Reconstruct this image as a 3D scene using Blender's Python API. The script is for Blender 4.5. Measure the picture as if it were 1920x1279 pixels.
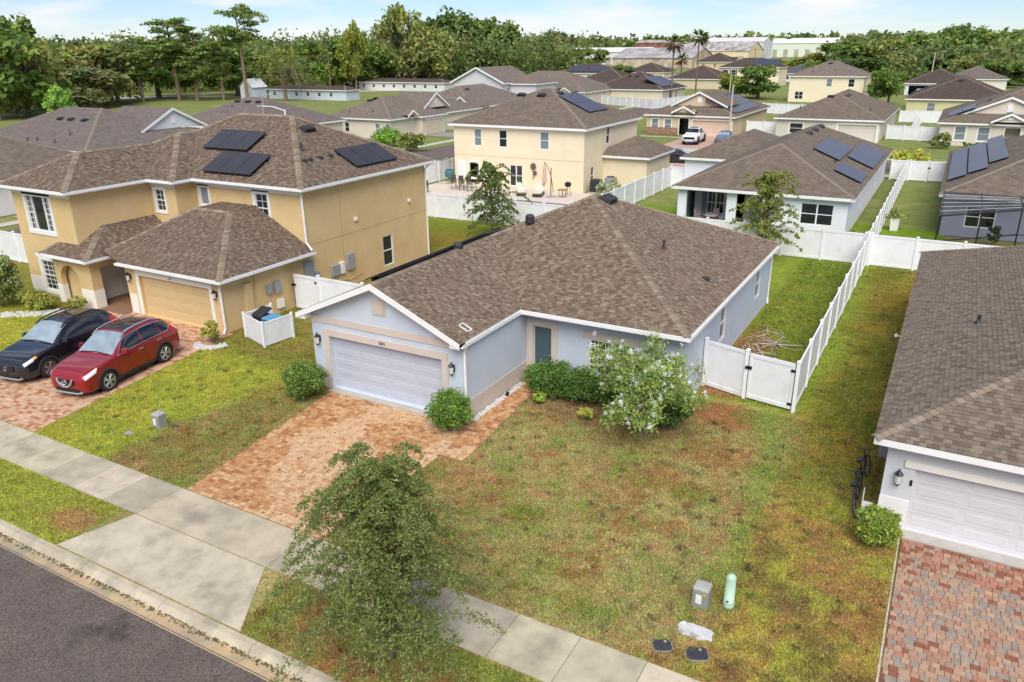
# Suburban street seen from a drone: built in metres, X along the street, Y away from it, Z up.
import bpy, bmesh, math, random
import numpy as np
from mathutils import Vector, Matrix

for o in list(bpy.data.objects):
    bpy.data.objects.remove(o)
scene = bpy.context.scene
C = scene.collection
R = math.radians

# ---------------------------------------------------------------- camera
cam_d = bpy.data.cameras.new('camera')
cam = bpy.data.objects.new('camera', cam_d)
C.objects.link(cam)
_y, _p, _r = R(-29.4), R(20.82), R(-0.6)
_f = Vector((math.sin(_y) * math.cos(_p), math.cos(_y) * math.cos(_p), -math.sin(_p)))
_rt = Vector((math.cos(_y), -math.sin(_y), 0))
_up = _rt.cross(_f)
_rt2 = _rt * math.cos(_r) + _up * math.sin(_r)
_up2 = _up * math.cos(_r) - _rt * math.sin(_r)
_m = Matrix((_rt2, _up2, -_f)).transposed().to_4x4()
_m.translation = Vector((0, 0, 12.5))
cam.matrix_world = _m
cam_d.sensor_width = 36
cam_d.lens = 27.17
cam_d.clip_start = 0.5
cam_d.clip_end = 20000
scene.camera = cam

# ---------------------------------------------------------------- sky and sun
SUN_EL, SUN_AZ = R(50), R(152)      # azimuth clockwise from +Y: the sun stands high, ahead-right of the houses' fronts
world = bpy.data.worlds.new('World')
scene.world = world
world.use_nodes = True
nt = world.node_tree
nt.nodes.clear()
N = nt.nodes.new
out = N('ShaderNodeOutputWorld')
bg = N('ShaderNodeBackground')
sky = N('ShaderNodeTexSky')
sky.sky_type = 'NISHITA'
sky.sun_disc = False
sky.sun_elevation = SUN_EL
sky.sun_rotation = SUN_AZ
sky.air_density = 1.0
sky.dust_density = 0.0
sky.ozone_density = 3.0
sky.altitude = 0
tc = N('ShaderNodeTexCoord')
mp = N('ShaderNodeMapping')
mp.inputs['Scale'].default_value = (1.0, 1.0, 5.0)
nz = N('ShaderNodeTexNoise')
nz.inputs['Scale'].default_value = 4.2
nz.inputs['Detail'].default_value = 7
nz.inputs['Roughness'].default_value = 0.52
cr = N('ShaderNodeValToRGB')
cr.color_ramp.elements[0].position = 0.46
cr.color_ramp.elements[0].color = (0, 0, 0, 1)
cr.color_ramp.elements[1].position = 0.62
cr.color_ramp.elements[1].color = (1, 1, 1, 1)
mx = N('ShaderNodeMix')
mx.data_type = 'RGBA'
mx.inputs['B'].default_value = (9.2, 9.15, 9.2, 1)
nt.links.new(tc.outputs['Generated'], mp.inputs['Vector'])
nt.links.new(mp.outputs['Vector'], nz.inputs['Vector'])
nt.links.new(nz.outputs['Fac'], cr.inputs['Fac'])
nt.links.new(cr.outputs['Color'], mx.inputs['Factor'])
tn = N('ShaderNodeMix'); tn.data_type = 'RGBA'; tn.blend_type = 'MULTIPLY'; tn.inputs['Factor'].default_value = 1
tn.inputs['B'].default_value = (0.78, 0.90, 1.17, 1)
nt.links.new(sky.outputs['Color'], tn.inputs['A'])
nt.links.new(tn.outputs['Result'], mx.inputs['A'])
nt.links.new(mx.outputs['Result'], bg.inputs['Color'])
bg.inputs['Strength'].default_value = 0.056
nt.links.new(bg.outputs['Background'], out.inputs['Surface'])

sun_d = bpy.data.lights.new('sun', 'SUN')
sun_d.energy = 2.25
sun_d.angle = R(46)
sun_d.color = (1.0, 0.955, 0.885)
sun = bpy.data.objects.new('sun', sun_d)
C.objects.link(sun)
sun.location = (0, 0, 60)
_sd = Vector((math.sin(SUN_AZ) * math.cos(SUN_EL), math.cos(SUN_AZ) * math.cos(SUN_EL), math.sin(SUN_EL)))
sun.rotation_euler = _sd.to_track_quat('Z', 'Y').to_euler()

scene.view_settings.view_transform = 'Standard'
scene.view_settings.look = 'None'
scene.view_settings.gamma = 1
scene.view_settings.use_curve_mapping = False
scene.view_settings.exposure = 0.95
scene.render.engine = 'CYCLES'
scene.cycles.max_bounces = 5
scene.cycles.diffuse_bounces = 3
scene.cycles.transparent_max_bounces = 6
scene.cycles.caustics_reflective = False
scene.cycles.caustics_refractive = False

rng = np.random.default_rng(11)
random.seed(5)

# ---------------------------------------------------------------- helpers: materials
def lin(r, g, b):
    f = lambda c: (c / 255 / 12.92) if c / 255 <= 0.04045 else ((c / 255 + 0.055) / 1.055) ** 2.4
    return (f(r), f(g), f(b))

MATS = {}

def mat(name, col, rough=0.7, var=0.0, vscale=3.0, bump=0.0, bscale=40.0, metal=0.0, spec=0.5, tint=False, trans=0.0,
        stain=None, stain_scale=0.4, stain_lo=0.5, stain_hi=0.7, coat=0.0, dirt=None):
    """Node material. var: noise brightness variation; tint: multiply by the 'tint' attribute; stain: second colour in noise patches."""
    if name in MATS:
        return MATS[name]
    m = bpy.data.materials.new(name)
    m.use_nodes = True
    t = m.node_tree
    b = t.nodes['Principled BSDF']
    b.inputs['Roughness'].default_value = rough
    b.inputs['Metallic'].default_value = metal
    b.inputs['Specular IOR Level'].default_value = spec
    if coat:
        b.inputs['Coat Weight'].default_value = coat
        b.inputs['Coat Roughness'].default_value = 0.06
    g = t.nodes.new('ShaderNodeNewGeometry')
    rgb = t.nodes.new('ShaderNodeRGB')
    rgb.outputs[0].default_value = (*col, 1)
    cur = rgb.outputs[0]
    def mixc(a, bsock, fac, mode='MIX', facv=None):
        x = t.nodes.new('ShaderNodeMix')
        x.data_type = 'RGBA'
        x.blend_type = mode
        t.links.new(a, x.inputs['A'])
        if isinstance(bsock, tuple):
            x.inputs['B'].default_value = (*bsock, 1)
        else:
            t.links.new(bsock, x.inputs['B'])
        if fac is not None:
            t.links.new(fac, x.inputs['Factor'])
        else:
            x.inputs['Factor'].default_value = facv
        return x.outputs['Result']
    def noise(scale, detail=4, rough_=0.55):
        n = t.nodes.new('ShaderNodeTexNoise')
        n.inputs['Scale'].default_value = scale
        n.inputs['Detail'].default_value = detail
        n.inputs['Roughness'].default_value = rough_
        t.links.new(g.outputs['Position'], n.inputs['Vector'])
        return n.outputs['Fac']
    def ramp(s, a, bb, lo=0.0, hi=1.0):
        r = t.nodes.new('ShaderNodeMapRange')
        r.inputs['From Min'].default_value = a
        r.inputs['From Max'].default_value = bb
        r.inputs['To Min'].default_value = lo
        r.inputs['To Max'].default_value = hi
        t.links.new(s, r.inputs['Value'])
        return r.outputs['Result']
    if tint:
        at = t.nodes.new('ShaderNodeAttribute')
        at.attribute_name = 'tint'
        cur = mixc(cur, at.outputs['Color'], None, 'MULTIPLY', 1.0)
    if stain is not None:
        cur = mixc(cur, stain, ramp(noise(stain_scale, 6, 0.62), stain_lo, stain_hi))
    if var:
        v = ramp(noise(vscale, 5, 0.6), 0.3, 0.7, 1 - var, 1 + var)
        cur = mixc(cur, v, None, 'MULTIPLY', 1.0)
    t.links.new(cur, b.inputs['Base Color'])
    if bump:
        bn = t.nodes.new('ShaderNodeBump')
        bn.inputs['Strength'].default_value = bump
        bn.inputs['Distance'].default_value = 0.02
        t.links.new(noise(bscale, 3), bn.inputs['Height'])
        t.links.new(bn.outputs['Normal'], b.inputs['Normal'])
    if trans:
        tr = t.nodes.new('ShaderNodeBsdfTranslucent')
        t.links.new(cur, tr.inputs['Color'])
        ms = t.nodes.new('ShaderNodeMixShader')
        ms.inputs['Fac'].default_value = trans
        t.links.new(b.outputs['BSDF'], ms.inputs[1])
        t.links.new(tr.outputs['BSDF'], ms.inputs[2])
        t.links.new(ms.outputs['Shader'], t.nodes['Material Output'].inputs['Surface'])
    MATS[name] = m
    return m

def course_mat(name, col, light, dark, bw=0.28, bh=0.145):
    """Shingle courses for roofs too far off to pick the shingles apart (uses the UV laid along the eave)."""
    if name in MATS:
        return MATS[name]
    m = bpy.data.materials.new(name)
    m.use_nodes = True
    t = m.node_tree
    b = t.nodes['Principled BSDF']
    b.inputs['Roughness'].default_value = 0.92
    b.inputs['Specular IOR Level'].default_value = 0.2
    uv = t.nodes.new('ShaderNodeUVMap')
    br = t.nodes.new('ShaderNodeTexBrick')
    br.inputs['Scale'].default_value = 1.0
    br.inputs['Brick Width'].default_value = bw
    br.inputs['Row Height'].default_value = bh
    br.inputs['Mortar Size'].default_value = 0.012
    br.inputs['Color1'].default_value = (*light, 1)
    br.inputs['Color2'].default_value = (*col, 1)
    br.inputs['Mortar'].default_value = (*dark, 1)
    t.links.new(uv.outputs['UV'], br.inputs['Vector'])
    g = t.nodes.new('ShaderNodeNewGeometry')
    n = t.nodes.new('ShaderNodeTexNoise')
    n.inputs['Scale'].default_value = 1.6
    n.inputs['Detail'].default_value = 8
    n.inputs['Roughness'].default_value = 0.7
    t.links.new(g.outputs['Position'], n.inputs['Vector'])
    r = t.nodes.new('ShaderNodeMapRange')
    r.inputs['From Min'].default_value = 0.3
    r.inputs['From Max'].default_value = 0.7
    r.inputs['To Min'].default_value = 0.72
    r.inputs['To Max'].default_value = 1.28
    t.links.new(n.outputs['Fac'], r.inputs['Value'])
    x = t.nodes.new('ShaderNodeMix')
    x.data_type = 'RGBA'
    x.blend_type = 'MULTIPLY'
    x.inputs['Factor'].default_value = 1
    t.links.new(br.outputs['Color'], x.inputs['A'])
    t.links.new(r.outputs['Result'], x.inputs['B'])
    t.links.new(x.outputs['Result'], b.inputs['Base Color'])
    MATS[name] = m
    return m

# ---------------------------------------------------------------- helpers: objects
ORG = {}

def link(o, parent=None):
    C.objects.link(o)
    if parent is not None:
        o.parent = parent
    return o

def tag(o, label=None, cat=None, group=None, kind=None):
    if label: o['label'] = label
    if cat: o['category'] = cat
    if group: o['group'] = group
    if kind: o['kind'] = kind
    return o

def thing(name, label, cat, loc=(0, 0, 0), group=None):
    o = bpy.data.objects.new(name, None)
    o.empty_display_size = 0.3
    o.location = loc
    link(o)
    ORG[o.name] = Vector(loc)
    return tag(o, label, cat, group)

def structure(name, loc=(0, 0, 0)):
    o = bpy.data.objects.new(name, None)
    o.empty_display_size = 0.3
    o.location = loc
    link(o)
    ORG[o.name] = Vector(loc)
    o['kind'] = 'structure'
    return o

class MB:
    """collects faces; build() makes ONE mesh object"""
    def __init__(self):
        self.v, self.f, self.t, self.uv, self.cur = [], [], [], [], None
    def face(self, pts, uv=None):
        n = len(self.v)
        self.v.extend([tuple(p) for p in pts])
        self.f.append(tuple(range(n, n + len(pts))))
        self.t.append(self.cur)
        self.uv.append(uv)
    def box(self, x0, y0, z0, x1, y1, z1):
        self.hexa([(x0, y0, z0), (x1, y0, z0), (x1, y1, z0), (x0, y1, z0), (x0, y0, z1), (x1, y0, z1), (x1, y1, z1), (x0, y1, z1)])
        return self
    def hexa(self, p):
        n = len(self.v)
        self.v.extend([tuple(q) for q in p])
        for f in ((3, 2, 1, 0), (4, 5, 6, 7), (0, 1, 5, 4), (1, 2, 6, 5), (2, 3, 7, 6), (3, 0, 4, 7)):
            self.f.append(tuple(n + i for i in f)); self.t.append(self.cur); self.uv.append(None)
        return self
    def prism(self, poly, z0, z1):
        n, k = len(self.v), len(poly)
        self.v.extend([(x, y, z0) for x, y in poly] + [(x, y, z1) for x, y in poly])
        fs = [tuple(n + i for i in reversed(range(k))), tuple(n + k + i for i in range(k))]
        fs += [(n + i, n + (i + 1) % k, n + k + (i + 1) % k, n + k + i) for i in range(k)]
        for f in fs:
            self.f.append(f); self.t.append(self.cur); self.uv.append(None)
        return self
    def fbox(self, F, u0, d0, z0, u1, d1, z1):
        self.hexa([F(u0, d0, z0), F(u1, d0, z0), F(u1, d1, z0), F(u0, d1, z0), F(u0, d0, z1), F(u1, d0, z1), F(u1, d1, z1), F(u0, d1, z1)])
        return self
    def tube(self, pts, rad, n=8, cap=True):
        pts = [Vector(p) for p in pts]
        if not isinstance(rad, (list, tuple)): rad = [rad] * len(pts)
        rings = []
        prev = None
        for i, p in enumerate(pts):
            d = (pts[min(i + 1, len(pts) - 1)] - pts[max(i - 1, 0)])
            d = d.normalized() if d.length > 1e-9 else Vector((0, 0, 1))
            a = prev if prev is not None else (Vector((0, 0, 1)).cross(d) if abs(d.z) < 0.95 else Vector((1, 0, 0)).cross(d))
            a = (a - d * a.dot(d))
            a = a.normalized() if a.length > 1e-6 else d.orthogonal().normalized()
            prev = a
            b = d.cross(a)
            base = len(self.v)
            for k in range(n):
                w = 2 * math.pi * k / n
                self.v.append(tuple(p + (a * math.cos(w) + b * math.sin(w)) * rad[i]))
            rings.append(base)
        for i in range(len(rings) - 1):
            for k in range(n):
                self.f.append((rings[i] + k, rings[i] + (k + 1) % n, rings[i + 1] + (k + 1) % n, rings[i + 1] + k)); self.t.append(self.cur); self.uv.append(None)
        if cap:
            self.f.append(tuple(rings[0] + k for k in reversed(range(n)))); self.t.append(self.cur); self.uv.append(None)
            self.f.append(tuple(rings[-1] + k for k in range(n))); self.t.append(self.cur); self.uv.append(None)
        return self
    def lathe(self, c, prof, n=14, axis='z', cap=True):
        """prof: [(radius, height)] around the axis through c"""
        c = Vector(c)
        rings = []
        for r, h in prof:
            base = len(self.v)
            for k in range(n):
                w = 2 * math.pi * k / n
                x, y = r * math.cos(w), r * math.sin(w)
                q = (x, y, h) if axis == 'z' else ((h, x, y) if axis == 'x' else (y, h, x))
                self.v.append(tuple(c + Vector(q)))
            rings.append(base)
        for i in range(len(rings) - 1):
            for k in range(n):
                self.f.append((rings[i] + k, rings[i] + (k + 1) % n, rings[i + 1] + (k + 1) % n, rings[i + 1] + k)); self.t.append(self.cur); self.uv.append(None)
        if cap:
            self.f.append(tuple(rings[0] + k for k in reversed(range(n)))); self.t.append(self.cur); self.uv.append(None)
            self.f.append(tuple(rings[-1] + k for k in range(n))); self.t.append(self.cur); self.uv.append(None)
        return self
    def mesh(self, name, m, off=None, smooth=False):
        me = bpy.data.meshes.new(name)
        vs = self.v if off is None or off.length == 0 else [(x - off[0], y - off[1], z - off[2]) for x, y, z in self.v]
        me.from_pydata(vs, [], self.f)
        if any(t is not None for t in self.t):
            at = me.attributes.new('tint', 'FLOAT_COLOR', 'FACE')
            arr = np.ones((len(self.f), 4), np.float32)
            for i, t in enumerate(self.t):
                if t is not None: arr[i, :3] = t
            at.data.foreach_set('color', arr.ravel())
        if any(u is not None for u in self.uv):
            l = me.uv_layers.new(name='UVMap')
            k = 0
            dat = np.zeros((sum(len(f) for f in self.f), 2), np.float32)
            for f, u in zip(self.f, self.uv):
                if u is not None: dat[k:k + len(f)] = u
                k += len(f)
            l.data.foreach_set('uv', dat.ravel())
        if m is not None: me.materials.append(m)
        if smooth:
            me.polygons.foreach_set('use_smooth', np.ones(len(me.polygons), bool))
        me.update()
        return me
    def build(self, name, m, parent=None, smooth=False, bevel=0.0, label=None):
        off = ORG[parent.name] if parent is not None else Vector((0, 0, 0))
        o = bpy.data.objects.new(name, self.mesh(name, m, off, smooth))
        link(o, parent)
        ORG[o.name] = off
        if bevel:
            b = o.modifiers.new('bevel', 'BEVEL')
            b.width = bevel
            b.segments = 2
            b.limit_method = 'ANGLE'
        if label: o['label'] = label
        return o

def build_split(mb, name, m, parent=None, smooth=False, bevel=0.0):
    """one object for every separate piece collected in mb"""
    par = list(range(len(mb.v)))
    def find(i):
        while par[i] != i:
            par[i] = par[par[i]]; i = par[i]
        return i
    for f in mb.f:
        for a in f[1:]: par[find(a)] = find(f[0])
    key = {}
    groups = {}
    for f, t in zip(mb.f, mb.t): groups.setdefault(find(f[0]), []).append((f, t))
    outs = []
    for fs in groups.values():
        q = MB(); mp_ = {}
        for f, t in fs:
            for i in f:
                if i not in mp_: mp_[i] = len(q.v); q.v.append(mb.v[i])
            q.f.append(tuple(mp_[i] for i in f)); q.t.append(t); q.uv.append(None)
        outs.append(q.build(name, m, parent, smooth, bevel))
    return outs

def solo(mb, name, m, label, cat, group=None, smooth=False, bevel=0.0):
    """a thing that is a single mesh, origin at its base centre"""
    v = np.array(mb.v)
    c = Vector(((v[:, 0].min() + v[:, 0].max()) / 2, (v[:, 1].min() + v[:, 1].max()) / 2, v[:, 2].min()))
    o = bpy.data.objects.new(name, mb.mesh(name, m, c, smooth))
    o.location = c
    link(o)
    ORG[o.name] = c
    if bevel:
        b = o.modifiers.new('bevel', 'BEVEL'); b.width = bevel; b.segments = 2; b.limit_method = 'ANGLE'
    return tag(o, label, cat, group)

def frame(p0, p1):
    """F(u, d, z): u metres along p0->p1, d metres out of the wall (to the right of p0->p1), z up"""
    x0, y0 = p0
    L = math.hypot(p1[0] - x0, p1[1] - y0)
    ux, uy = (p1[0] - x0) / L, (p1[1] - y0) / L
    def F(u, d, z):
        return (x0 + ux * u + uy * d, y0 + uy * u - ux * d, z)
    F.L = L
    return F

def np_mesh(name, verts, faces_n, nper, m, tint=None, parent=None, loc=(0, 0, 0), smooth=False):
    """fast mesh of faces with nper corners each, verts already in face order"""
    me = bpy.data.meshes.new(name)
    nv = len(verts)
    me.vertices.add(nv)
    me.vertices.foreach_set('co', np.asarray(verts, np.float32).ravel())
    me.loops.add(nv)
    me.loops.foreach_set('vertex_index', np.arange(nv, dtype=np.int32))
    me.polygons.add(faces_n)
    me.polygons.foreach_set('loop_start', np.arange(0, nv, nper, dtype=np.int32))
    me.polygons.foreach_set('loop_total', np.full(faces_n, nper, np.int32))
    if tint is not None:
        at = me.attributes.new('tint', 'FLOAT_COLOR', 'FACE')
        a = np.ones((faces_n, 4), np.float32)
        a[:, :3] = tint
        at.data.foreach_set('color', a.ravel())
    me.materials.append(m)
    me.update(calc_edges=True)
    return me

def copy_tree(o, loc=None, rz=None, parent=None, scale=None):
    c = o.copy()
    link(c)
    c.parent = parent
    if loc is not None: c.location = loc
    if rz is not None: c.rotation_euler[2] = rz
    if scale is not None: c.scale = scale if isinstance(scale, (tuple, list)) else (scale,) * 3
    ORG[c.name] = Vector(c.location)
    for ch in o.children:
        copy_tree(ch, parent=c)
    return c

NOISE = {}

def vnoise(x, y, scale, seed=0, octaves=3):
    """smooth value noise in numpy, 0..1"""
    if seed not in NOISE:
        r = np.random.default_rng(seed)
        NOISE[seed] = [r.random((256, 256)) for _ in range(6)]
    tot = np.zeros_like(x, dtype=float); amp = 1.0; s = 0.0
    for o_ in range(octaves):
        G = NOISE[seed][o_]
        fx, fy = x * scale, y * scale
        ix, iy = np.floor(fx).astype(int), np.floor(fy).astype(int)
        tx, ty = fx - ix, fy - iy
        tx = tx * tx * (3 - 2 * tx); ty = ty * ty * (3 - 2 * ty)
        g = lambda a, b: G[a % 256, b % 256]
        v = (g(ix, iy) * (1 - tx) + g(ix + 1, iy) * tx) * (1 - ty) + (g(ix, iy + 1) * (1 - tx) + g(ix + 1, iy + 1) * tx) * ty
        tot += v * amp; s += amp
        amp *= 0.55; scale *= 2.1
    return tot / s

# ================================================================ the setting: ground, streets, walks, drives
M_asphalt = mat('asphalt', (0.138, 0.109, 0.094), 0.9, 0.14, 0.7, 0.9, 90, spec=0.25, stain=(0.07, 0.056, 0.05), stain_scale=0.55, stain_lo=0.62, stain_hi=0.72)
def speckle(m, scale, lo, hi, amount_lo, amount_hi):
    """fine salt-and-pepper aggregate on an existing material"""
    t = m.node_tree
    b = t.nodes['Principled BSDF']
    src = b.inputs['Base Color'].links[0].from_socket
    g = t.nodes.new('ShaderNodeNewGeometry')
    w = t.nodes.new('ShaderNodeTexNoise'); w.inputs['Scale'].default_value = scale; w.inputs['Detail'].default_value = 2
    t.links.new(g.outputs['Position'], w.inputs['Vector'])
    r = t.nodes.new('ShaderNodeMapRange')
    r.inputs['From Min'].default_value = lo; r.inputs['From Max'].default_value = hi
    r.inputs['To Min'].default_value = amount_lo; r.inputs['To Max'].default_value = amount_hi
    t.links.new(w.outputs['Fac'], r.inputs['Value'])
    x = t.nodes.new('ShaderNodeMix'); x.data_type = 'RGBA'; x.blend_type = 'MULTIPLY'; x.inputs['Factor'].default_value = 1
    t.links.new(src, x.inputs['A']); t.links.new(r.outputs['Result'], x.inputs['B'])
    t.links.new(x.outputs['Result'], b.inputs['Base Color'])
speckle(M_asphalt, 26, 0.3, 0.72, 0.55, 1.5)
M_conc = mat('concrete', (0.465, 0.405, 0.305), 0.85, 0.16, 1.6, 0.25, 60, tint=True, stain=(0.30, 0.26, 0.195), stain_scale=0.85, stain_lo=0.46, stain_hi=0.68)
M_gutter = mat('gutter_concrete', (0.42, 0.345, 0.235), 0.85, 0.15, 2.2, 0.2, 60, tint=True, stain=(0.22, 0.19, 0.14), stain_scale=0.9, stain_lo=0.52, stain_hi=0.74)
M_joint = mat('paver_sand', (0.23, 0.125, 0.07), 0.95, 0.3, 9)
M_joint2 = mat('paver_sand_dark', (0.16, 0.075, 0.045), 0.95, 0.3, 9)
M_paver = mat('paver', (1, 1, 1), 0.88, 0.18, 6.0, 0.5, 70, tint=True, spec=0.3)
M_soil = mat('soil', (0.19, 0.115, 0.065), 0.95, 0.35, 5, 0.8, 30)
M_ground = mat('meadow', (0.16, 0.205, 0.045), 0.95, 0.3, 0.35, stain=(0.24, 0.22, 0.085), stain_scale=0.05, stain_lo=0.45, stain_hi=0.68)

# one sheet to the horizon
g = MB(); g.face([(-9000, -400, -0.32), (9000, -400, -0.32), (9000, 15000, -0.32), (-9000, 15000, -0.32)])
tag(g.build('ground', M_ground), kind='structure')
g = MB(); g.face([(-420, 9.25, -0.035), (60, 9.25, -0.035), (120, 460, -0.035), (-420, 460, -0.035)])
M_sub = mat('neighbourhood_turf', (0.155, 0.19, 0.035), 0.95, 0.25, 0.6, stain=(0.23, 0.2, 0.07), stain_scale=0.13, stain_lo=0.5, stain_hi=0.7, bump=0.8, bscale=20)
tag(g.build('terrain', M_sub), kind='structure')

# ---- streets
rd = MB(); rd.face([(-300, -30, -0.1), (200, -30, -0.1), (200, 8.66, -0.1), (-300, 8.66, -0.1)])
tag(rd.build('road', M_asphalt), kind='structure')
r2 = MB(); r2.face([(-61, 14, -0.004), (-53.6, 14, -0.004), (-53.6, 330, -0.004), (-61, 330, -0.004)])
tag(r2.build('cross_street', M_asphalt), kind='structure')
r3 = MB(); r3.face([(-53, 89.5, 0.0), (70, 89.5, 0.0), (70, 97.0, 0.0), (-53, 97.0, 0.0)])
tag(r3.build('back_street', M_asphalt), kind='structure')
M_conc2 = mat('far_concrete', (0.47, 0.44, 0.36), 0.9, 0.1, 1.0)
for nm, pts in (('back_walk', [(-50, 99.2), (60, 99.2), (60, 100.7), (-50, 100.7)]),
                ('side_walk', [(-64.2, 16), (-62.8, 16), (-62.8, 190), (-64.2, 190)]),
                ('near_back_walk', [(-50, 86.2), (60, 86.2), (60, 87.6), (-50, 87.6)])):
    m_ = MB(); m_.face([(x, y, 0.004) for x, y in pts]); tag(m_.build(nm, M_conc2), kind='structure')
# railway embankment road far left, gravel and rail bed
m_ = MB(); m_.face([(-330, 105, 0.02), (-204, 142, 0.02), (-150, 212, 0.02), (-156, 220, 0.02), (-212, 152, 0.02), (-330, 116, 0.02)])
tag(m_.build('gravel_road', mat('far_gravel', (0.40, 0.35, 0.28), 0.95, 0.15, 0.8)), kind='structure')

# ---- kerb and gutter: a rolled profile, cast in lengths
KERB = structure('kerb')
prof = [(8.60, -0.098), (8.90, -0.115), (8.965, -0.105), (9.05, -0.03), (9.12, 0.002), (9.28, 0.006), (9.28, -0.2), (8.60, -0.2)]
x = -18.0 - 3.05 * 8
while x < 14:
    k = MB()
    a, b = x + 0.006, x + 3.05 - 0.006
    tone = 0.92 + 0.14 * random.random()
    for i in range(len(prof) - 1):
        (y0, z0), (y1, z1) = prof[i], prof[i + 1]
        k.cur = (tone, tone * 0.985, tone * 0.96)
        if i < 2: k.cur = (tone * 0.98, tone * 0.82, tone * 0.62)
        k.face([(a, y0, z0), (b, y0, z0), (b, y1, z1), (a, y1, z1)])
    k.cur = (0.5, 0.45, 0.4)
    k.face([(a, y, z) for y, z in prof][::-1]); k.face([(b, y, z) for y, z in prof])
    k.build('kerb_length', M_conc, KERB)
    x += 3.05
m_ = MB(); m_.face([(-60, 8.62, -0.19), (30, 8.62, -0.19), (30, 9.27, -0.13), (-60, 9.27, -0.13)]); m_.build('joint_fill', mat('dirt_joint', (0.10, 0.085, 0.065), 0.95), KERB)

# ---- sidewalk: slabs
WALK = structure('sidewalk')
def slab(parent, poly, name='slab', z=0.012, th=0.1, tone=None, inset=0.007, m=M_conc):
    c = np.mean(np.array(poly), 0)
    p = [(x + (c[0] - x) / max(0.1, abs(c[0] - x)) * inset if abs(c[0] - x) > .05 else x, y + (c[1] - y) / max(0.1, abs(c[1] - y)) * inset if abs(c[1] - y) > .05 else y) for x, y in poly]
    s = MB()
    t = tone if tone else 0.86 + 0.22 * random.random()
    s.cur = (t, t * (0.985 + 0.03 * random.random()), t * (0.95 + 0.06 * random.random()))
    s.prism(p, z - th, z)
    return s.build(name, m, parent)
xs = [-18.9 - 1.52 * i for i in range(18)][::-1]
for i in range(len(xs) - 1):
    t = {13: 0.98, 14: 0.88, 15: 1.06, 16: 0.80}.get(i)
    slab(WALK, [(xs[i], 11.32), (xs[i + 1], 11.32), (xs[i + 1], 12.9), (xs[i], 12.9)], tone=t)
slab(WALK, [(-18.9, 11.32), (-13.75, 11.32), (-13.75, 12.9), (-18.9, 12.9)], tone=0.98)
xs = [-13.75, -12.0, -10.35, -8.75, -7.15, -5.55, -3.98, -2.4, -0.85, 0.5, 2.2, 3.9, 5.6, 7.2]
for i in range(len(xs) - 1):
    slab(WALK, [(xs[i], 11.32), (xs[i + 1], 11.32), (xs[i + 1], 12.9), (xs[i], 12.9)], tone={6: 1.16, 7: 1.12, 5: 0.95}.get(i))
m_ = MB(); m_.face([(-47, 11.25, -0.012), (10, 11.25, -0.012), (10, 12.95, -0.012), (-47, 12.95, -0.012)]); m_.build('joint_fill', MATS['dirt_joint'], WALK)
# driveway aprons down to the kerb
AP = structure('driveway_apron')
slab(AP, [(-19.5, 9.32), (-12.5, 9.32), (-13.75, 11.3), (-18.9, 11.3)], 'apron_slab', tone=1.05)
slab(AP, [(-35.5, 9.32), (-27.2, 9.32), (-28.3, 11.3), (-34.4, 11.3)], 'apron_slab', tone=1.0)
slab(AP, [(0.2, 9.32), (7.0, 9.32), (5.8, 11.3), (0.9, 11.3)], 'apron_slab', tone=1.0)
m_ = MB()
for q in ([(-19.7, 9.27), (-12.3, 9.27), (-13.6, 11.33), (-19.0, 11.33)],):
    m_.face([(x, y, -0.01) for x, y in q])
m_.build('joint_fill', MATS['dirt_joint'], AP)

# ---- paved drives: interlocking pavers, each a stone of its own
def in_poly(px, py, poly):
    c = False
    for i in range(len(poly)):
        x0, y0 = poly[i]; x1, y1 = poly[i - 1]
        if (y0 > py) != (y1 > py) and px < (x1 - x0) * (py - y0) / (y1 - y0) + x0:
            c = not c
    return c

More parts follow.
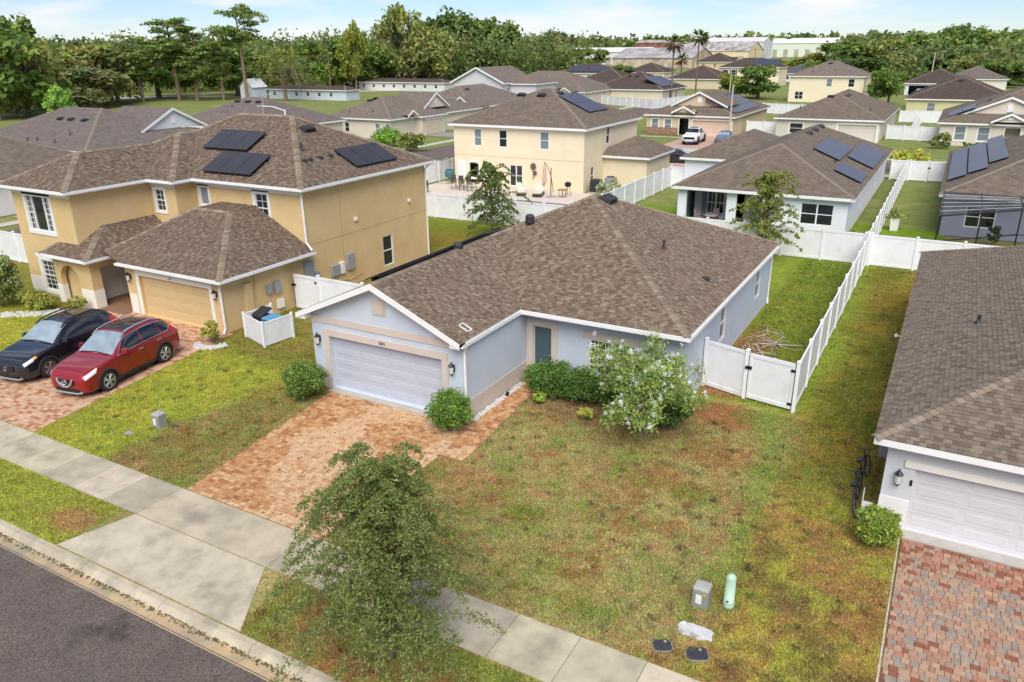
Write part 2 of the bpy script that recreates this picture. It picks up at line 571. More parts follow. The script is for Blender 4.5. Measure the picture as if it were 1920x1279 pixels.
def paver_drive(name, poly, tones, sizes, seed, joint, edge=True, near=(0, 0), z=0.02, tone_field=None, nparts=300):
    """running rows of stones in three lengths; border course of headers; the 300 nearest are single parts"""
    rg = random.Random(seed)
    root = structure(name, (poly[0][0], poly[0][1], 0))
    b = MB(); b.face([(x, y, z - 0.016) for x, y in poly]); b.build('paver_bed', joint, root)
    P = np.array(poly)
    x0, y0 = P.min(0); x1, y1 = P.max(0)
    stones = []
    rh = sizes[0]
    # rows run along Y, columns in X (as laid in the photograph)
    yy = y0
    while yy < y1 - rh * 0.4:
        xx = x0 - rg.random() * 0.2
        while xx < x1:
            w = rg.choice(sizes[1])
            cx, cy = xx + w / 2, yy + rh / 2
            if in_poly(cx, cy, poly):
                ok = [in_poly(cx + sx * (w / 2 - .004), cy + sy * (rh / 2 - .004), poly) for sx in (-1, 1) for sy in (-1, 1)]
                a, e = xx, xx + w
                if not all(ok):      # trim at the edge
                    while a < e - 0.05 and not (in_poly(a + .003, yy + .01, poly) and in_poly(a + .003, yy + rh - .01, poly)): a += 0.01
                    while e > a + 0.05 and not (in_poly(e - .003, yy + .01, poly) and in_poly(e - .003, yy + rh - .01, poly)): e -= 0.01
                if e - a > 0.05: stones.append((a, e, yy, yy + rh))
            xx += w
        yy += rh
    stones.sort(key=lambda s: (s[0] + s[1] - 2 * near[0]) ** 2 + (s[2] + s[3] - 2 * near[1]) ** 2)
    def stone_mesh(mb, w, h, ox, oy, oz, tone):
        mb.cur = tone
        gq, c = 0.005, 0.008
        a, b_, d, e = -w / 2 + gq, w / 2 - gq, -h / 2 + gq, h / 2 - gq
        lo = [(a, d), (b_, d), (b_, e), (a, e)]; hi = [(a + c, d + c), (b_ - c, d + c), (b_ - c, e - c), (a + c, e - c)]
        n = len(mb.v)
        mb.v += [(x + ox, y + oy, oz - 0.02) for x, y in lo] + [(x + ox, y + oy, oz - 0.005) for x, y in lo] + [(x + ox, y + oy, oz) for x, y in hi]
        fs = [(8, 9, 10, 11)] + [(i, (i + 1) % 4, 4 + (i + 1) % 4, 4 + i) for i in range(4)] + [(4 + i, 4 + (i + 1) % 4, 8 + (i + 1) % 4, 8 + i) for i in range(4)]
        for f in fs: mb.f.append(tuple(n + i for i in f)); mb.t.append(tone); mb.uv.append(None)
    cache = {}
    rest = MB()
    o0 = ORG[root.name]
    for i, (a, e, c, d) in enumerate(stones):
        w, h = round(e - a, 2), round(d - c, 2)
        cx, cy = (a + e) / 2, (c + d) / 2
        ti = tone_field(cx, cy, rg) if tone_field else rg.randrange(len(tones))
        ti = max(0, min(len(tones) - 1, ti))
        dz = rg.choice((-0.003, 0, 0, 0.002, 0.004))
        if i < nparts:
            k = (w, h, ti)
            if k not in cache:
                t_ = MB(); stone_mesh(t_, w, h, 0, 0, 0, tones[ti]); cache[k] = t_.mesh('paver', M_paver)
            o = bpy.data.objects.new('paver', cache[k]); o.location = (cx - o0.x, cy - o0.y, z + dz); link(o, root)
        else:
            stone_mesh(rest, w, h, cx, cy, z + dz, tones[ti])
    if rest.f:
        tag(rest.build('paver_field', M_paver, root), kind='stuff')
    return root

WARM = [(0.547, 0.337, 0.185), (0.499, 0.285, 0.143), (0.576, 0.370, 0.214), (0.422, 0.204, 0.088), (0.538, 0.351, 0.210), (0.470, 0.252, 0.118), (0.346, 0.152, 0.066), (0.595, 0.399, 0.239)]
def warm_field(x, y, rg):
    n = float(vnoise(np.array([x]), np.array([y]), 0.42, 3)[0])
    red = n > 0.56 or x < -17.2 + 0.5 * (y - 13) * 0 and n > 0.5 or (x > -13.4 and y > 19.5)
    if red: return rg.choice((1, 3, 5, 6, 3, 0, 5))
    return rg.choice((0, 2, 4, 7, 0, 2, 4, 1, 5))
DRIVE_B = [(-18.72, 12.93), (-13.3, 12.93), (-13.05, 18.28), (-12.2, 18.32), (-12.72, 25.25), (-13.48, 25.25), (-13.48, 20.62), (-19.72, 20.62)]
paver_drive('paver_driveway_blue_house', DRIVE_B, WARM, (0.155, (0.12, 0.18, 0.24)), 3, M_joint, near=(-15.5, 13), tone_field=warm_field)
DRIVE_Y = [(-33.6, 12.93), (-26.62, 12.93), (-28.2, 23.32), (-38.5, 23.32), (-38.5, 21.6), (-35.2, 21.2)]
paver_drive('paver_driveway_yellow_house', DRIVE_Y, [(0.55, 0.35, 0.23), (0.51, 0.305, 0.19), (0.58, 0.385, 0.265), (0.42, 0.215, 0.115), (0.53, 0.34, 0.22), (0.38, 0.17, 0.085)], (0.155, (0.12, 0.18, 0.24)), 4, M_joint, near=(-28, 14))
COOL = [(0.380, 0.228, 0.158), (0.340, 0.179, 0.122), (0.340, 0.247, 0.184), (0.280, 0.228, 0.189), (0.250, 0.102, 0.059), (0.400, 0.257, 0.176), (0.390, 0.184, 0.126), (0.310, 0.257, 0.211), (0.410, 0.272, 0.171)]
def cool_field(x, y, rg):
    if y > 19.3 and rg.random() < 0.6: return rg.choice((1, 4, 6))
    return rg.choice((0, 0, 1, 2, 3, 5, 5, 8, 7, 8, 2, 3, 0, 4, 6, 5))
DRIVE_R = [(0.455, 12.93), (7.5, 12.93), (7.5, 20.46), (0.48, 20.46)]
paver_drive('paver_driveway_right_house', DRIVE_R, COOL, (0.17, (0.12, 0.18, 0.18, 0.24)), 6, M_joint2, near=(1.2, 16.5), tone_field=cool_field)
# header course along the left edge of the right-hand drive is cast into a low white edge strip
e = MB(); e.box(0.405, 12.95, -0.05, 0.44, 20.4, 0.018)
tag(e.build('drive_edging', mat('edging_white', (0.45, 0.40, 0.35), 0.8, 0.4, 4)), kind='structure')

# ---------------------------------------------------------------- lawns
def lawn_field(x, y):
    """colour of the turf at x, y: linear rgb (own colour of green, dry and bare turf)"""
    n1 = vnoise(x, y, 0.45, 21, 4); n2 = vnoise(x, y, 1.6, 22, 3); n3 = vnoise(x + 50, y, 0.9, 23, 4); n4 = vnoise(x, y, 4.0, 24, 2); n5 = vnoise(x, y, 6.5, 25, 3); n6 = vnoise(x + 9, y, 9.0, 26, 2)
    n3 = .55 * n3 + .45 * n5; n2 = .5 * n2 + .5 * n6
    col = np.zeros((len(x), 3))
    sm = lambda a, b, t: np.clip((t - a) / (b - a), 0, 1)
    def mixto(c, w):
        nonlocal col
        w = np.clip(w, 0, 1)[:, None]
        col = col * (1 - w) + np.array(c)[None] * w
    lush = (0.205, 0.27, 0.035); yel = (0.34, 0.345, 0.045); olive = (0.21, 0.19, 0.030); dry = (0.34, 0.245, 0.095); rust = (0.26, 0.14, 0.055)
    green = (0.135, 0.215, 0.03); sage = (0.295, 0.28, 0.105); dark = (0.085, 0.06, 0.035); tan = (0.38, 0.24, 0.12)
    mixto(lush, np.ones(len(x)))
    # subject lot: dry mixed turf
    lot = sm(-22.6, -21.9, x + (n1 - .5) * 2.4) * sm(-2.1, -3.2, x + (n1 - .5) * 1.5) * sm(27.5, 25.5, y)
    w = lot
    mixto(sage, w)
    mixto(dry, w * sm(0.47, 0.60, n2 * .5 + n3 * .5) * 0.85)
    mixto(rust, w * sm(0.505, 0.60, n3) * 0.8)
    mixto(green, w * sm(0.57, 0.68, vnoise(x, y, 0.8, 31, 3) * .6 + n6 * .4) * 0.75)
    mixto((0.17, 0.19, 0.045), w * sm(-18, -20, x) * 0.8 * sm(.3, .5, n2))
    mixto(rust, w * sm(-18.6, -20.5, x) * sm(0.52, .62, n2) * .7)
    mixto(tan, w * sm(0.60, 0.70, vnoise(x, y, 1.0, 41, 3) * .6 + n5 * .4) * 0.8)
    # leaf litter / bare mulch in front of the hedge and bare spots by the gate
    d = ((x + 9.6) / 3.4) ** 2 + ((y - 23.5) / 0.95) ** 2
    mixto((0.24, 0.15, 0.075), sm(1.25, 0.5, d + (n2 - .5) * 2.5) * .85)
    d = ((x + 5.6) / 1.3) ** 2 + ((y - 25.6) / 1.2) ** 2
    mixto((0.27, 0.13, 0.055), sm(1.1, 0.5, d + (n2 - .5)) * .9)
    d = ((x + 5.2) / 1.5) ** 2 + ((y - 22.4) / .75) ** 2
    mixto(rust, sm(1.2, 0.3, d + (n2 - .5) * 2.5) * .7)
    d = ((x + 6.3) / 1.1) ** 2 + ((y - 20.4) / .8) ** 2
    mixto(rust, sm(1.2, 0.3, d + (n2 - .5) * 2.5) * .6)
    # side yard: olive
    sd = sm(-3.3, -2.4, x + (n1 - .5) * 1.3) * sm(20.0, 24.5, y + (n1 - .5) * 4)
    mixto(olive, sd)
    mixto((0.30, 0.225, 0.035), sd * sm(.45, .62, n3) * .8)
    mixto((0.13, 0.15, 0.02), sd * sm(.5, .62, vnoise(x, y, .55, 51, 3)) * .8)
    # front right: yellowish with bare dark soil
    fr = sm(-3.6, -2.6, x + (n1 - .5) * 1.6) * sm(24.0, 19.5, y + (n1 - .5) * 4)
    mixto((0.315, 0.27, 0.055), fr)
    mixto((0.27, 0.15, 0.06), fr * sm(.46, .57, n3) * .85)
    mixto((0.29, 0.31, 0.05), fr * sm(.5, .62, vnoise(x, y, .9, 61, 3)) * .8)
    bare = sm(0.585, 0.66, vnoise(x, y, 1.25, 77, 3)) * fr * sm(19.6, 18.8, y)
    mixto(dark, bare * .5)
    # green streak along the lot line
    ln = np.abs(x - (-3.55 + (26 - y) * 0.035 - 0.5 * sm(23, 26, y))) + (n1 - .5) * .9
    st = sm(0.55, 0.12, ln + (n3 - .5) * 1.2 + (n2 - .5) * .6) * sm(14.5, 16.5, y) * sm(27.3, 26.4, y)
    mixto((0.19, 0.285, 0.05), st * .62)
    d = ((x + 4.4) / 1.0) ** 2 + ((y - 25.9) / .9) ** 2
    mixto((0.17, 0.25, 0.045), sm(1.2, .3, d + (n2 - .5) * 2) * .65)
    # neighbour lawn left: bright
    nl = sm(-21.7, -23.4, x + (n1 - .5) * 3.2 - (y - 17) * .16) * sm(23, 21, y)
    mixto(yel, nl)
    mixto((0.27, 0.32, 0.04), nl * sm(.42, .62, n3))
    # between the houses and back yards
    bt = sm(-20.5, -21.2, x) * sm(20.8, 22.2, y + (n1 - .5) * 2)
    mixto((0.19, 0.20, 0.035), bt)
    mixto((0.26, 0.19, 0.06), bt * sm(.5, .62, n3) * .8)
    by = sm(-3.45, -3.7, x) * sm(-7.6, -6.9, x) * sm(26.7, 27.3, y)
    mixto((0.145, 0.225, 0.022), by)
    mixto((0.23, 0.25, 0.035), by * sm(.45, .62, n3) * .8)
    mixto(rust, by * sm(-5.3, -6.0, x + (n2 - .5) * 1.2) * sm(36.5, 33.5, y + (n2 - .5) * 2))
    # verge left of the apron
    d = ((x + 20.2) / 1.1) ** 2 + ((y - 10.3) / .6) ** 2
    vl = sm(-19.4, -19.6, x) * sm(11.4, 11.2, y)
    mixto((0.27, 0.30, 0.045), vl)
    mixto((0.33, 0.20, 0.085), sm(1.2, .3, d + (n2 - .5)) * vl * .9)
    # verge under the street tree
    vr = sm(-12.9, -12.4, x) * sm(11.4, 11.2, y)
    mixto((0.26, 0.225, 0.07), vr)
    mixto((0.29, 0.14, 0.06), vr * sm(.47, .58, n3) * .9)
    mixto((0.17, 0.24, 0.04), vr * sm(.55, .66, n1) * .8)
    mixto((0.14, 0.24, 0.03), vr * sm(-11.2, -12.2, x) * .6)
    # far yards behind
    fy = sm(49, 50.5, y)
    mixto((0.155, 0.24, 0.02), fy)
    fl = sm(-21.2, -21.6, x) * sm(39.5, 41, y) * sm(49.5, 49, y)
    mixto((0.16, 0.19, 0.02), fl)
    mixto((0.27, 0.18, 0.04), fl * sm(47, 44, y + (n1 - .5) * 2) * .6)
    return col * ((0.80 + 0.40 * n4) * (0.72 + 0.56 * n6) * 1.16)[:, None] * np.array([1.05, 1.0, .98])

def lawn_sheet(name, x0, x1, y0, y1, step, z):
    nx, ny = int((x1 - x0) / step) + 1, int((y1 - y0) / step) + 1
    X, Y = np.meshgrid(np.linspace(x0, x1, nx), np.linspace(y0, y1, ny))
    v = np.stack([X.ravel(), Y.ravel(), z + 0.006 * (vnoise(X.ravel(), Y.ravel(), 1.1, 5) - .5)], 1)
    idx = np.arange(nx * ny).reshape(ny, nx)
    f = np.stack([idx[:-1, :-1], idx[:-1, 1:], idx[1:, 1:], idx[1:, :-1]], -1).reshape(-1, 4)
    me = bpy.data.meshes.new(name)
    me.from_pydata(v.tolist(), [], f.tolist())
    at = me.attributes.new('tint', 'FLOAT_COLOR', 'POINT')
    a = np.ones((len(v), 4), np.float32)
    a[:, :3] = lawn_field(v[:, 0], v[:, 1])
    at.data.foreach_set('color', a.ravel())
    me.materials.append(M_lawn)
    o = bpy.data.objects.new(name, me)
    link(o)
    return tag(o, kind='structure')
M_lawn = mat('lawn_turf', (0.88, 0.88, 0.88), 0.95, 0.34, 11.0, 1.0, 45, tint=True, spec=0.1)
speckle(M_lawn, 16, 0.32, 0.7, 0.6, 1.32)
lawn_sheet('lawn', -52, 0.46, 12.9, 62, 0.2, 0.0)
lawn_sheet('verge', -52, 10, 9.26, 11.34, 0.16, -0.004)

# blades of grass on the near lawns: one uncountable mass
def free(x, y):
    ok = np.ones(len(x), bool)
    def cut(a, b, c, d):
        nonlocal ok
        ok &= ~((x > a) & (x < b) & (y > c) & (y < d))
    cut(-52, 10, 11.27, 12.95); cut(-20.6, -13.55, 20.7, 40); cut(-13.6, -7.0, 25.4, 40); cut(-44, -28.6, 23, 41); cut(-0.35, 20, 20.4, 45)
    for P in (DRIVE_B, DRIVE_Y, DRIVE_R, [(-19.55, 9.2), (-12.45, 9.2), (-13.75, 11.35), (-18.9, 11.35)], [(-35.6, 9.2), (-27.1, 9.2), (-28.3, 11.35), (-34.4, 11.35)]):
        inside = np.zeros(len(x), bool)
        for i in range(len(P)):
            xa, ya = P[i]; xb, yb = P[i - 1]
            c = ((ya > y) != (yb > y))
            with np.errstate(divide='ignore', invalid='ignore'):
                xi = (xb - xa) * (y - ya) / (yb - ya + 1e-12) + xa
            inside ^= c & (x < xi)
        ok &= ~inside
    return ok
def blades(name, boxes, seed, label):
    rg = np.random.default_rng(seed)
    V, T = [], []
    for (x0, x1, y0, y1, dens, ln) in boxes:
        n = int((x1 - x0) * (y1 - y0) * dens)
        x, y = rg.uniform(x0, x1, n), rg.uniform(y0, y1, n)
        k = free(x, y); x, y = x[k], y[k]; n = len(x)
        c = lawn_field(x, y)
        lum = c @ np.array([.3, .6, .1])
        thin = rg.random(n) < np.clip((c[:, 1] / (c[:, 0] + 1e-6) - 0.35) / 0.4, 0.22, 1)
        x, y, c = x[thin], y[thin], c[thin]; n = len(x)
        a = rg.uniform(0, 2 * np.pi, n); L = ln * rg.uniform(.5, 1.3, n) ; w = rg.uniform(.006, .013, n) * (1 + 6 * ln)
        lean = rg.uniform(.2, 1.1, n)
        dx, dy = np.cos(a), np.sin(a)
        p = rg.uniform(0, 2 * np.pi, n)
        b0 = np.stack([x - dy * w, y + dx * w, np.zeros(n)], 1); b1 = np.stack([x + dy * w, y - dx * w, np.zeros(n)], 1)
        tip = np.stack([x + dx * L * lean, y + dy * L * lean, L * np.sqrt(np.maximum(.1, 1 - (lean * .7) ** 2))], 1)
        V.append(np.stack([b0, b1, tip], 1).reshape(-1, 3))
        hue = rg.uniform(.55, 1.5, n)[:, None] * (1 + (rg.random((n, 3)) - .5) * .22)
        straw = (rg.random(n) < .14)[:, None]
        T.append(np.where(straw, np.array([[.42, .34, .17]]) * hue, c * hue * 1.12))
    # weeds and coarse tufts standing above the turf
    for (cx0, cx1, cy0, cy1, m_) in ((-12.8, .3, 13, 25, 420), (-28, -19, 13, 22, 160), (-12.6, 1, 9.4, 11.2, 90), (-3.4, -.4, 20, 49, 160), (-6.9, -3.7, 27.2, 49, 200)):
        x, y = np.repeat(rg.uniform(cx0, cx1, m_), 26) + rg.normal(0, .07, m_ * 26), np.repeat(rg.uniform(cy0, cy1, m_), 26) + rg.normal(0, .07, m_ * 26)
        pick = np.repeat(rg.random(m_), 26)
        k = free(x, y); x, y, pick = x[k], y[k], pick[k]; n = len(x)
        a = rg.uniform(0, 6.283, n); L = rg.uniform(.05, .13, n); w = rg.uniform(.008, .014, n); dx, dy = np.cos(a), np.sin(a)
        V.append(np.stack([np.stack([x - dy * w, y + dx * w, np.zeros(n)], 1), np.stack([x + dy * w, y - dx * w, np.zeros(n)], 1), np.stack([x + dx * L * .8, y + dy * L * .8, L * .8], 1)], 1).reshape(-1, 3))
        pal = np.array([(.15, .27, .045), (.24, .31, .07), (.36, .28, .12), (.20, .10, .045), (.10, .07, .045), (.30, .33, .08)])
        T.append(pal[np.minimum(5, (pick * 6).astype(int))] * rg.uniform(.7, 1.3, n)[:, None])
    V, T = np.concatenate(V), np.concatenate(T)
    me = np_mesh(name, V, len(T), 3, mat('grass_blade', (1, 1, 1), 0.8, tint=True, trans=0.3, spec=0.2), T)
    o = bpy.data.objects.new(name, me); link(o)
    return tag(o, label, 'grass', kind='stuff')
blades('grass', [(-13.2, 0.42, 12.9, 26.5, 1150, .055), (-29.5, -18.6, 12.9, 24, 950, .055), (-44, -34, 12.9, 23, 500, .06), (-28.5, -20.6, 24, 49, 260, .07),
                 (-3.5, -0.3, 20.5, 49.5, 600, .055), (-7.0, -3.65, 27.1, 49.5, 550, .08), (-40, -19.4, 9.3, 11.3, 800, .06), (-12.8, 1.2, 9.3, 11.3, 1000, .06)], 9,
       'short mixed green and dry grass covering the front and side lawns')

# ================================================================ helpers: buildings
M_white = mat('white_trim', (0.80, 0.79, 0.77), 0.45, 0.05, 2.0)
M_vinyl = mat('white_vinyl', (0.80, 0.80, 0.81), 0.4, 0.05, 1.2, stain=(0.70, 0.70, 0.66), stain_scale=1.4, stain_lo=0.52, stain_hi=0.72)
M_glass = mat('dark_glass', (0.018, 0.022, 0.026), 0.06, 0.3, 1.2, spec=0.7)
M_glassb = mat('blind_glass', (0.20, 0.235, 0.25), 0.12, 0.12, 2.5, spec=0.6)
M_black = mat('black_metal', (0.012, 0.012, 0.014), 0.4)
M_blackp = mat('black_plastic', (0.025, 0.025, 0.028), 0.55, 0.2, 8)
M_solar = mat('solar_cell', (0.028, 0.027, 0.034), 0.28, 0.15, 1.5, spec=0.4)
M_solar2 = mat('solar_cell_blue', (0.050, 0.053, 0.078), 0.34, 0.2, 3.0, spec=0.4)
M_lampglass = mat('lamp_glass', (0.62, 0.6, 0.55), 0.2)
M_grey = mat('grey_metal', (0.30, 0.31, 0.32), 0.5, 0.1, 5)
M_shingle = mat('shingle', (1, 1, 1), 0.93, 0.16, 34.0, 0.5, 160, tint=True, spec=0.15)
M_deck = mat('roof_deck', (0.075, 0.055, 0.045), 0.95, 0.2, 6)

def chain_box(mb, pts, o0, o1, z0, z1, closed=False):
    """box section swept along a horizontal chain, mitred; offsets measured to the LEFT of travel"""
    n = len(pts)
    def nrm(a, b):
        dx, dy = b[0] - a[0], b[1] - a[1]
        l = math.hypot(dx, dy)
        return (-dy / l, dx / l)
    rings = []
    for i in range(n):
        if closed or 0 < i < n - 1:
            a, b = nrm(pts[i - 1], pts[i]), nrm(pts[i], pts[(i + 1) % n])
            k = 1 + a[0] * b[0] + a[1] * b[1]
            m = ((a[0] + b[0]) / k, (a[1] + b[1]) / k)
        elif i == 0: m = nrm(pts[0], pts[1])
        else: m = nrm(pts[-2], pts[-1])
        x, y = pts[i][:2]
        rings.append([(x + m[0] * o0, y + m[1] * o0, z0), (x + m[0] * o1, y + m[1] * o1, z0), (x + m[0] * o1, y + m[1] * o1, z1), (x + m[0] * o0, y + m[1] * o0, z1)])
    for i in range(n if closed else n - 1):
        A, B = rings[i], rings[(i + 1) % n]
        for k in range(4):
            mb.face([A[k], B[k], B[(k + 1) % 4], A[(k + 1) % 4]][::-1])
    if not closed:
        mb.face(rings[0]); mb.face(rings[-1][::-1])

class Plane:
    """roof plane; the first edge is the eave, travelled with the roof on the left"""
    def __init__(self, pts):
        self.p = [Vector(q) for q in pts]
        self.O = self.p[0]
        self.U = (self.p[1] - self.p[0]).normalized()
        nrm = Vector((0, 0, 0))
        c = sum(self.p, Vector()) / len(self.p)
        for i in range(len(self.p)):
            nrm += (self.p[i] - c).cross(self.p[(i + 1) % len(self.p)] - c)
        self.N = nrm.normalized()
        if self.N.z < 0: self.N = -self.N
        self.V = self.N.cross(self.U).normalized()
        if self.V.z < 0: self.V = -self.V
        self.uv = [((q - self.O).dot(self.U), (q - self.O).dot(self.V)) for q in self.p]
        self.vmax = max(v for u, v in self.uv)
    def at(self, u, v, n=0.0):
        return self.O + self.U * u + self.V * v + self.N * n
    def span(self, v):
        xs = []
        P = self.uv
        for i in range(len(P)):
            (u0, v0), (u1, v1) = P[i], P[(i + 1) % len(P)]
            if abs(v1 - v0) < 1e-6: continue
            t = (v - v0) / (v1 - v0)
            if -1e-6 <= t <= 1 + 1e-6: xs.append(u0 + (u1 - u0) * t)
        return (min(xs), max(xs)) if len(xs) > 1 else None

def roof_deck(house, planes, m, drop=0.0):
    d = MB()
    for p in planes:
        d.face([q - Vector((0, 0, drop)) for q in p.p], uv=[(u + p.O.x * .37, v) for u, v in p.uv])
    return d.build('roof', m, house)

def lay_shingles(roof, planes, tones, near, nparts=300, expo=0.13, seed=1, widths=(0.12, 0.16, 0.2, 0.25), ridge=None):
    """every shingle tab a wedge of its own; the nparts nearest are single parts, the rest one joined mesh"""
    rg = random.Random(seed)
    srt = sorted(tones, key=sum)
    rest = MB()
    cand = []
    def wedge(mb, P, a0, b0, a1, b1, v0, v1, th, tone):
        lo0, lo1, hi1, hi0 = P.at(a0, v0, th), P.at(b0, v0, th), P.at(b1, v1, 0.004), P.at(a1, v1, 0.004)
        q0, q1 = P.at(a0, v0, -0.004), P.at(b0, v0, -0.004)
        mb.cur = tone
        mb.face([lo0, lo1, hi1, hi0]); mb.face([q0, q1, lo1, lo0]); mb.face([q0, lo0, hi0]); mb.face([q1, hi1, lo1])
    for P in planes:
        v = 0.0
        row = 0
        while v < P.vmax - 0.02:
            v1 = min(v + expo, P.vmax)
            s0, s1 = P.span(v + 1e-4), P.span(max(v + 1e-4, v1 - 1e-4))
            if s0 and s1:
                a, e = min(s0[0], s1[0]), max(s0[1], s1[1])
                u = a - rg.random() * 0.25
                flip = rg.random() < .5
                while u < e:
                    w = rg.choice(widths)
                    ua, ub = max(u, a), min(u + w, e)
                    flip = flip ^ (rg.random() < .82)
                    grp = srt[len(srt) // 2:] if flip else srt[:len(srt) // 2 + 1]
                    tone = rg.choice(grp)
                    th = 0.022 if rg.random() < 0.55 else 0.013
                    a0, b0 = max(ua, s0[0]), min(ub, s0[1]); a1, b1 = max(ua, s1[0]), min(ub, s1[1])
                    if b0 - a0 > 0.01 or b1 - a1 > 0.01:
                        full = abs(a0 - a1) < 1e-6 and abs(b0 - b1) < 1e-6 and abs(b0 - a0 - w) < 1e-4 and v1 - v > expo - 1e-4
                        if b0 < a0: a0 = b0 = (a0 + b0) / 2
                        if b1 < a1: a1 = b1 = (a1 + b1) / 2
                        cand.append((full, P, a0, b0, a1, b1, v, v1, th, tone, w))
                    u += w
            v = v1
            row += 1
    N2 = Vector(near)
    order = sorted(range(len(cand)), key=lambda i: (not cand[i][0], (cand[i][1].at((cand[i][2] + cand[i][3]) / 2, cand[i][6]) - N2).length))
    chosen = set(i for i in order[:nparts] if cand[i][0])
    cache = {}
    off = ORG[roof.name]
    for i, (full, P, a0, b0, a1, b1, v, v1, th, tone, w) in enumerate(cand):
        if i in chosen:
            k = (w, th, tone)
            if k not in cache:
                class Q: pass
                t_ = MB()
                fl = Plane([(0, 0, 0), (1, 0, 0), (1, 1, 0), (0, 1, 0)])
                wedge(t_, fl, 0, w - 0.004, 0, w - 0.004, 0, expo, th, tone)
                cache[k] = t_.mesh('shingle', M_shingle)
            o = bpy.data.objects.new('shingle', cache[k])
            M4 = Matrix((P.U, P.V, P.N)).transposed().to_4x4()
            M4.translation = P.at(a0, v) - off
            link(o, roof)
            o.matrix_local = M4
        else:
            wedge(rest, P, a0, b0 - 0.004, a1, b1 - 0.004, v, v1, th, tone)
    tag(rest.build('shingle_field', M_shingle, roof), kind='stuff')

def ridge_caps(roof, lines, tones, w=0.15, step=0.2, seed=2, single=True, m=None):
    """overlapping cap shingles bent over hips and ridges; line = (low, high, plane normals a, b)"""
    rg = random.Random(seed)
    joined = MB()
    off = ORG[roof.name]
    for lo, hi, na, nb in lines:
        lo, hi = Vector(lo), Vector(hi)
        d = (hi - lo).normalized()
        L = (hi - lo).length
        # directions across, lying in each roof plane
        ca = na.cross(d).normalized(); cb = nb.cross(d).normalized()
        if ca.dot(nb) > 0: ca = -ca
        if cb.dot(na) > 0: cb = -cb
        up = (na + nb).normalized()
        s = 0.0
        while s < L - 0.02:
            e = min(s + step * 1.3, L)
            p0, p1 = lo + d * s, lo + d * e
            h0, h1 = up * 0.045, up * 0.02
            c_ = MB() if single else joined
            c_.cur = rg.choice(tones)
            for cc, flip in ((ca, False), (cb, True)):
                q = [p0 + h0, p0 + cc * w + h0 * 0.75, p1 + cc * w + h1 * 0.75, p1 + h1]
                c_.face(q if flip else q[::-1])
                q = [p0 + h0, p0 + cc * w + h0 * 0.75, p0 + cc * w, p0]
                c_.face(q)
                q = [p0 + cc * w + h0 * 0.75, p1 + cc * w + h1 * 0.75, p1 + cc * w - up * .01, p0 + cc * w]
                c_.face(q)
            if single: c_.build('ridge_cap', M_shingle, roof)
            s += step
    if not single and joined.f: joined.build('ridge_caps', M_shingle, roof)

def wall_face(mb, F, u0, u1, z0, z1, holes=(), depth=0.13):
    us = sorted(set([u0, u1] + [h[0] for h in holes] + [h[1] for h in holes]))
    zs = sorted(set([z0, z1] + [h[2] for h in holes] + [h[3] for h in holes]))
    for i in range(len(us) - 1):
        for j in range(len(zs) - 1):
            cu, cz = (us[i] + us[i + 1]) / 2, (zs[j] + zs[j + 1]) / 2
            if any(h[0] < cu < h[1] and h[2] < cz < h[3] for h in holes): continue
            mb.face([F(us[i], 0, zs[j]), F(us[i + 1], 0, zs[j]), F(us[i + 1], 0, zs[j + 1]), F(us[i], 0, zs[j + 1])])
    for a, b, c, d in [h[:4] for h in holes]:
        mb.face([F(a, 0, c), F(a, 0, d), F(a, -depth, d), F(a, -depth, c)])
        mb.face([F(b, 0, d), F(b, 0, c), F(b, -depth, c), F(b, -depth, d)])
        mb.face([F(a, 0, d), F(b, 0, d), F(b, -depth, d), F(a, -depth, d)])
        mb.face([F(b, 0, c), F(a, 0, c), F(a, -depth, c), F(b, -depth, c)])

def window(house, F, u0, u1, z0, z1, cols=0, rows=0, split=True, glass=None, mull=0, d=-0.07, fw=0.05, trim=None, name='window'):
    """frame with sashes, panes and muntins, set back in its opening"""
    glass = glass or M_glass
    f = MB()
    f.fbox(F, u0, d - .04, z0, u0 + fw, d + .05, z1); f.fbox(F, u1 - fw, d - .04, z0, u1, d + .05, z1)
    f.fbox(F, u0 + fw, d - .04, z1 - fw, u1 - fw, d + .048, z1); f.fbox(F, u0 + fw, d - .04, z0, u1 - fw, d + .058, z0 + fw)
    zm = (z0 + z1) / 2
    if split: f.fbox(F, u0 + fw, d - .02, zm - .025, u1 - fw, d + .04, zm + .025)
    for k in range(mull):
        um = u0 + (u1 - u0) * (k + 1) / (mull + 1)
        f.fbox(F, um - .05, d - .03, z0 + fw, um + .05, d + .052, z1 - fw)
    w = f.build(name, M_white, house)
    edges = [u0 + fw] + [u0 + (u1 - u0) * (k + 1) / (mull + 1) for k in range(mull)] + [u1 - fw]
    for i in range(len(edges) - 1):
        for (a, b) in (((z0 + fw, zm), (zm, z1 - fw)) if split else ((z0 + fw, z1 - fw),)):
            p = MB(); p.fbox(F, edges[i], d - .035, a, edges[i + 1], d - .012 - (0.01 if a > z0 + fw + .1 else 0), b); p.build('pane', glass, w)
    if cols or rows:
        g_ = MB()
        for i in range(len(edges) - 1):
            a, b = edges[i], edges[i + 1]
            for k in range(1, cols): g_.fbox(F, a + (b - a) * k / cols - .011, d - .03, z0 + fw, a + (b - a) * k / cols + .011, d + .004, z1 - fw)
            for k in range(1, rows):
                zz = z0 + fw + (z1 - z0 - 2 * fw) * k / rows
                if split and abs(zz - zm) < .03: continue
                g_.fbox(F, a, d - .028, zz - .011, b, d + .006, zz + .011)
        g_.build('muntins', M_white, w)
    return w

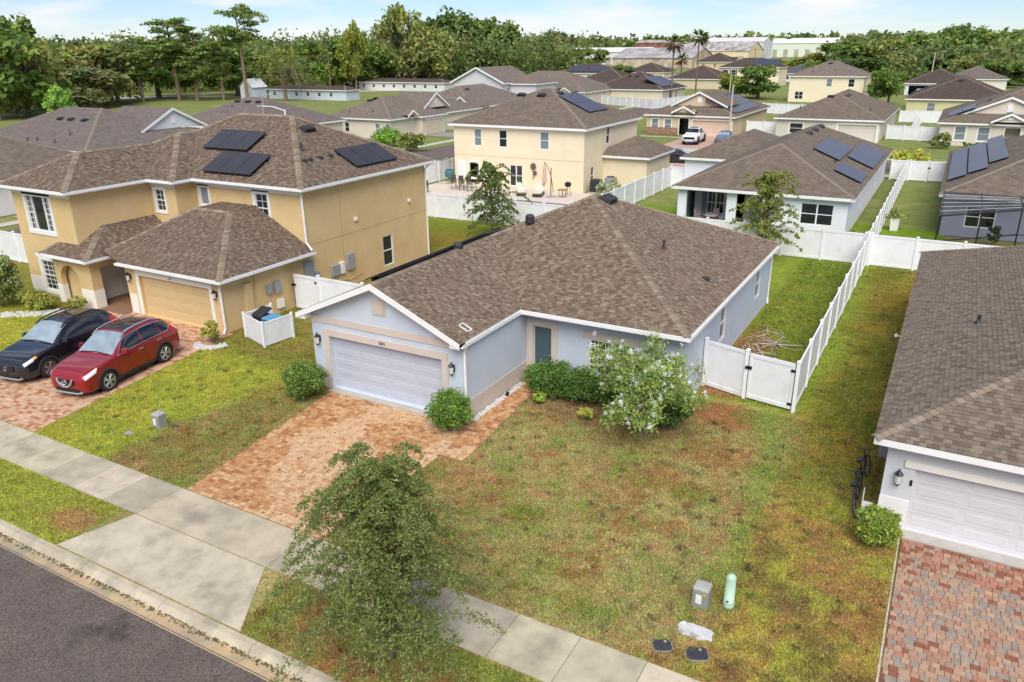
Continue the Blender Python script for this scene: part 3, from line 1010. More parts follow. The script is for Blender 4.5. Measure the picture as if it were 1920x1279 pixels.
def win_trim(house, F, u0, u1, z0, z1, m, t=0.12, proud=0.03, sides='lrtb'):
    q = MB()
    if 't' in sides: q.fbox(F, u0 - t, 0.001, z1, u1 + t, proud, z1 + t)
    if 'b' in sides: q.fbox(F, u0 - t, 0.001, z0 - t, u1 + t, proud + .012, z0)
    if 'l' in sides: q.fbox(F, u0 - t, 0.001, z0, u0, proud - .003, z1)
    if 'r' in sides: q.fbox(F, u1, 0.001, z0, u1 + t, proud - .003, z1)
    return q.build('window_trim', m, house)

def garage_door(house, F, u0, u1, z0, z1, m, sections=4, panels=4, d=-0.16):
    """sectional door: each section is a leaf of its own with pressed panels"""
    b = MB(); b.fbox(F, u0, d - .06, z0, u1, d - .022, z1)
    root = b.build('garage_door', m, house)
    h = (z1 - z0) / sections
    for s in range(sections):
        q = MB()
        a, e = z0 + h * s + .004, z0 + h * (s + 1) - .004
        q.fbox(F, u0, d - .02, a, u1, d, e)
        pw = (u1 - u0) / panels
        for k in range(panels):
            x0, x1 = u0 + pw * k + pw * .07, u0 + pw * (k + 1) - pw * .07
            y0, y1 = a + h * .2, e - h * .2
            i_ = 0.035
            o4 = [(x0, y0), (x1, y0), (x1, y1), (x0, y1)]; i4 = [(x0 + i_, y0 + i_), (x1 - i_, y0 + i_), (x1 - i_, y1 - i_), (x0 + i_, y1 - i_)]
            for j in range(4):
                (ax, az), (bx, bz), (cx, cz), (dx, dz) = o4[j], o4[(j + 1) % 4], i4[(j + 1) % 4], i4[j]
                q.face([F(ax, d + .001, az), F(bx, d + .001, bz), F(cx, d + .008, cz), F(dx, d + .008, dz)])
            q.face([F(x, d + .008, z) for x, z in i4])
        q.build('door_section', m, root)
    return root

def wall_lamp(house, F, u, z, s=1.0):
    l = MB(); l.fbox(F, u - .05 * s, 0, z - .1 * s, u + .05 * s, .03, z + .12 * s)
    c = F(u, .13 * s, z)
    l.tube([F(u, .02, z + .06 * s), F(u, .09 * s, z + .2 * s), F(u, .13 * s, z + .17 * s)], .012 * s, 6)
    l.lathe((c[0], c[1], z), [(.012 * s, .26 * s), (.02 * s, .22 * s), (.10 * s, .12 * s), (.095 * s, .1 * s)], 8)
    l.lathe((c[0], c[1], z), [(.05 * s, -.16 * s), (.07 * s, -.13 * s), (.02 * s, -.2 * s)], 8)
    o = l.build('wall_lamp', M_black, house)
    gl = MB(); gl.lathe((c[0], c[1], z), [(.055 * s, -.13 * s), (.08 * s, .1 * s)], 8)
    gl.build('lamp_glass', M_lampglass, o)
    return o

def solar(roof, P, u0, v0, nu, nv, pw, ph, m=None, gap=0.03, lift=0.16, lab=None):
    for i in range(nu):
        for j in range(nv):
            a, b = u0 + i * (pw + gap), v0 + j * (ph + gap)
            q = MB()
            q.hexa([P.at(a, b, lift - .04), P.at(a + pw, b, lift - .04), P.at(a + pw, b + ph, lift - .04), P.at(a, b + ph, lift - .04), P.at(a, b, lift), P.at(a + pw, b, lift), P.at(a + pw, b + ph, lift), P.at(a, b + ph, lift)])
            o = q.build('solar_panel', m or M_solar, roof)
    r_ = MB()
    L = nu * (pw + gap) - gap
    for j in range(nv):
        for t in (.22, .78):
            v = v0 + j * (ph + gap) + ph * t
            r_.hexa([P.at(u0 - .05, v - .02, 0.0), P.at(u0 + L + .05, v - .02, 0.0), P.at(u0 + L + .05, v + .02, 0.0), P.at(u0 - .05, v + .02, 0.0)] + [P.at(u0 - .05, v - .02, lift - .05), P.at(u0 + L + .05, v - .02, lift - .05), P.at(u0 + L + .05, v + .02, lift - .05), P.at(u0 - .05, v + .02, lift - .05)])
    r_.build('mounting_rail', M_black, roof)

def roof_vent(roof, P, u, v, w=0.7, d=0.45, h=0.16):
    q = MB()
    a = [P.at(u - w / 2, v - d / 2, 0), P.at(u + w / 2, v - d / 2, 0), P.at(u + w / 2, v + d / 2, 0), P.at(u - w / 2, v + d / 2, 0)]
    b = [P.at(u - w / 2 * .9, v - d / 2 * .9, h), P.at(u + w / 2 * .9, v - d / 2 * .9, h), P.at(u + w / 2 * .85, v + d / 2 * .6, h * 1.05), P.at(u - w / 2 * .85, v + d / 2 * .6, h * 1.05)]
    q.hexa(a + b)
    q.hexa([P.at(u - w * .6, v - d * .62, -.002), P.at(u + w * .6, v - d * .62, -.002), P.at(u + w * .6, v + d * .62, -.002), P.at(u - w * .6, v + d * .62, -.002), P.at(u - w * .6, v - d * .62, .03), P.at(u + w * .6, v - d * .62, .03), P.at(u + w * .6, v + d * .62, .03), P.at(u - w * .6, v + d * .62, .03)])
    for k in range(3):
        z = h * (.25 + .25 * k)
        q.hexa([P.at(u - w * .48, v - d * .52, z), P.at(u + w * .48, v - d * .52, z), P.at(u + w * .48, v - d * .44, z), P.at(u - w * .48, v - d * .44, z), P.at(u - w * .48, v - d * .52, z + .015), P.at(u + w * .48, v - d * .52, z + .015), P.at(u + w * .48, v - d * .44, z + .015), P.at(u - w * .48, v - d * .44, z + .015)])
    return q.build('roof_vent', M_blackp, roof)

def vent_pipe(roof, P, u, v, h=0.35, r=0.05, m=None):
    q = MB(); b = P.at(u, v)
    q.tube([b - Vector((0, 0, .1)), b + Vector((0, 0, h))], r, 10)
    q.lathe(tuple(P.at(u, v, .01)), [(r * 2.4, -.01), (r * 2.2, .02), (r * 1.15, .1)], 10)
    return q.build('vent_pipe', m or M_blackp, roof)

def hip_planes(x0, x1, y0, y1, ze, s):
    w, l = x1 - x0, y1 - y0
    if w <= l:
        h = w / 2; z = ze + s * h; A, B = ((x0 + x1) / 2, y0 + h, z), ((x0 + x1) / 2, y1 - h, z)
        P = [[(x0, y0, ze), (x1, y0, ze), A], [(x1, y0, ze), (x1, y1, ze), B, A], [(x1, y1, ze), (x0, y1, ze), B], [(x0, y1, ze), (x0, y0, ze), A, B]]
    else:
        h = l / 2; z = ze + s * h; A, B = (x0 + h, (y0 + y1) / 2, z), (x1 - h, (y0 + y1) / 2, z)
        P = [[(x0, y0, ze), (x1, y0, ze), B, A], [(x1, y0, ze), (x1, y1, ze), B], [(x1, y1, ze), (x0, y1, ze), A, B], [(x0, y1, ze), (x0, y0, ze), A]]
    return [Plane([q for i, q in enumerate(p) if i == 0 or (Vector(q) - Vector(p[i - 1])).length > 1e-6]) for p in P]

def gutter_run(house, pts, ze, closed=False):
    g_ = MB()
    chain_box(g_, pts, -.125, -.11, ze - .14, ze - .015, closed)
    chain_box(g_, pts, -.11, -.004, ze - .14, ze - .126, closed)
    return g_.build('gutter', M_white, house)

def fascia_run(house, pts, ze, over, closed=False, h=0.2):
    g_ = MB(); chain_box(g_, pts, 0.0, over, ze - h, ze - .012, closed)
    return g_.build('fascia', M_white, house)

def downspout(house, pts, w=0.05):
    q = MB(); q.tube(pts, w, 6)
    return q.build('downspout', M_white, house)

def side_frame(x0, x1, y0, y1, side):
    return {'S': frame((x0, y0), (x1, y0)), 'E': frame((x1, y0), (x1, y1)), 'N': frame((x1, y1), (x0, y1)), 'W': frame((x0, y1), (x0, y0))}[side]

# ================================================================ the blue-grey house
M_blue = mat('blue_stucco', (0.55, 0.60, 0.675), 0.9, 0.04, 1.2, 0.45, 90, stain=(0.525, 0.57, 0.635), stain_scale=.7, stain_lo=.45, stain_hi=.7)
M_blued = mat('blue_door', (0.475, 0.495, 0.565), 0.6, 0.04, 1.5, 0.1, 40)
M_beige = mat('beige_trim', (0.585, 0.50, 0.43), 0.88, 0.05, 1.5, 0.3, 120)
M_teal = mat('teal_door', (0.058, 0.105, 0.12), 0.4, 0.08, 2)
TAN = [(0.213, 0.162, 0.118), (0.173, 0.126, 0.092), (0.263, 0.206, 0.154), (0.136, 0.097, 0.070), (0.190, 0.140, 0.102), (0.154, 0.107, 0.078), (0.231, 0.179, 0.133)]
CAPS = [(0.260, 0.204, 0.150), (0.223, 0.172, 0.124), (0.286, 0.232, 0.172), (0.202, 0.155, 0.114)]

BH = thing('blue_house', 'pale blue single-storey house with brown hip roof and front garage gable, centre', 'house', (-14, 25, 0))
gx0, gx1, gy, my, rx, by = -20.6, -13.62, 20.8, 25.35, -7.2, 39.6
FG, FS, FM, FR_ = frame((gx0, gy), (gx1, gy)), frame((gx1, gy), (gx1, my)), frame((gx1, my), (rx, my)), frame((rx, my), (rx, by))
ZE = 3.08
w = MB()
DG = (0.82, 6.03, 0.06, 2.22)
wall_face(w, FG, 0, FG.L, 0, 2.95, [DG], 0.22)
w.face([FG(0, 0, 2.95), FG(FG.L, 0, 2.95), FG(FG.L, 0, 3.02), FG(3.33, 0, 4.52), FG(0, 0, 3.02)])
wall_face(w, FS, 0, FS.L, 0, 2.95)
DD, WF = (0.30, 1.12, 0.10, 2.28), (2.72, 4.55, 0.72, 2.12)
wall_face(w, FM, 0, FM.L, 0, 2.95, [DD, WF], 0.16)
WS = (4.9, 5.75, 0.95, 2.45)
wall_face(w, FR_, 0, FR_.L, 0, 2.95, [WS, (11.2, 12.2, 1.0, 2.4)], 0.14)
wall_face(w, frame((rx, by), (gx0, by)), 0, gx0 * -1 + rx, 0, 2.95)
wall_face(w, frame((gx0, by), (gx0, gy)), 0, by - gy, 0, 2.95)
w.build('wall', M_blue, BH)
sl = MB(); sl.box(gx0 - .02, gy - .04, -.1, gx1 + .02, my, .05); sl.box(gx0 - .02, my, -.1, rx + .02, by + .02, .05)
sl.build('foundation', mat('slab_concrete', (0.42, 0.40, 0.36), 0.9, 0.1, 2), BH)
ap = MB(); ap.fbox(FG, DG[0] - .02, -.3, .0, DG[1] + .02, .32, .045); ap.build('threshold', MATS['slab_concrete'], BH)
# trim bands
t = MB()
tw = 0.26
t.fbox(FG, DG[0] - tw, .001, .05, DG[0], .03, DG[3] + tw); t.fbox(FG, DG[1], .001, .05, DG[1] + tw, .03, DG[3] + tw); t.fbox(FG, DG[0], .001, DG[3], DG[1], .03, DG[3] + tw)
t.build('garage_trim', M_beige, BH)
t = MB(); t.fbox(FG, 0.0, .001, 2.72, FG.L, .034, 2.98); t.build('gable_band', M_beige, BH)
t = MB()
t.fbox(FG, 3.05, .002, 3.42, 3.65, .03, 4.02); t.fbox(FG, 3.12, .03, 3.49, 3.58, .05, 3.95)
t.build('gable_vent', M_beige, BH, bevel=0.008)
t = MB(); t.fbox(FS, .0, .001, .04, FS.L, .028, .74); t.build('base_band', M_beige, BH)
t = MB()
t.fbox(FM, 0.03, .001, .05, DD[0], .03, 2.55); t.fbox(FM, DD[1], .001, .05, DD[1] + .26, .03, 2.55); t.fbox(FM, DD[0], .001, DD[3], DD[1], .03, 2.55)
t.build('door_trim', M_beige, BH)
t = MB(); t.fbox(FM, WF[0] - .3, .001, WF[3] + .02, WF[1] + .3, .03, WF[3] + .3); t.fbox(FM, WF[0] - .12, .001, WF[2] - .16, WF[1] + .12, .05, WF[2] - .01); build_split(t, 'window_trim', M_beige, BH)
garage_door(BH, FG, *DG, M_blued, sections=5, panels=4, d=-.2)
d = MB(); d.fbox(FM, DD[0] + .05, -.14, DD[2], DD[1] - .05, -.09, DD[3] - .05)
fd = d.build('front_door', M_teal, BH)
p = MB()
for a, b in ((.2, .95), (1.15, 1.95)):
    p.fbox(FM, DD[0] + .16, -.09, a + .1, DD[1] - .16, -.078, b + .1)
p.build('door_panel', M_teal, fd, bevel=.01)
p = MB(); k = FM(DD[1] - .12, -.05, 1.1); p.lathe(k, [(.03, -.03), (.035, 0), (.02, .03)], 10, 'y'); p.build('door_handle', M_grey, fd)
p = MB(); p.fbox(FM, DD[0], -.15, DD[2], DD[0] + .05, -.04, DD[3]); p.fbox(FM, DD[1] - .05, -.15, DD[2], DD[1], -.04, DD[3]); p.fbox(FM, DD[0] + .05, -.15, DD[3] - .05, DD[1] - .05, -.04, DD[3]); p.build('door_frame', M_beige, BH)
window(BH, FM, *WF, cols=3, rows=4, mull=1)
window(BH, FR_, *WS)
window(BH, FR_, 11.2, 12.2, 1.0, 2.4)
wall_lamp(BH, FG, 0.33, 2.02, 1.15); wall_lamp(BH, FG, 6.52, 1.98, 1.15)
def lettering(parent, body, size, F, u, d, z, m, name):
    cu = bpy.data.curves.new(name, 'FONT'); cu.body = body; cu.size = size; cu.extrude = .006; cu.align_x = 'CENTER'; cu.align_y = 'CENTER'
    to = bpy.data.objects.new(name, cu); C.objects.link(to)
    me = bpy.data.meshes.new_from_object(to.evaluated_get(bpy.context.evaluated_depsgraph_get()))
    bpy.data.objects.remove(to)
    a, b, c = Vector(F(1, 0, 0)) - Vector(F(0, 0, 0)), Vector((0, 0, 1)), Vector(F(0, 1, 0)) - Vector(F(0, 0, 0))
    off = ORG[parent.name]
    for v in me.vertices:
        v.co = Vector(F(u, d, z)) + a * v.co.x + b * v.co.y + c * v.co.z - off
    me.materials.clear(); me.materials.append(m)
    o = bpy.data.objects.new(name, me); link(o, parent); ORG[o.name] = off
    return o
lettering(BH, '541', .2, FG, 3.42, .04, 2.35, M_black, 'house_number')

# roof
L_, R_, Fm, B_, GF, GR = -21.0, -6.95, 24.72, 40.05, 20.42, -13.55
s1 = 0.44
A1 = ((L_ + R_) / 2, 32.4, ZE + s1 * (R_ - L_) / 2); A2 = ((L_ + R_) / 2, 32.75, A1[2])
sf = (A1[2] - ZE) / (A1[1] - Fm)
gxr = (L_ + GR) / 2; gz_ = ZE + s1 * (GR - gxr)
V_ = (gxr, Fm + (gz_ - ZE) / sf, gz_)
PF = Plane([(GR, Fm, ZE), (R_, Fm, ZE), A1, V_])
PR = Plane([(R_, Fm, ZE), (R_, B_, ZE), A2, A1])
PB = Plane([(R_, B_, ZE), (L_, B_, ZE), A2])
PL = Plane([(L_, B_, ZE), (L_, GF, ZE), (gxr, GF, gz_), V_, A1, A2])
PG = Plane([(GR, GF, ZE), (GR, Fm, ZE), V_, (gxr, GF, gz_)])
roof = roof_deck(BH, [PF, PR, PB, PL, PG], M_deck)
lay_shingles(roof, [PF, PG, PR, PB, PL], TAN, (-11.5, 23.5, 3), 300, seed=5)
ridge_caps(roof, [((R_, Fm, ZE), A1, PF.N, PR.N), (A1, A2, PR.N, PL.N), ((R_, B_, ZE), A2, PR.N, PB.N), (V_, A1, PF.N, PL.N), ((gxr, GF, gz_), V_, PG.N, PL.N)], CAPS)
# eaves, rakes, gutters
fascia_run(BH, [(GR, GF), (GR, Fm), (R_, Fm), (R_, B_), (L_, B_), (L_, GF)], ZE, .42)
gutter_run(BH, [(GR, GF + .02), (GR, Fm), (R_, Fm), (R_, B_)], ZE)
for a, b in (((GR, ZE), (gxr, gz_)), ((L_, ZE), (gxr, gz_))):
    q = MB()
    dx = 0.0
    q.hexa([(a[0], GF - .04, a[1] - .2), (b[0], GF - .04, b[1] - .22), (b[0], gy - .01, b[1] - .22), (a[0], gy - .01, a[1] - .2), (a[0], GF - .04, a[1] + .012), (b[0], GF - .04, b[1] + .012), (b[0], gy - .01, b[1] - .03), (a[0], gy - .01, a[1] - .03)])
    q.build('rake_board', M_white, BH)
downspout(BH, [(GR + .06, GF + .12, ZE - .12), (GR + .06, GF + .3, ZE - .22), (gx1 + .04, gy - .05, ZE - .4), (gx1 + .06, gy - .06, .25), (gx1 + .1, gy - .16, .06)])
downspout(BH, [(R_ + .06, B_ - .5, ZE - .12), (rx + .06, by - .1, ZE - .4), (rx + .06, by - .1, .3), (rx + .12, by - .3, .06)])
roof_vent(roof, PR, 8.2, 7.1, .8, .6, .2)
vent_pipe(roof, PR, 6.3, 3.4, .38, .045)
q = MB(); c = PR.at(5.7, 1.15); q.lathe(tuple(c), [(.16, -.06), (.16, .07), (.1, .12), (.02, .13)], 14); q.build('turbine_cap', M_blackp, roof)
q = MB()
for a in ((0, 0, .3, .03), (0, .42, .3, .03), (0, 0, .03, .45), (.27, 0, .03, .45)):
    q.hexa([PG.at(.9 + a[0], .25 + a[1], .02), PG.at(.9 + a[0] + a[2], .25 + a[1], .02), PG.at(.9 + a[0] + a[2], .25 + a[1] + a[3], .02), PG.at(.9 + a[0], .25 + a[1] + a[3], .02), PG.at(.9 + a[0], .25 + a[1], .06), PG.at(.9 + a[0] + a[2], .25 + a[1], .06), PG.at(.9 + a[0] + a[2], .25 + a[1] + a[3], .06), PG.at(.9 + a[0], .25 + a[1] + a[3], .06)])
q.build('gutter_bracket', M_white, roof)
# solar array on the far (left) slope, its upper edge just showing over the ridge
yl = B_ - 21.5
solar(roof, PL, B_ - 31.0, 1.9, 8, 1, 1.02, 1.7, lift=.22)
q = MB()
for k in range(2):
    q.tube([(gxr - .32 + k * .02, GF + .9, gz_ - .02 + k * .1), (gxr - .30, V_[1], gz_ + .05 + k * .03), (gxr + 1.45, V_[1] + 1.9, gz_ + .42)], .024, 6)
q.build('array_rail', M_black, roof)
for yy in (26.3, 29.9):
    c = PL.at(B_ - yy, 4.0 if yy < 28 else 5.6)
    q = MB(); q.lathe(tuple(c), [(.2, -.1), (.2, .18), (.14, .26), (.02, .27)], 12); q.build('turbine_cap', M_blackp, roof)

# ================================================================ the yellow two-storey house
M_yel = mat('yellow_stucco', (0.68, 0.49, 0.245), 0.9, 0.05, 0.9, 0.45, 90, stain=(0.635, 0.445, 0.21), stain_scale=.6, stain_lo=.45, stain_hi=.7)
M_cream = mat('cream_trim', (0.80, 0.765, 0.68), 0.8, 0.04, 1.5)
M_yd = mat('yellow_door', (0.63, 0.46, 0.235), 0.7, 0.04, 1.2)
YH = thing('yellow_house', 'ochre yellow two-storey house with brown hip roofs and arched entry porch', 'house', (-36, 29, 0))
wx0, wx1, wy = -43.55, -38.5, 23.05          # front wing
bx1, by_ = -36.45, 27.7                      # bump
ex, fy, ey = -28.5, 29.0, 39.75              # main block
FW = frame((wx0, wy), (wx1, wy)); FWR = frame((wx1, wy), (wx1, by_)); FB = frame((wx1, by_), (bx1, by_)); FBR = frame((bx1, by_), (bx1, fy)); FMn = frame((bx1, fy), (ex, fy)); FE = frame((ex, 23.2), (ex, ey))
w = MB()
W_big, W_low = (1.15, 3.2, 3.65, 5.5), (1.3, 2.5, .35, 2.0)
wall_face(w, FW, 0, FW.L, 0, 5.85, [W_big, W_low])
wall_face(w, FWR, 0, FWR.L, 0, 5.85)
W1 = (.35, 1.1, 4.2, 5.4); wall_face(w, FB, 0, FB.L, 0, 5.85, [W1])
wall_face(w, FBR, 0, FBR.L, 0, 5.85)
W2, W3 = (.35, 1.05, 4.5, 5.5), (4.6, 5.5, 3.9, 5.45); wall_face(w, FMn, 0, FMn.L, 0, 5.85, [W2, W3])
WE = (12.0, 12.95, .35, 2.15)
wall_face(w, FE, 5.8, FE.L, 0, 5.85, [WE]); wall_face(w, FE, 0, 5.8, 0, 2.6)
wall_face(w, frame((ex, ey), (wx0, ey)), 0, ex * 0 + (ex - wx0), 0, 5.85); wall_face(w, frame((wx0, ey), (wx0, wy)), 0, ey - wy, 0, 5.85)
# garage front
FYG = frame((-35.3, 23.2), (ex, 23.2))
DY = (1.0, 6.05, .06, 2.12)
wall_face(w, FYG, 0, FYG.L, 0, 2.6, [DY], .2)
wall_face(w, frame((-35.3, 29), (-35.3, 23.2)), 0, 5.8, 0, 2.6)
w.build('wall', M_yel, YH)
j = MB(); j.fbox(FE, .02, .0015, 2.94, FE.L - .02, .008, 2.955); j.fbox(FE, 8.55, .0015, .05, 8.565, .009, 5.8)
j.build('control_joint', mat('joint_ochre', (0.36, 0.235, 0.09), 0.9), YH)  # control joints drawn as thin darker ochre strips
# porch: front arch and corner pier, open side
FP, FPS = frame((-40.4, 22.62), (-37.3, 22.62)), frame((-37.3, 22.62), (-37.3, 25.4))
pw = MB()
a0, a1, zs = .45, 2.05, 1.35
n = 10
arc = [(a0 + (a1 - a0) * .5 * (1 - math.cos(math.pi * k / n)), zs + (a1 - a0) * .5 * math.sin(math.pi * k / n)) for k in range(n + 1)]
for dd in (0, -.28):
    for q in ([(0, 1.02), (a0, 1.02), (a0, zs), (0, zs)], [(a1, 1.02), (FP.L, 1.02), (FP.L, zs), (a1, zs)]):
        pw.face([FP(u, dd, z) for u, z in q])
    pw.face([FP(u, dd, z) for u, z in [(0, zs)] + arc + [(FP.L, zs), (FP.L, 2.6), (0, 2.6)]])
for k in range(n):
    (u, z), (u2, z2) = arc[k], arc[k + 1]
    pw.face([FP(u, 0, z), FP(u2, 0, z2), FP(u2, -.28, z2), FP(u, -.28, z)])
for u in (a0, a1):
    pw.face([FP(u, 0, 1.02), FP(u, 0, zs), FP(u, -.28, zs), FP(u, -.28, 1.02)])
pw.fbox(FPS, 0.005, -.28, 1.02, .55, -.001, 2.6); pw.fbox(FPS, .55, -.28, 2.15, FPS.L + .4, -.001, 2.6)
pw.build('porch_wall', M_yel, YH)
pw = MB()
pw.fbox(FP, -.01, -.29, 0, a0 - .005, .012, 1.02); pw.fbox(FP, a1 + .005, -.285, 0, FP.L + .008, .012, 1.02); pw.fbox(FPS, .29, -.28, 0, .56, .01, 1.02)
pw.fbox(FW, .0, .002, .02, 1.2, .025, 1.0)
pw.fbox(FYG, .1, .002, .04, .62, .025, 1.05); pw.box(-37.25, 25.3, .0, -35.35, 25.4, 2.3)
pw.box(-38.49, 23.3, .02, -38.45, 27.6, 2.3)  # not wainscot: cream panel added so the shaded porch wall looks lit
build_split(pw, 'wainscot_or_lit_panel', M_cream, YH)
pf = MB(); pf.box(-40.3, 22.7, -.02, -35.3, 27.6, .06); pf.build('porch_floor', M_joint, YH)
t = MB()
for a, b in ((DY[0] - .24, DY[0]), (DY[1], DY[1] + .22)): t.fbox(FYG, a, .002, .05, b, .03, DY[3] + .24)
t.fbox(FYG, DY[0], .002, DY[3], DY[1], .03, DY[3] + .24)
t.build('garage_trim', M_cream, YH)
garage_door(YH, FYG, *DY, M_yd, 4, 4, d=-.16)
lettering(YH, '545', .16, FYG, 3.4, .04, 2.24, M_grey, 'house_number')
wall_lamp(YH, FYG, .36, 1.95, 1.2); wall_lamp(YH, FYG, 6.52, 1.9, 1.2)
window(YH, FW, W_big[0], W_big[0] + .5, W_big[2], W_big[3], 2, 6); window(YH, FW, W_big[0] + .52, W_big[1] - .52, W_big[2], W_big[3], split=False); window(YH, FW, W_big[1] - .5, W_big[1], W_big[2], W_big[3], 2, 6)
win_trim(YH, FW, *W_big, M_white, .2); 
window(YH, FW, *W_low, 3, 6); win_trim(YH, FW, *W_low, M_white, .2)
window(YH, FB, *W1, 2, 4); win_trim(YH, FB, *W1, M_white, .13)
window(YH, FMn, *W2, glass=M_glassb, split=False); win_trim(YH, FMn, *W2, M_cream, .13)
window(YH, FMn, *W3, 2, 4); win_trim(YH, FMn, *W3, M_white, .17)
window(YH, FE, *WE)
Z2, S2 = 6.0, .5
xr, xl, yb = -28.1, -44.0, 40.2
AR = (xr - 5.8, 34.4, 8.9); AL = (-38.2, 34.4, 8.9)
K1, K2, W1p, W2p = (-40.025, 31.275, 7.9875), (-40.025, 32.575, 7.9875), (-41.05, 25.55, 7.475), (-41.05, 30.25, 7.475)
z = Z2
YP = dict(wf=Plane([(xl, 22.6, z), (-38.1, 22.6, z), W1p]), wr=Plane([(-38.1, 22.6, z), (-38.1, 27.3, z), W2p, W1p]), bf=Plane([(-38.1, 27.3, z), (-36.05, 27.3, z), K1, W2p]),
          br=Plane([(-36.05, 27.3, z), (-36.05, 28.6, z), K2, K1]), mf=Plane([(-36.05, 28.6, z), (xr, 28.6, z), AR, AL, K2]), mr=Plane([(xr, 28.6, z), (xr, yb, z), AR]),
          bk=Plane([(xr, yb, z), (xl, yb, z), AL, AR]), lf=Plane([(xl, yb, z), (xl, 22.6, z), W1p, W2p, K1, K2, AL]))
DARKT = [(0.186, 0.139, 0.102), (0.149, 0.109, 0.081), (0.227, 0.175, 0.130), (0.118, 0.085, 0.062), (0.167, 0.122, 0.090), (0.136, 0.094, 0.069)]
yroof = roof_deck(YH, YP.values(), M_deck)
lay_shingles(yroof, list(YP.values()), DARKT, (-33, 28, 6), 200, seed=8, expo=.14, widths=(.14, .18, .22, .28))
ridge_caps(yroof, [((-38.1, 22.6, z), W1p, YP['wf'].N, YP['wr'].N), (W1p, W2p, YP['wr'].N, YP['lf'].N), (W2p, K1, YP['bf'].N, YP['lf'].N), ((-36.05, 27.3, z), K1, YP['bf'].N, YP['br'].N), (K1, K2, YP['br'].N, YP['lf'].N),
    (K2, AL, YP['mf'].N, YP['lf'].N), (AL, AR, YP['mf'].N, YP['bk'].N), ((xr, 28.6, z), AR, YP['mf'].N, YP['mr'].N), ((xr, yb, z), AR, YP['mr'].N, YP['bk'].N), ((xl, 22.6, z), W1p, YP['wf'].N, YP['lf'].N)], CAPS, w=.17, step=.26)
ch = [(xl, 22.6), (-38.1, 22.6), (-38.1, 27.3), (-36.05, 27.3), (-36.05, 28.6), (xr, 28.6), (xr, yb), (xl, yb)]
fascia_run(YH, ch, Z2, .42, True, .22); gutter_run(YH, ch, Z2, True)
fz = MB(); 
for F_, a, b in ((FW, 0, FW.L), (FB, 0, FB.L), (FMn, 0, FMn.L)): fz.fbox(F_, a, .001, 5.55, b, .03, 5.78)
build_split(fz, 'frieze_board', M_cream, YH)
# garage and porch roofs
GP = [Plane([(-35.15, 22.8, 2.75), (-28.0, 22.8, 2.75), (-31.8, 27.2, 4.75), (-34.4, 27.2, 4.75), (-36.9, 23.35, 3.0)]),
      Plane([(-28.0, 22.8, 2.75), (-28.0, 29.0, 2.75), (-31.8, 29.0, 4.75), (-31.8, 27.2, 4.75)]),
      Plane([(-36.9, 29.0, 3.0), (-36.9, 23.35, 3.0), (-34.4, 27.2, 4.75), (-34.4, 29.0, 4.75)])]
GP.append(Plane([(-34.4, 27.2, 4.75), (-31.8, 27.2, 4.75), (-31.8, 29.0, 4.78), (-34.4, 29.0, 4.78)]))
gr_ = roof_deck(YH, GP, M_deck)
lay_shingles(gr_, GP, DARKT, (-30, 23, 3), 150, seed=9, expo=.13)
ridge_caps(gr_, [((-28.0, 22.8, 2.75), (-31.8, 27.2, 4.75), GP[0].N, GP[1].N), ((-34.4, 27.2, 4.75), (-31.8, 27.2, 4.75), GP[0].N, Vector((0, 0.05, 1)).normalized()), ((-36.9, 23.35, 3.0), (-34.4, 27.2, 4.75), GP[0].N, GP[2].N)], CAPS, w=.16, step=.22)
PP = [Plane([(-40.75, 22.2, 2.75), (-36.85, 22.2, 2.75), (-38.8, 24.9, 4.15)]), Plane([(-36.85, 22.2, 2.75), (-36.85, 27.7, 2.75), (-38.8, 27.7, 4.15), (-38.8, 24.9, 4.15)]), Plane([(-40.75, 24.9, 2.75), (-40.75, 22.2, 2.75), (-38.8, 24.9, 4.15)])]
pr_ = roof_deck(YH, PP, M_deck)
lay_shingles(pr_, PP, DARKT, (-38, 22, 3), 100, seed=10, expo=.13)
ridge_caps(pr_, [((-36.85, 22.2, 2.75), (-38.8, 24.9, 4.15), PP[0].N, PP[1].N), ((-38.8, 24.9, 4.15), (-38.8, 27.7, 4.15), PP[1].N, PP[2].N), ((-40.75, 22.2, 2.75), (-38.8, 24.9, 4.15), PP[0].N, PP[2].N)], CAPS, w=.16, step=.22)
c1, c2 = [(-35.3, 22.8), (-28.0, 22.8), (-28.0, 29.0)], [(-40.75, 23.0), (-40.75, 22.2), (-36.85, 22.2), (-36.85, 26.2)]
for c_ in (c1, c2): fascia_run(YH, c_, 2.75, .38); gutter_run(YH, c_, 2.75)
downspout(YH, [(ex + .1, 28.75, 5.85), (ex + .06, 28.92, 5.6), (ex + .06, 28.95, 3.15), (ex + .5, 28.85, 2.8)], .055)
downspout(YH, [(ex + .35, 22.95, 2.6), (ex + .05, 23.14, 2.3), (ex + .05, 23.14, .3), (ex + .1, 22.95, .06)], .055)
downspout(YH, [(ex + .35, 39.9, 5.85), (ex + .06, 39.7, 5.5), (ex + .06, 39.7, .1)], .055)
solar(yroof, YP['mf'], -1.55, 2.62, 3, 1, 1.15, 1.85, lift=.2); solar(yroof, YP['mf'], .4, .5, 3, 1, 1.2, 1.9, lift=.2)
solar(yroof, YP['mr'], 5.05, .68, 3, 1, 1.2, 1.85, lift=.16)
roof_vent(yroof, YP['mr'], 5.5, 4.9, .8, .5, .22); vent_pipe(yroof, YP['mr'], 3.2, 3.1, .4, .05)
for u in (2.4, 2.85, 3.65, 4.45): 
    q = MB(); q.lathe(tuple(YP['mr'].at(u, 2.1)), [(.13, -.05), (.13, .1), (.08, .17), (.01, .18)], 10); q.build('roof_cap', M_blackp, yroof)
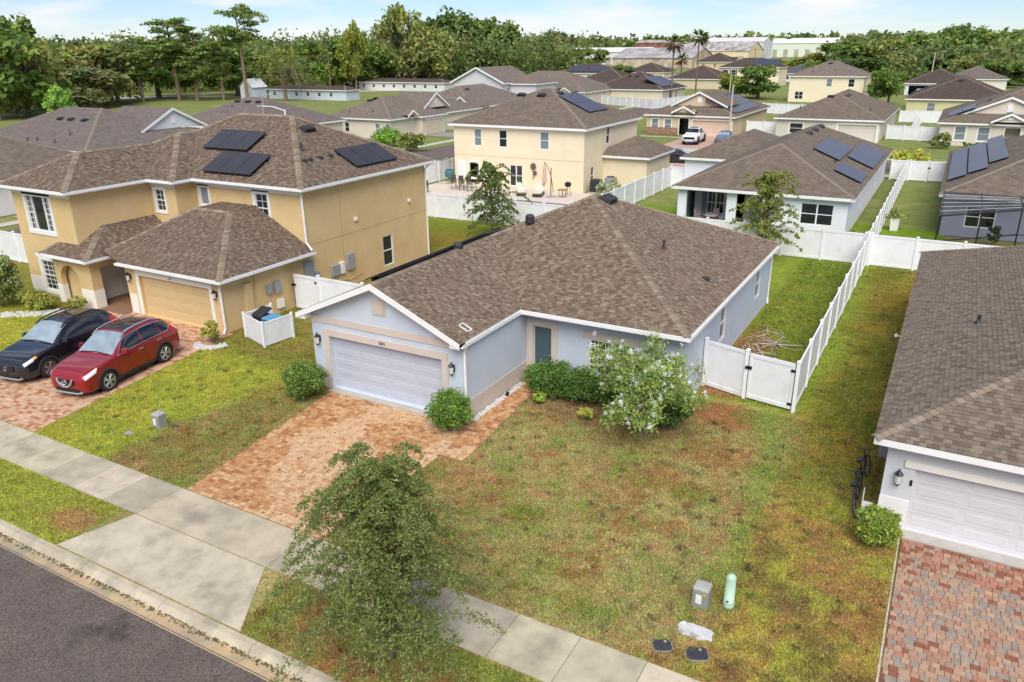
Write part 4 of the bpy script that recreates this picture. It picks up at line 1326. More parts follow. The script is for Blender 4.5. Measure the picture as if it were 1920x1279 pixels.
# service boxes on the side wall
for (u0, u1, z0, z1, m_) in ((1.3, 1.75, .5, 2.1, M_yel), (2.7, 3.0, 1.2, 1.65, M_grey), (3.2, 3.6, 1.1, 1.7, M_grey), (3.3, 3.7, .3, .75, M_cream), (5.4, 6.0, 1.2, 2.2, M_grey), (6.1, 6.4, 1.0, 1.5, M_grey), (7.4, 8.0, .9, 1.5, M_grey), (8.1, 8.4, .9, 1.55, M_white), (8.7, 9.25, .95, 1.85, M_grey)):
    q = MB(); q.fbox(FE, u0, .0, z0, u1, .16, z1); q.build('meter_box', m_, YH, bevel=.01)
q = MB(); q.tube([FE(9.9, .03, .9), FE(9.9, .03, .5), FE(8.9, .03, .35), FE(8.4, .03, .5)], .018, 6); q.tube([FE(2.05, .03, 1.2), FE(2.05, .03, 2.5)], .018, 6); q.build('conduit', M_yel, YH)
for u, z_ in ((9.6, 3.55), (14.6, 3.75)):
    q = MB(); q.fbox(FE, u, .0, z_, u + .22, .12, z_ + .2); q.build('dryer_vent', M_cream, YH, bevel=.02)

# ================================================================ the pale grey house on the right
M_gw = mat('grey_stucco', (0.60, 0.595, 0.61), 0.9, 0.035, 1.1, 0.3, 120)
M_gd = mat('grey_garage_door', (0.62, 0.60, 0.61), 0.6, 0.03, 1.3)
GH = thing('grey_house', 'pale grey house with purplish brown shingle roof at the right edge', 'house', (6, 30, 0))
x0, y0, x1, y1 = -.22, 20.85, 12, 41.8
FF, FL = frame((x0, y0), (x1, y0)), frame((x0, y1), (x0, y0))
w = MB()
D3 = (.74, 5.7, .05, 1.95)
wall_face(w, FF, 0, FF.L, 0, 2.7, [D3], .2); wall_face(w, FL, 0, FL.L, 0, 2.7); wall_face(w, frame((x1, y0), (x1, y1)), 0, y1 - y0, 0, 2.7); wall_face(w, frame((x1, y1), (x0, y1)), 0, x1 - x0, 0, 2.7)
w.build('wall', M_gw, GH)
q = MB(); q.fbox(FF, -.01, .001, 0, D3[0] - .02, .02, .95); q.fbox(FF, D3[1] + .02, .001, 0, FF.L, .02, .95); build_split(q, 'wainscot_or_lit_panel', M_white, GH)
q = MB(); q.fbox(FF, D3[0] - .28, .001, D3[3] + .0, D3[1] + .28, .06, D3[3] + .2); q.build('garage_header', M_cream, GH)
garage_door(GH, FF, *D3, M_gd, 4, 4, d=-.17)
q = MB(); q.fbox(FF, D3[0] - .05, -.3, -.02, D3[1] + .05, .42, .045); q.build('threshold', MATS['slab_concrete'], GH)
wall_lamp(GH, FF, .36, 1.62, 1.15)
q = MB(); q.fbox(FF, D3[0] - .09, .001, 1.42, D3[0] - .03, .03, 1.58); q.build('keypad', M_black, GH)
PURP = [(0.185, 0.144, 0.110), (0.152, 0.119, 0.092), (0.215, 0.173, 0.133), (0.171, 0.140, 0.112), (0.135, 0.100, 0.076), (0.198, 0.160, 0.128), (0.158, 0.115, 0.086), (0.229, 0.184, 0.138)]
gp = hip_planes(-.58, 12.4, 20.35, 42.3, 2.85, .41)
groof = roof_deck(GH, gp, M_deck)
lay_shingles(groof, gp, PURP, (1.5, 20.5, 3), 300, seed=12, expo=.14, widths=(.13, .17, .21, .27))
ridge_caps(groof, [(gp[0].p[0], gp[0].p[2], gp[0].N, gp[3].N), (gp[0].p[1], gp[0].p[2], gp[0].N, gp[1].N), (gp[2].p[1], gp[2].p[2], gp[2].N, gp[3].N), (gp[0].p[2], gp[2].p[2], gp[1].N, gp[3].N)], [(0.26, 0.205, 0.152), (0.22, 0.17, 0.13), (0.285, 0.225, 0.172), (0.20, 0.152, 0.118)], w=.16, step=.21)
fascia_run(GH, [(-.58, 20.35), (12.4, 20.35), (12.4, 42.3), (-.58, 42.3)], 2.85, .38, True, .2)
vent_pipe(groof, gp[3], 13.6, 2.4, .3, .05)
q = MB(); q.tube([FL(10.8, .0, 2.1), FL(10.8, .55, 2.15)], .03, 6); q.tube([FL(10.7, .55, 2.15), FL(10.9, .55, 2.15)], .05, 6); q.build('camera_arm', M_white, GH)
q = MB(); q.fbox(FL, FL.L - 3.2, .0, .75, FL.L - 2.6, .28, 1.5); q.build('meter_box', M_grey, GH, bevel=.02)

# ================================================================ fences
def vinyl_fence(name, label, runs, h=1.9, step=2.42, gates=(), group='white vinyl fences'):
    """runs: list of chains of (x, y); posts with caps, panels with rails; gates = indices (run, bay) that swing"""
    f = thing(name, label, 'fence', (*runs[0][0], 0), group)
    pm = None
    off = ORG[f.name]
    done = set()
    def post(x, y):
        k = (round(x, 2), round(y, 2))
        if k in done: return
        done.add(k)
        nonlocal pm
        if pm is None:
            q = MB(); q.box(-.065, -.065, -.05, .065, .065, h + .05); q.box(-.08, -.08, h + .05, .08, .08, h + .075)
            q.hexa([(-.08, -.08, h + .075), (.08, -.08, h + .075), (.08, .08, h + .075), (-.08, .08, h + .075), (-.01, -.01, h + .125), (.01, -.01, h + .125), (.01, .01, h + .125), (-.01, .01, h + .125)])
            pm = q.mesh('post', M_vinyl)
        o = bpy.data.objects.new('post', pm); o.location = (x - off.x, y - off.y, 0); link(o, f)
    cache = {}
    def panel(F, L, ang, x, y):
        k = round(L, 2)
        if k not in cache:
            q = MB()
            q.box(.06, -.03, h - .12, L - .06, .03, h); q.box(.06, -.03, .05, L - .06, .03, .2)
            n = max(2, int(L / .3))
            w = (L - .12) / n
            for i in range(n):
                a = .06 + i * w
                q.face([(a + .006, -.011, .2), (a + w - .006, -.011, .2), (a + w - .006, -.011, h - .12), (a + .006, -.011, h - .12)]); q.face([(a + .006, .011, h - .12), (a + w - .006, .011, h - .12), (a + w - .006, .011, .2), (a + .006, .011, .2)])
            q.box(.06, -.006, .2, L - .06, .006, h - .12)
            cache[k] = q.mesh('panel', M_vinyl)
        o = bpy.data.objects.new('panel', cache[k]); o.location = (x - off.x, y - off.y, 0); o.rotation_euler[2] = ang; link(o, f)
    for ri, ch in enumerate(runs):
        for (xa, ya), (xb, yb_) in zip(ch[:-1], ch[1:]):
            L = math.hypot(xb - xa, yb_ - ya); n = max(1, round(L / step)); ang = math.atan2(yb_ - ya, xb - xa)
            for i in range(n + 1): post(xa + (xb - xa) * i / n, ya + (yb_ - ya) * i / n)
            for i in range(n):
                if (ri, i) in gates: continue
                panel(None, L / n, ang, xa + (xb - xa) * i / n, ya + (yb_ - ya) * i / n)
    return f

def gate(f, p0, p1, h=1.86):
    """swinging leaf with frame, hinges and latch"""
    F = frame(p0, p1); L = F.L
    q = MB()
    for a, b, c, d in ((.1, L - .1, .08, .22), (.1, L - .1, h - .14, h)): q.fbox(F, a, -.03, c, b, .03, d)
    for a, b in ((.1, .2), (L - .2, L - .1)): q.fbox(F, a, -.029, .22, b, .029, h - .14)
    q.fbox(F, .2, -.01, .22, L - .2, .01, h - .14)
    g_ = q.build('gate', M_vinyl, f)
    for z in (.28, h - .28):
        q = MB(); q.fbox(F, L - .24, .028, z - .05, L + .02, .05, z + .05); q.build('hinge', M_black, g_)
    q = MB(); q.fbox(F, -.02, .03, h - .62, .22, .07, h - .5); q.lathe(F(.03, .09, h - .56), [(.05, -.03), (.05, .03)], 8, 'y'); q.build('latch', M_black, g_)
    q = MB(); q.fbox(F, .075, .02, .25, .095, .034, h - .1); q.fbox(F, L - .1, .02, .1, L - .085, .034, h + .02); q.build('gate_gap', M_black, g_)
    return g_

f1 = vinyl_fence('side_fence', 'white vinyl fence running along the right side of the blue house yard', [[(-3.55, 27.05), (-3.55, 49.75)]])
f2 = vinyl_fence('gate_fence', 'white vinyl panel and gate joining the blue house to the side fence', [[(-7.1, 27.9), (-5.42, 27.4)]], step=1.8, group=None)
gate(f2, (-5.42, 27.4), (-3.55, 27.05))
vinyl_fence('back_fence', 'long white vinyl fence across the back of the blue and yellow house yards', [[(-44.4, 49.7), (-3.75, 49.85)]])
vinyl_fence('back_fence', 'white vinyl fence behind the grey house roof at the right edge', [[(-3.4, 49.8), (13.5, 49.8)]])
vinyl_fence('dividing_fence', 'white vinyl fence running away between the lanai house and the screened house', [[(-3.62, 50.1), (-3.75, 84.6)]])
f6 = vinyl_fence('street_fence', 'white vinyl fence with gate past the end of the dividing fence', [[(-5.1, 84.9), (-1.9, 84.9)]], step=1.6)
gate(f6, (-1.9, 84.9), (0.3, 84.9))
vinyl_fence('dividing_fence', 'white vinyl fence beside the cream house garage and its air conditioner', [[(-22.9, 50.1), (-22.9, 71.5), (-17.9, 71.5)]])
f8 = vinyl_fence('gate_fence', 'white vinyl fence between the yellow house wall and the blue house', [[(-26.6, 27.6), (-21.0, 27.6)]], group=None)
gate(f8, (-28.35, 27.6), (-26.6, 27.6))
vinyl_fence('dividing_fence', 'white vinyl fence left of the cream house patio, behind the swing chair', [[(-44.6, 50), (-44.6, 72)]])
vinyl_fence('far_fence', 'white vinyl fence in front of the dark-roofed solar house', [[(-73, 173), (-57, 162.5), (-52.5, 190)]])
vinyl_fence('far_fence', 'short white fence between the stone-fronted tan house and the hip-roofed house', [[(-27.6, 121), (-22.6, 121)]])
vinyl_fence('far_fence', 'white fence with two yards behind it right of the hip-roofed tan house', [[(-8.6, 122), (-2.2, 121)], [(-5.6, 122), (-5.6, 149)], [(-9, 150), (3, 150)]])
vinyl_fence('far_fence', 'white fence in front of the far cream two-storey house', [[(-46, 163), (-24, 158)]])
vinyl_fence('far_fence', 'white fence at the left edge beside the yellow house', [[(-53, 26.4), (-44.2, 26.4)]])

# ================================================================ the houses behind
BR1 = course_mat('shingle_brown_far', (0.145, 0.113, 0.086), (0.19, 0.15, 0.116), (0.075, 0.055, 0.045))
BR2 = course_mat('shingle_taupe_far', (0.165, 0.132, 0.107), (0.195, 0.158, 0.13), (0.10, 0.078, 0.068))
BR3 = course_mat('shingle_dark_far', (0.075, 0.053, 0.044), (0.10, 0.074, 0.062), (0.035, 0.025, 0.022))
BR4 = course_mat('shingle_greybrown_far', (0.145, 0.118, 0.105), (0.175, 0.145, 0.13), (0.09, 0.07, 0.062))
def wm(name, r, g_, b, v=.04):
    return mat(name, lin(r, g_, b), .9, v, .8, .2, 60)
STONE = None

def side_F(x0, x1, y0, y1, s): return side_frame(x0, x1, y0, y1, s)

def back_house(name, label, ext, ze, s, wallm, roofm, wins=(), gdoors=(), entry=None, gables=(), solars=(), vents=(), over=.42, trim=None, planes=None, extra=None, group='houses behind the first row', gm=None, pipes=()):
    x0, x1, y0, y1 = ext
    h = thing(name, label, 'house', ((x0 + x1) / 2, (y0 + y1) / 2, 0), group)
    wx0, wx1, wy0, wy1 = x0 + over, x1 - over, y0 + over, y1 - over
    w = MB()
    for sd in 'SENW':
        F = side_F(wx0, wx1, wy0, wy1, sd)
        holes = [tuple(q[1:5]) for q in wins if q[0] == sd] + [(q[1], q[2], .05, q[3]) for q in gdoors if q[0] == sd] + ([(entry[1], entry[2], .05, entry[3])] if entry and entry[0] == sd else [])
        wall_face(w, F, 0, F.L, 0, ze - .1, holes, .16)
    w.build('wall', wallm, h)
    trim = trim or M_white
    for q in wins:
        F = side_F(wx0, wx1, wy0, wy1, q[0])
        kind = q[5] if len(q) > 5 else ''
        if 'x' in kind: continue
        window(h, F, *q[1:5], mull=1 if 'd' in kind else 0, glass=M_glassb if 'b' in kind else None, fw=.07)
        if 't' in kind: win_trim(h, F, *q[1:5], trim, .12)
        if 's' in kind:
            for a, b in ((q[1] - .4, q[1] - .05), (q[2] + .05, q[2] + .4)):
                m_ = MB(); m_.fbox(F, a, .002, q[3], b, .04, q[4]); m_.build('shutter', M_black, h)
    for q in gdoors:
        F = side_F(wx0, wx1, wy0, wy1, q[0])
        if len(q) > 4 and q[4] == 'open':
            m_ = MB(); m_.fbox(F, q[1], -4.5, .04, q[2], -4.4, q[3]); m_.build('garage_back', M_black, h)
        else:
            garage_door(h, F, q[1], q[2], .05, q[3], gm or wallm, 4, 4)
        m_ = MB(); m_.fbox(F, q[1] - .25, .002, q[3], q[2] + .25, .04, q[3] + .25); m_.fbox(F, q[1] - .25, .002, .05, q[1], .038, q[3]); m_.fbox(F, q[2], .002, .05, q[2] + .25, .038, q[3]); m_.build('garage_trim', trim, h)
    if entry:
        F = side_F(wx0, wx1, wy0, wy1, entry[0])
        m_ = MB(); m_.fbox(F, entry[1] - .05, -1.5, .03, entry[2] + .05, -1.42, entry[3] + .05); m_.build('front_door', M_teal if len(entry) < 5 else entry[4], h)
        # arch ring round the entry
        m_ = MB(); n = 10; c = (entry[1] + entry[2]) / 2; r_ = (entry[2] - entry[1]) / 2 + .06
        pts = [F(entry[1] - .06, .03, .05)] + [F(c - r_ * math.cos(math.pi * k / n), .03, entry[3] - .1 + r_ * .45 * math.sin(math.pi * k / n)) for k in range(n + 1)] + [F(entry[2] + .06, .03, .05)]
        m_.tube(pts, .09, 6); m_.build('arch_trim', trim, h)
    P = planes or hip_planes(x0, x1, y0, y1, ze, s)
    gpl = []
    for (sd, c, hw, f, zb, gs, depth) in gables:
        zr = zb + gs * hw
        if sd == 'S':
            a = [(c - hw, f + depth, zb), (c - hw, f, zb), (c, f, zr), (c, f + depth, zr)]; b = [(c + hw, f, zb), (c + hw, f + depth, zb), (c, f + depth, zr), (c, f, zr)]
            tri = [(c - hw, f + .3, zb - .05), (c + hw, f + .3, zb - .05), (c, f + .3, zr - .08)]
            rk = [((c - hw, f, zb), (c, f, zr)), ((c + hw, f, zb), (c, f, zr))]; ax = (0, .3)
        else:
            a = [(f - depth, c + hw, zb), (f, c + hw, zb), (f, c, zr), (f - depth, c, zr)][::1]; b = [(f, c - hw, zb), (f - depth, c - hw, zb), (f - depth, c, zr), (f, c, zr)]
            a = [(f, c + hw, zb), (f - depth, c + hw, zb), (f - depth, c, zr), (f, c, zr)]; b = [(f - depth, c - hw, zb), (f, c - hw, zb), (f, c, zr), (f - depth, c, zr)]
            tri = [(f - .3, c - hw, zb - .05), (f - .3, c + hw, zb - .05), (f - .3, c, zr - .08)]
            rk = [((f, c - hw, zb), (f, c, zr)), ((f, c + hw, zb), (f, c, zr))]; ax = (-.3, 0)
        gpl += [Plane(a), Plane(b)]
        m_ = MB(); m_.face(tri); m_.build('gable_wall', wallm, h)
        for (p, q) in rk:
            m_ = MB()
            o_ = Vector((ax[0], ax[1], 0)) * .5; e = Vector((-ax[0], -ax[1], 0)) * .15
            p, q = Vector(p), Vector(q)
            m_.hexa([p + e - Vector((0, 0, .24)), q + e - Vector((0, 0, .26)), q + o_ - Vector((0, 0, .26)), p + o_ - Vector((0, 0, .24)), p + e + Vector((0, 0, .02)), q + e + Vector((0, 0, .02)), q + o_ - Vector((0, 0, .02)), p + o_ - Vector((0, 0, .02))])
            m_.build('rake_board', M_white, h)
        m_ = MB(); vz = zb + (zr - zb) * .38
        vw = min(.3, hw * .16)
        if sd == 'S': m_.box(c - vw, f + .25, vz - .3 * hw / 4, c + vw, f + .31, vz + .42 * hw / 4)
        else: m_.box(f - .31, c - vw, vz - .3 * hw / 4, f - .25, c + vw, vz + .42 * hw / 4)
        m_.build('gable_vent', M_white, h)
    rf = roof_deck(h, P, roofm)
    if gpl:
        g2_ = roof_deck(h, gpl, roofm)
    if planes is None: fascia_run(h, [(x0, y0), (x1, y0), (x1, y1), (x0, y1)], ze, over, True, .22)
    # hip caps
    if planes is None:
        cl = []
        for i in range(4):
            a, b = P[i - 1], P[i]
            lo = b.p[0]
            hi = b.p[-1]
            cl.append((lo, hi, a.N, b.N))
        m_ = MB()
        for lo, hi, na, nb in cl:
            d_ = (hi - lo).normalized()
            ca, cb = na.cross(d_).normalized(), nb.cross(d_).normalized()
            if ca.dot(nb) > 0: ca = -ca
            if cb.dot(na) > 0: cb = -cb
            up = (na + nb).normalized() * .03
            m_.face([lo + up, lo + ca * .16 + up * .6, hi + ca * .16 + up * .6, hi + up]); m_.face([lo + up, hi + up, hi + cb * .16 + up * .6, lo + cb * .16 + up * .6])
        tag(m_.build('hip_caps', mat('hip_cap_far', (0.21, 0.16, 0.125), .95, .2, 4), rf), kind='stuff')
    for (i, u, v, nu, nv, pw, ph) in solars: solar(rf, P[i], u, v, nu, nv, pw, ph, M_solar2, lift=.15)
    for (i, u, v) in vents: roof_vent(rf, P[i], u, v, .8, .5, .2)
    for (i, u, v) in pipes: vent_pipe(rf, P[i], u, v, .35, .06)
    if extra: extra(h)
    return h

def small_roof(h, x0, x1, y0, y1, ze, s, roofm, wallm, over=.4, closed=True):
    """a lower wing: walls and its own hip roof, part of the same house"""
    w = MB()
    for sd in 'SENW':
        F = side_F(x0 + over, x1 - over, y0 + over, y1 - over, sd); wall_face(w, F, 0, F.L, 0, ze - .1)
    w.build('wing_wall', wallm, h)
    P = hip_planes(x0, x1, y0, y1, ze, s)
    roof_deck(h, P, roofm)
    fascia_run(h, [(x0, y0), (x1, y0), (x1, y1), (x0, y1)], ze, over, True, .22)
    return P

# -- cream two-storey with pool
M_cr = wm('cream_stucco', 230, 214, 182)
def cream_extra(h):
    small_roof(h, -30.0, -24.2, 69.0, 76.4, 2.9, .5, BR1, M_cr)
    F = frame((-42.8, 64.82), (-28.9, 64.82))
    m_ = MB(); m_.fbox(F, .05, .001, 2.75, F.L - .05, .015, 2.79); m_.build('control_joint', wm('cream_joint', 205, 186, 148), h)
    m_ = MB(); m_.fbox(F, .4, .002, .4, 1.35, .05, 2.2); m_.build('shutter_door', M_white, h)
back_house('cream_house', 'cream two-storey house with three upper windows and pool patio, behind the blue house', (-43.2, -28.5, 64.4, 78.4), 5.7, .43, M_cr, BR1,
    wins=[('S', 2.3, 3.15, 3.65, 5.25, 'b'), ('S', 5.05, 5.95, 3.65, 5.25), ('S', 9.4, 10.35, 3.65, 5.25, 'b'), ('S', 6.2, 7.6, .1, 2.1, 'd'), ('E', 5.1, 5.95, 3.8, 5.4), ('E', 1.6, 2.4, .5, 2.1)], entry=('S', 1.7, 2.8, 2.0, M_beige),
    solars=[(1, 5.2, 2.3, 4, 2, 1.1, 1.8)], vents=[(0, 5.2, 6.0), (0, 7.4, 6.0), (1, 6.6, 6.4)], extra=cream_extra)
# -- lanai house
M_wg = wm('white_grey_stucco', 222, 224, 230)
def lanai_extra(h):
    small_roof(h, -22.0, -13.0, 70.9, 84.5, 2.9, .42, BR1, M_wg)
    F = frame((-17.28, 55.92), (-5.57, 55.92))
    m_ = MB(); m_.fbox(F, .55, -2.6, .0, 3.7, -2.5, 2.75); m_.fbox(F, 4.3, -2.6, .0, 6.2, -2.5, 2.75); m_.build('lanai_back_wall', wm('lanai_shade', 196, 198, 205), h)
    window(h, F, 1.55, 2.85, .55, 2.2, 2, 0, mull=1, d=-2.47)
    m_ = MB(); m_.fbox(F, 1.15, -2.45, .1, 1.5, -2.35, 2.6); m_.build('curtain', mat('curtain_grey', (.18, .18, .2), .9), h)
    m_ = MB(); m_.fbox(F, .0, -2.6, .0, 6.4, .1, .05); m_.build('lanai_floor', MATS['slab_concrete'], h)
back_house('lanai_house', 'white single-storey house with covered lanai and roof solar panels, behind the back fence', (-17.7, -5.15, 55.5, 84.5), 2.9, .42, M_wg, BR1,
    wins=[('S', 8.7, 10.85, .85, 2.35, 'd'), ('S', .65, 3.6, .05, 2.6, 'x'), ('S', 4.3, 6.1, .05, 2.6, 'x'), ('E', 7, 7.9, .9, 2.3), ('E', 18, 19, .9, 2.3)],
    solars=[(1, 9.9, 2.75, 4, 1, 2.1, 2.2), (1, 5.5, .4, 2, 1, 2.1, 2.1), (1, 13.3, .35, 5, 1, 2.0, 2.2)], vents=[(1, 16.1, 6.4), (1, 19.0, 6.4), (1, 22.4, 6.4)], extra=lanai_extra, pipes=[(1, 8.9, 2.9)])
# -- screened house on the right
M_sg = wm('slate_stucco', 150, 152, 172)
def screen_extra(h):
    pass
SH = back_house('screened_house', 'slate grey house with screen enclosure and large roof solar panels at right', (-.4, 14, 60.2, 85), 2.9, .42, M_sg, BR1,
    wins=[('S', 1.35, 3.15, .7, 2.15, 'd'), ('S', 5.2, 6.6, .7, 2.15, 'd')], solars=[(3, 2.4, .4, 9, 1, 1.95, 1.2), (3, 2.3, 1.72, 9, 1, 1.9, 1.28), (3, 1.1, 3.1, 9, 1, 1.78, 1.25)], pipes=[(0, 6, 2)])
# screen enclosure: frame bars and tinted mesh
SE = thing('screen_enclosure', 'dark screen pool enclosure on slender posts against the slate house', 'enclosure', (2, 56, 0))
M_scr = bpy.data.materials.new('screen_mesh'); M_scr.use_nodes = True
_t = M_scr.node_tree; _b = _t.nodes['Principled BSDF']; _b.inputs['Base Color'].default_value = (.03, .03, .035, 1); _b.inputs['Roughness'].default_value = .6; _b.inputs['Alpha'].default_value = .55
for a in range(2):
    m_ = MB(); xa, xb = -.1 + a * 2.2, 2.1 + a * 2.2
    m_.face([(xa, 52.6 + a * 2.1 + .2, 2.75), (xb, 54.7 + a * 2.1 + .2, 2.75), (xb, 60.4, 3.05), (xa, 60.4, 3.05)]); m_.build('roof_screen', M_scr, SE)
m_ = MB(); m_.face([(4.3, 57.0, 2.75), (9.5, 57, 2.75), (9.5, 60.4, 3.05), (4.3, 60.4, 3.05)]); m_.build('roof_screen', M_scr, SE)
bars = [((-.1, 52.8, 0), (-.1, 52.8, 2.75)), ((2.1, 54.9, 0), (2.1, 54.9, 2.75)), ((4.3, 57, 0), (4.3, 57, 2.75)), ((9.5, 57, 0), (9.5, 57, 2.75)), ((-.1, 52.8, 2.75), (4.3, 57, 2.75)), ((4.3, 57, 2.75), (9.5, 57, 2.75)), ((-.1, 52.8, 1.2), (4.3, 57, 1.2)), ((4.3, 57, 1.2), (9.5, 57, 1.2)),
        ((-.1, 52.8, 2.75), (-.1, 60.4, 3.05)), ((2.1, 54.9, 2.75), (2.1, 60.4, 3.05)), ((4.3, 57, 2.75), (4.3, 60.4, 3.05)), ((-.1, 52.8, 1.2), (-.1, 60.4, 1.2)), ((6.9, 57, 0), (6.9, 57, 2.75))]
for a, b in bars:
    m_ = MB(); m_.tube([a, b], .045, 4); m_.build('frame_bar', M_black, SE)
for y in range(1, 6):
    m_ = MB(); f_ = y / 6; m_.tube([(-.1, 52.8 + 7.6 * f_, 2.76 + .3 * f_), (4.3, 57 + 3.4 * f_, 2.76 + .3 * f_)], .03, 4); m_.build('frame_bar', M_grey, SE)

# -- second row across the back street
M_tan = wm('tan_stucco', 206, 184, 152); M_tan2 = wm('tan_grey_stucco', 204, 196, 182); M_bei = wm('beige_stucco', 214, 202, 186)
M_stone = mat('stone_veneer', (0.26, 0.13, 0.085), .9, .5, 7, .8, 14, stain=(0.36, 0.24, 0.17), stain_scale=5, stain_lo=.45, stain_hi=.6)
M_crm2 = wm('pale_cream_stucco', 232, 219, 188); M_gdr = wm('peach_door', 214, 190, 166)
def tan_extra(h):
    F = frame((-41.3, 115.4), (-28.3, 115.4))
    m_ = MB(); m_.fbox(F, .0, .003, .05, 4.9, .06, 1.05); m_.build('stone_wainscot', M_stone, h)
    m_ = MB(); m_.fbox(F, 4.4, .004, 2.6, 7.4, .1, 3.7); m_.build('entry_wall', M_tan, h)
back_house('tan_house', 'tan house with stone-faced base, front gable and solar roof, behind the white pickup', (-41.7, -27.9, 115, 138), 2.9, .4, M_tan, BR1,
    wins=[('S', .75, 1.85, .7, 2.25, 'bt'), ('S', 2.75, 3.85, .7, 2.25, 'bt')], gdoors=[('S', 7.1, 12.6, 2.2)], entry=('S', 5.05, 6.5, 2.4, M_black), gm=M_gdr, trim=M_cream,
    gables=[('S', -34.1, 4.3, 117.6, 4.1, .47, 8), ('S', -35.5, 1.75, 114.6, 3.35, .5, 4)], solars=[(1, 2.2, .7, 8, 3, 1.9, 1.65)], vents=[(1, 14, 5.6), (1, 16, 5.6)], extra=tan_extra, pipes=[(1, 3, 4)])
back_house('hip_house', 'grey-beige house with plain brown hip roof and wide garage door', (-23, -8.7, 116.5, 143), 2.9, .42, M_tan2, BR1,
    wins=[('S', 1.8, 3.6, .8, 2.2, 't')], gdoors=[('S', 8.2, 13.0, 2.2)], trim=M_cream, vents=[(1, 8.5, 6.6), (1, 11, 6.6), (0, 6.4, 6.6)], pipes=[(1, 4, 2.5), (0, 3, 3)])
back_house('beige_house', 'beige house with white gables, arched entry and paired windows, far right', (-2.5, 16, 117, 140), 2.9, .42, M_bei, BR1,
    wins=[('S', 1.7, 2.95, .7, 2.4, 'bt'), ('S', 4.3, 5.6, .7, 2.4, 'bt')], gdoors=[('S', 9.9, 14.8, 2.2)], entry=('S', 7.2, 8.9, 2.4, M_bei), gables=[('S', 5.3, 5.6, 119.2, 3.7, .42, 9), ('S', 5.5, 2.1, 116.4, 3.2, .5, 4)], solars=[(3, 13.5, 1.2, 4, 2, 1.9, 1.6)], vents=[(3, 16, 6)])
back_house('cream_house', 'far cream two-storey house with two upper windows and wide brown hip roof', (-36.2, -19.5, 195, 210), 5.7, .42, M_crm2, BR2,
    wins=[('S', 8.0, 9.2, 3.4, 5.1, 'b'), ('S', 12.6, 13.9, 3.4, 5.1), ('S', 1.4, 3.2, .6, 2.3, 'd')], vents=[(0, 8, 6.6), (0, 11.5, 6.6)], pipes=[(0, 5, 2.5)])
back_house('olive_house', 'olive-yellow house with dark brown roof behind the white fence', (-9.6, 8, 166, 190), 2.9, .42, wm('olive_stucco', 204, 197, 152), BR3, wins=[('S', 3.4, 4.8, .7, 2.2, 'b')], vents=[(0, 8.5, 7.5), (1, 8, 6)])
back_house('open_garage_house', 'grey-white house with open dark garage under a brown roof', (-14.2, 1.0, 231, 250), 2.9, .44, wm('pale_grey_stucco', 216, 218, 220), BR3, gdoors=[('S', .9, 7.0, 2.3, 'open')])
back_house('solar_house', 'cream two-storey house with black shutters and solar panels, mid distance', (-72, -52, 266, 280), 5.7, .4, M_crm2, BR3,
    wins=[('S', 1.6, 2.8, 3.2, 4.9, 's'), ('S', 4.2, 5.6, 3.2, 4.9, 's'), ('S', 10.2, 11.8, 3.2, 4.9, 's')], solars=[(0, 11, 1.5, 5, 2, 1.6, 2.4)], entry=('S', 2.5, 4.5, 2.4, M_black))
back_house('tan_house', 'distant tan two-storey house with brown hip roof near the warehouses', (-105, -88, 350, 366), 5.7, .45, wm('far_tan', 216, 186, 140), BR3, wins=[('S', 3, 4.2, 3.4, 5, 'b'), ('S', 8, 9.2, 3.4, 5, 'b')], gables=[('E', 356, 3.4, -87.4, 5.6, .6, 4)])
back_house('brown_roof_house', 'low house showing only its wide brown hip roof, mid distance', (-82, -64, 244, 262), 2.9, .42, wm('far_sand', 205, 190, 160), BR3)
back_house('dark_roof_house', 'beige house with dark brown roof covered in solar panels behind white fence', (-79.5, -61, 181, 199), 2.9, .42, wm('far_beige', 212, 200, 176), BR3, wins=[('S', 3.5, 4.5, .8, 2.1), ('E', 5, 6.2, .8, 2.1), ('E', 10, 11.2, .8, 2.1)], solars=[(1, 2.2, 1.4, 6, 3, 2.0, 1.7)], vents=[(0, 7.5, 7), (0, 9.5, 7)])
back_house('light_house', 'pale blue-grey house with many solar panels on both roof slopes', (-141, -118, 287, 303), 2.9, .42, wm('far_bluegrey', 200, 206, 212), BR3, solars=[(0, 4.5, 1.2, 5, 2, 1.5, 2.2), (0, 13, 1.2, 5, 2, 1.5, 2.2)], wins=[('S', 13, 14, .8, 2.2), ('S', 16, 17, .8, 2.2)])
back_house('beige_house', 'beige house with a front gable and small porch gable, left of the dark solar roof', (-101, -74, 166, 186), 2.9, .42, M_bei, BR2, gables=[('S', -84, 3.6, 163.5, 3.6, .6, 8), ('S', -77.5, 1.6, 162.2, 3.1, .6, 4)], gdoors=[('S', 21, 25.6, 2.2)])
M_gr2 = wm('cool_grey_stucco', 204, 202, 202)
gg = [Plane([(-82, 143, 5.7), (-82, 158, 5.7), (-88.4, 158, 8.7), (-88.4, 143, 8.7)]), Plane([(-94.8, 158, 5.7), (-94.8, 143, 5.7), (-88.4, 143, 8.7), (-88.4, 158, 8.7)])]
GGH = back_house('gable_house', 'grey two-storey house whose tall white-edged gable faces the street', (-94.8, -82, 143, 158), 5.7, .47, M_gr2, BR2, wins=[('S', 5.2, 6.3, 3.0, 4.8, 'b'), ('E', 2, 3.2, 3.2, 4.8, 'd')], planes=gg)
m_ = MB(); m_.face([(-94.4, 143.4, 5.6), (-82.4, 143.4, 5.6), (-82.4, 143.4, 5.75), (-88.4, 143.4, 8.55), (-94.4, 143.4, 5.75)]); m_.build('gable_wall', M_gr2, GGH)
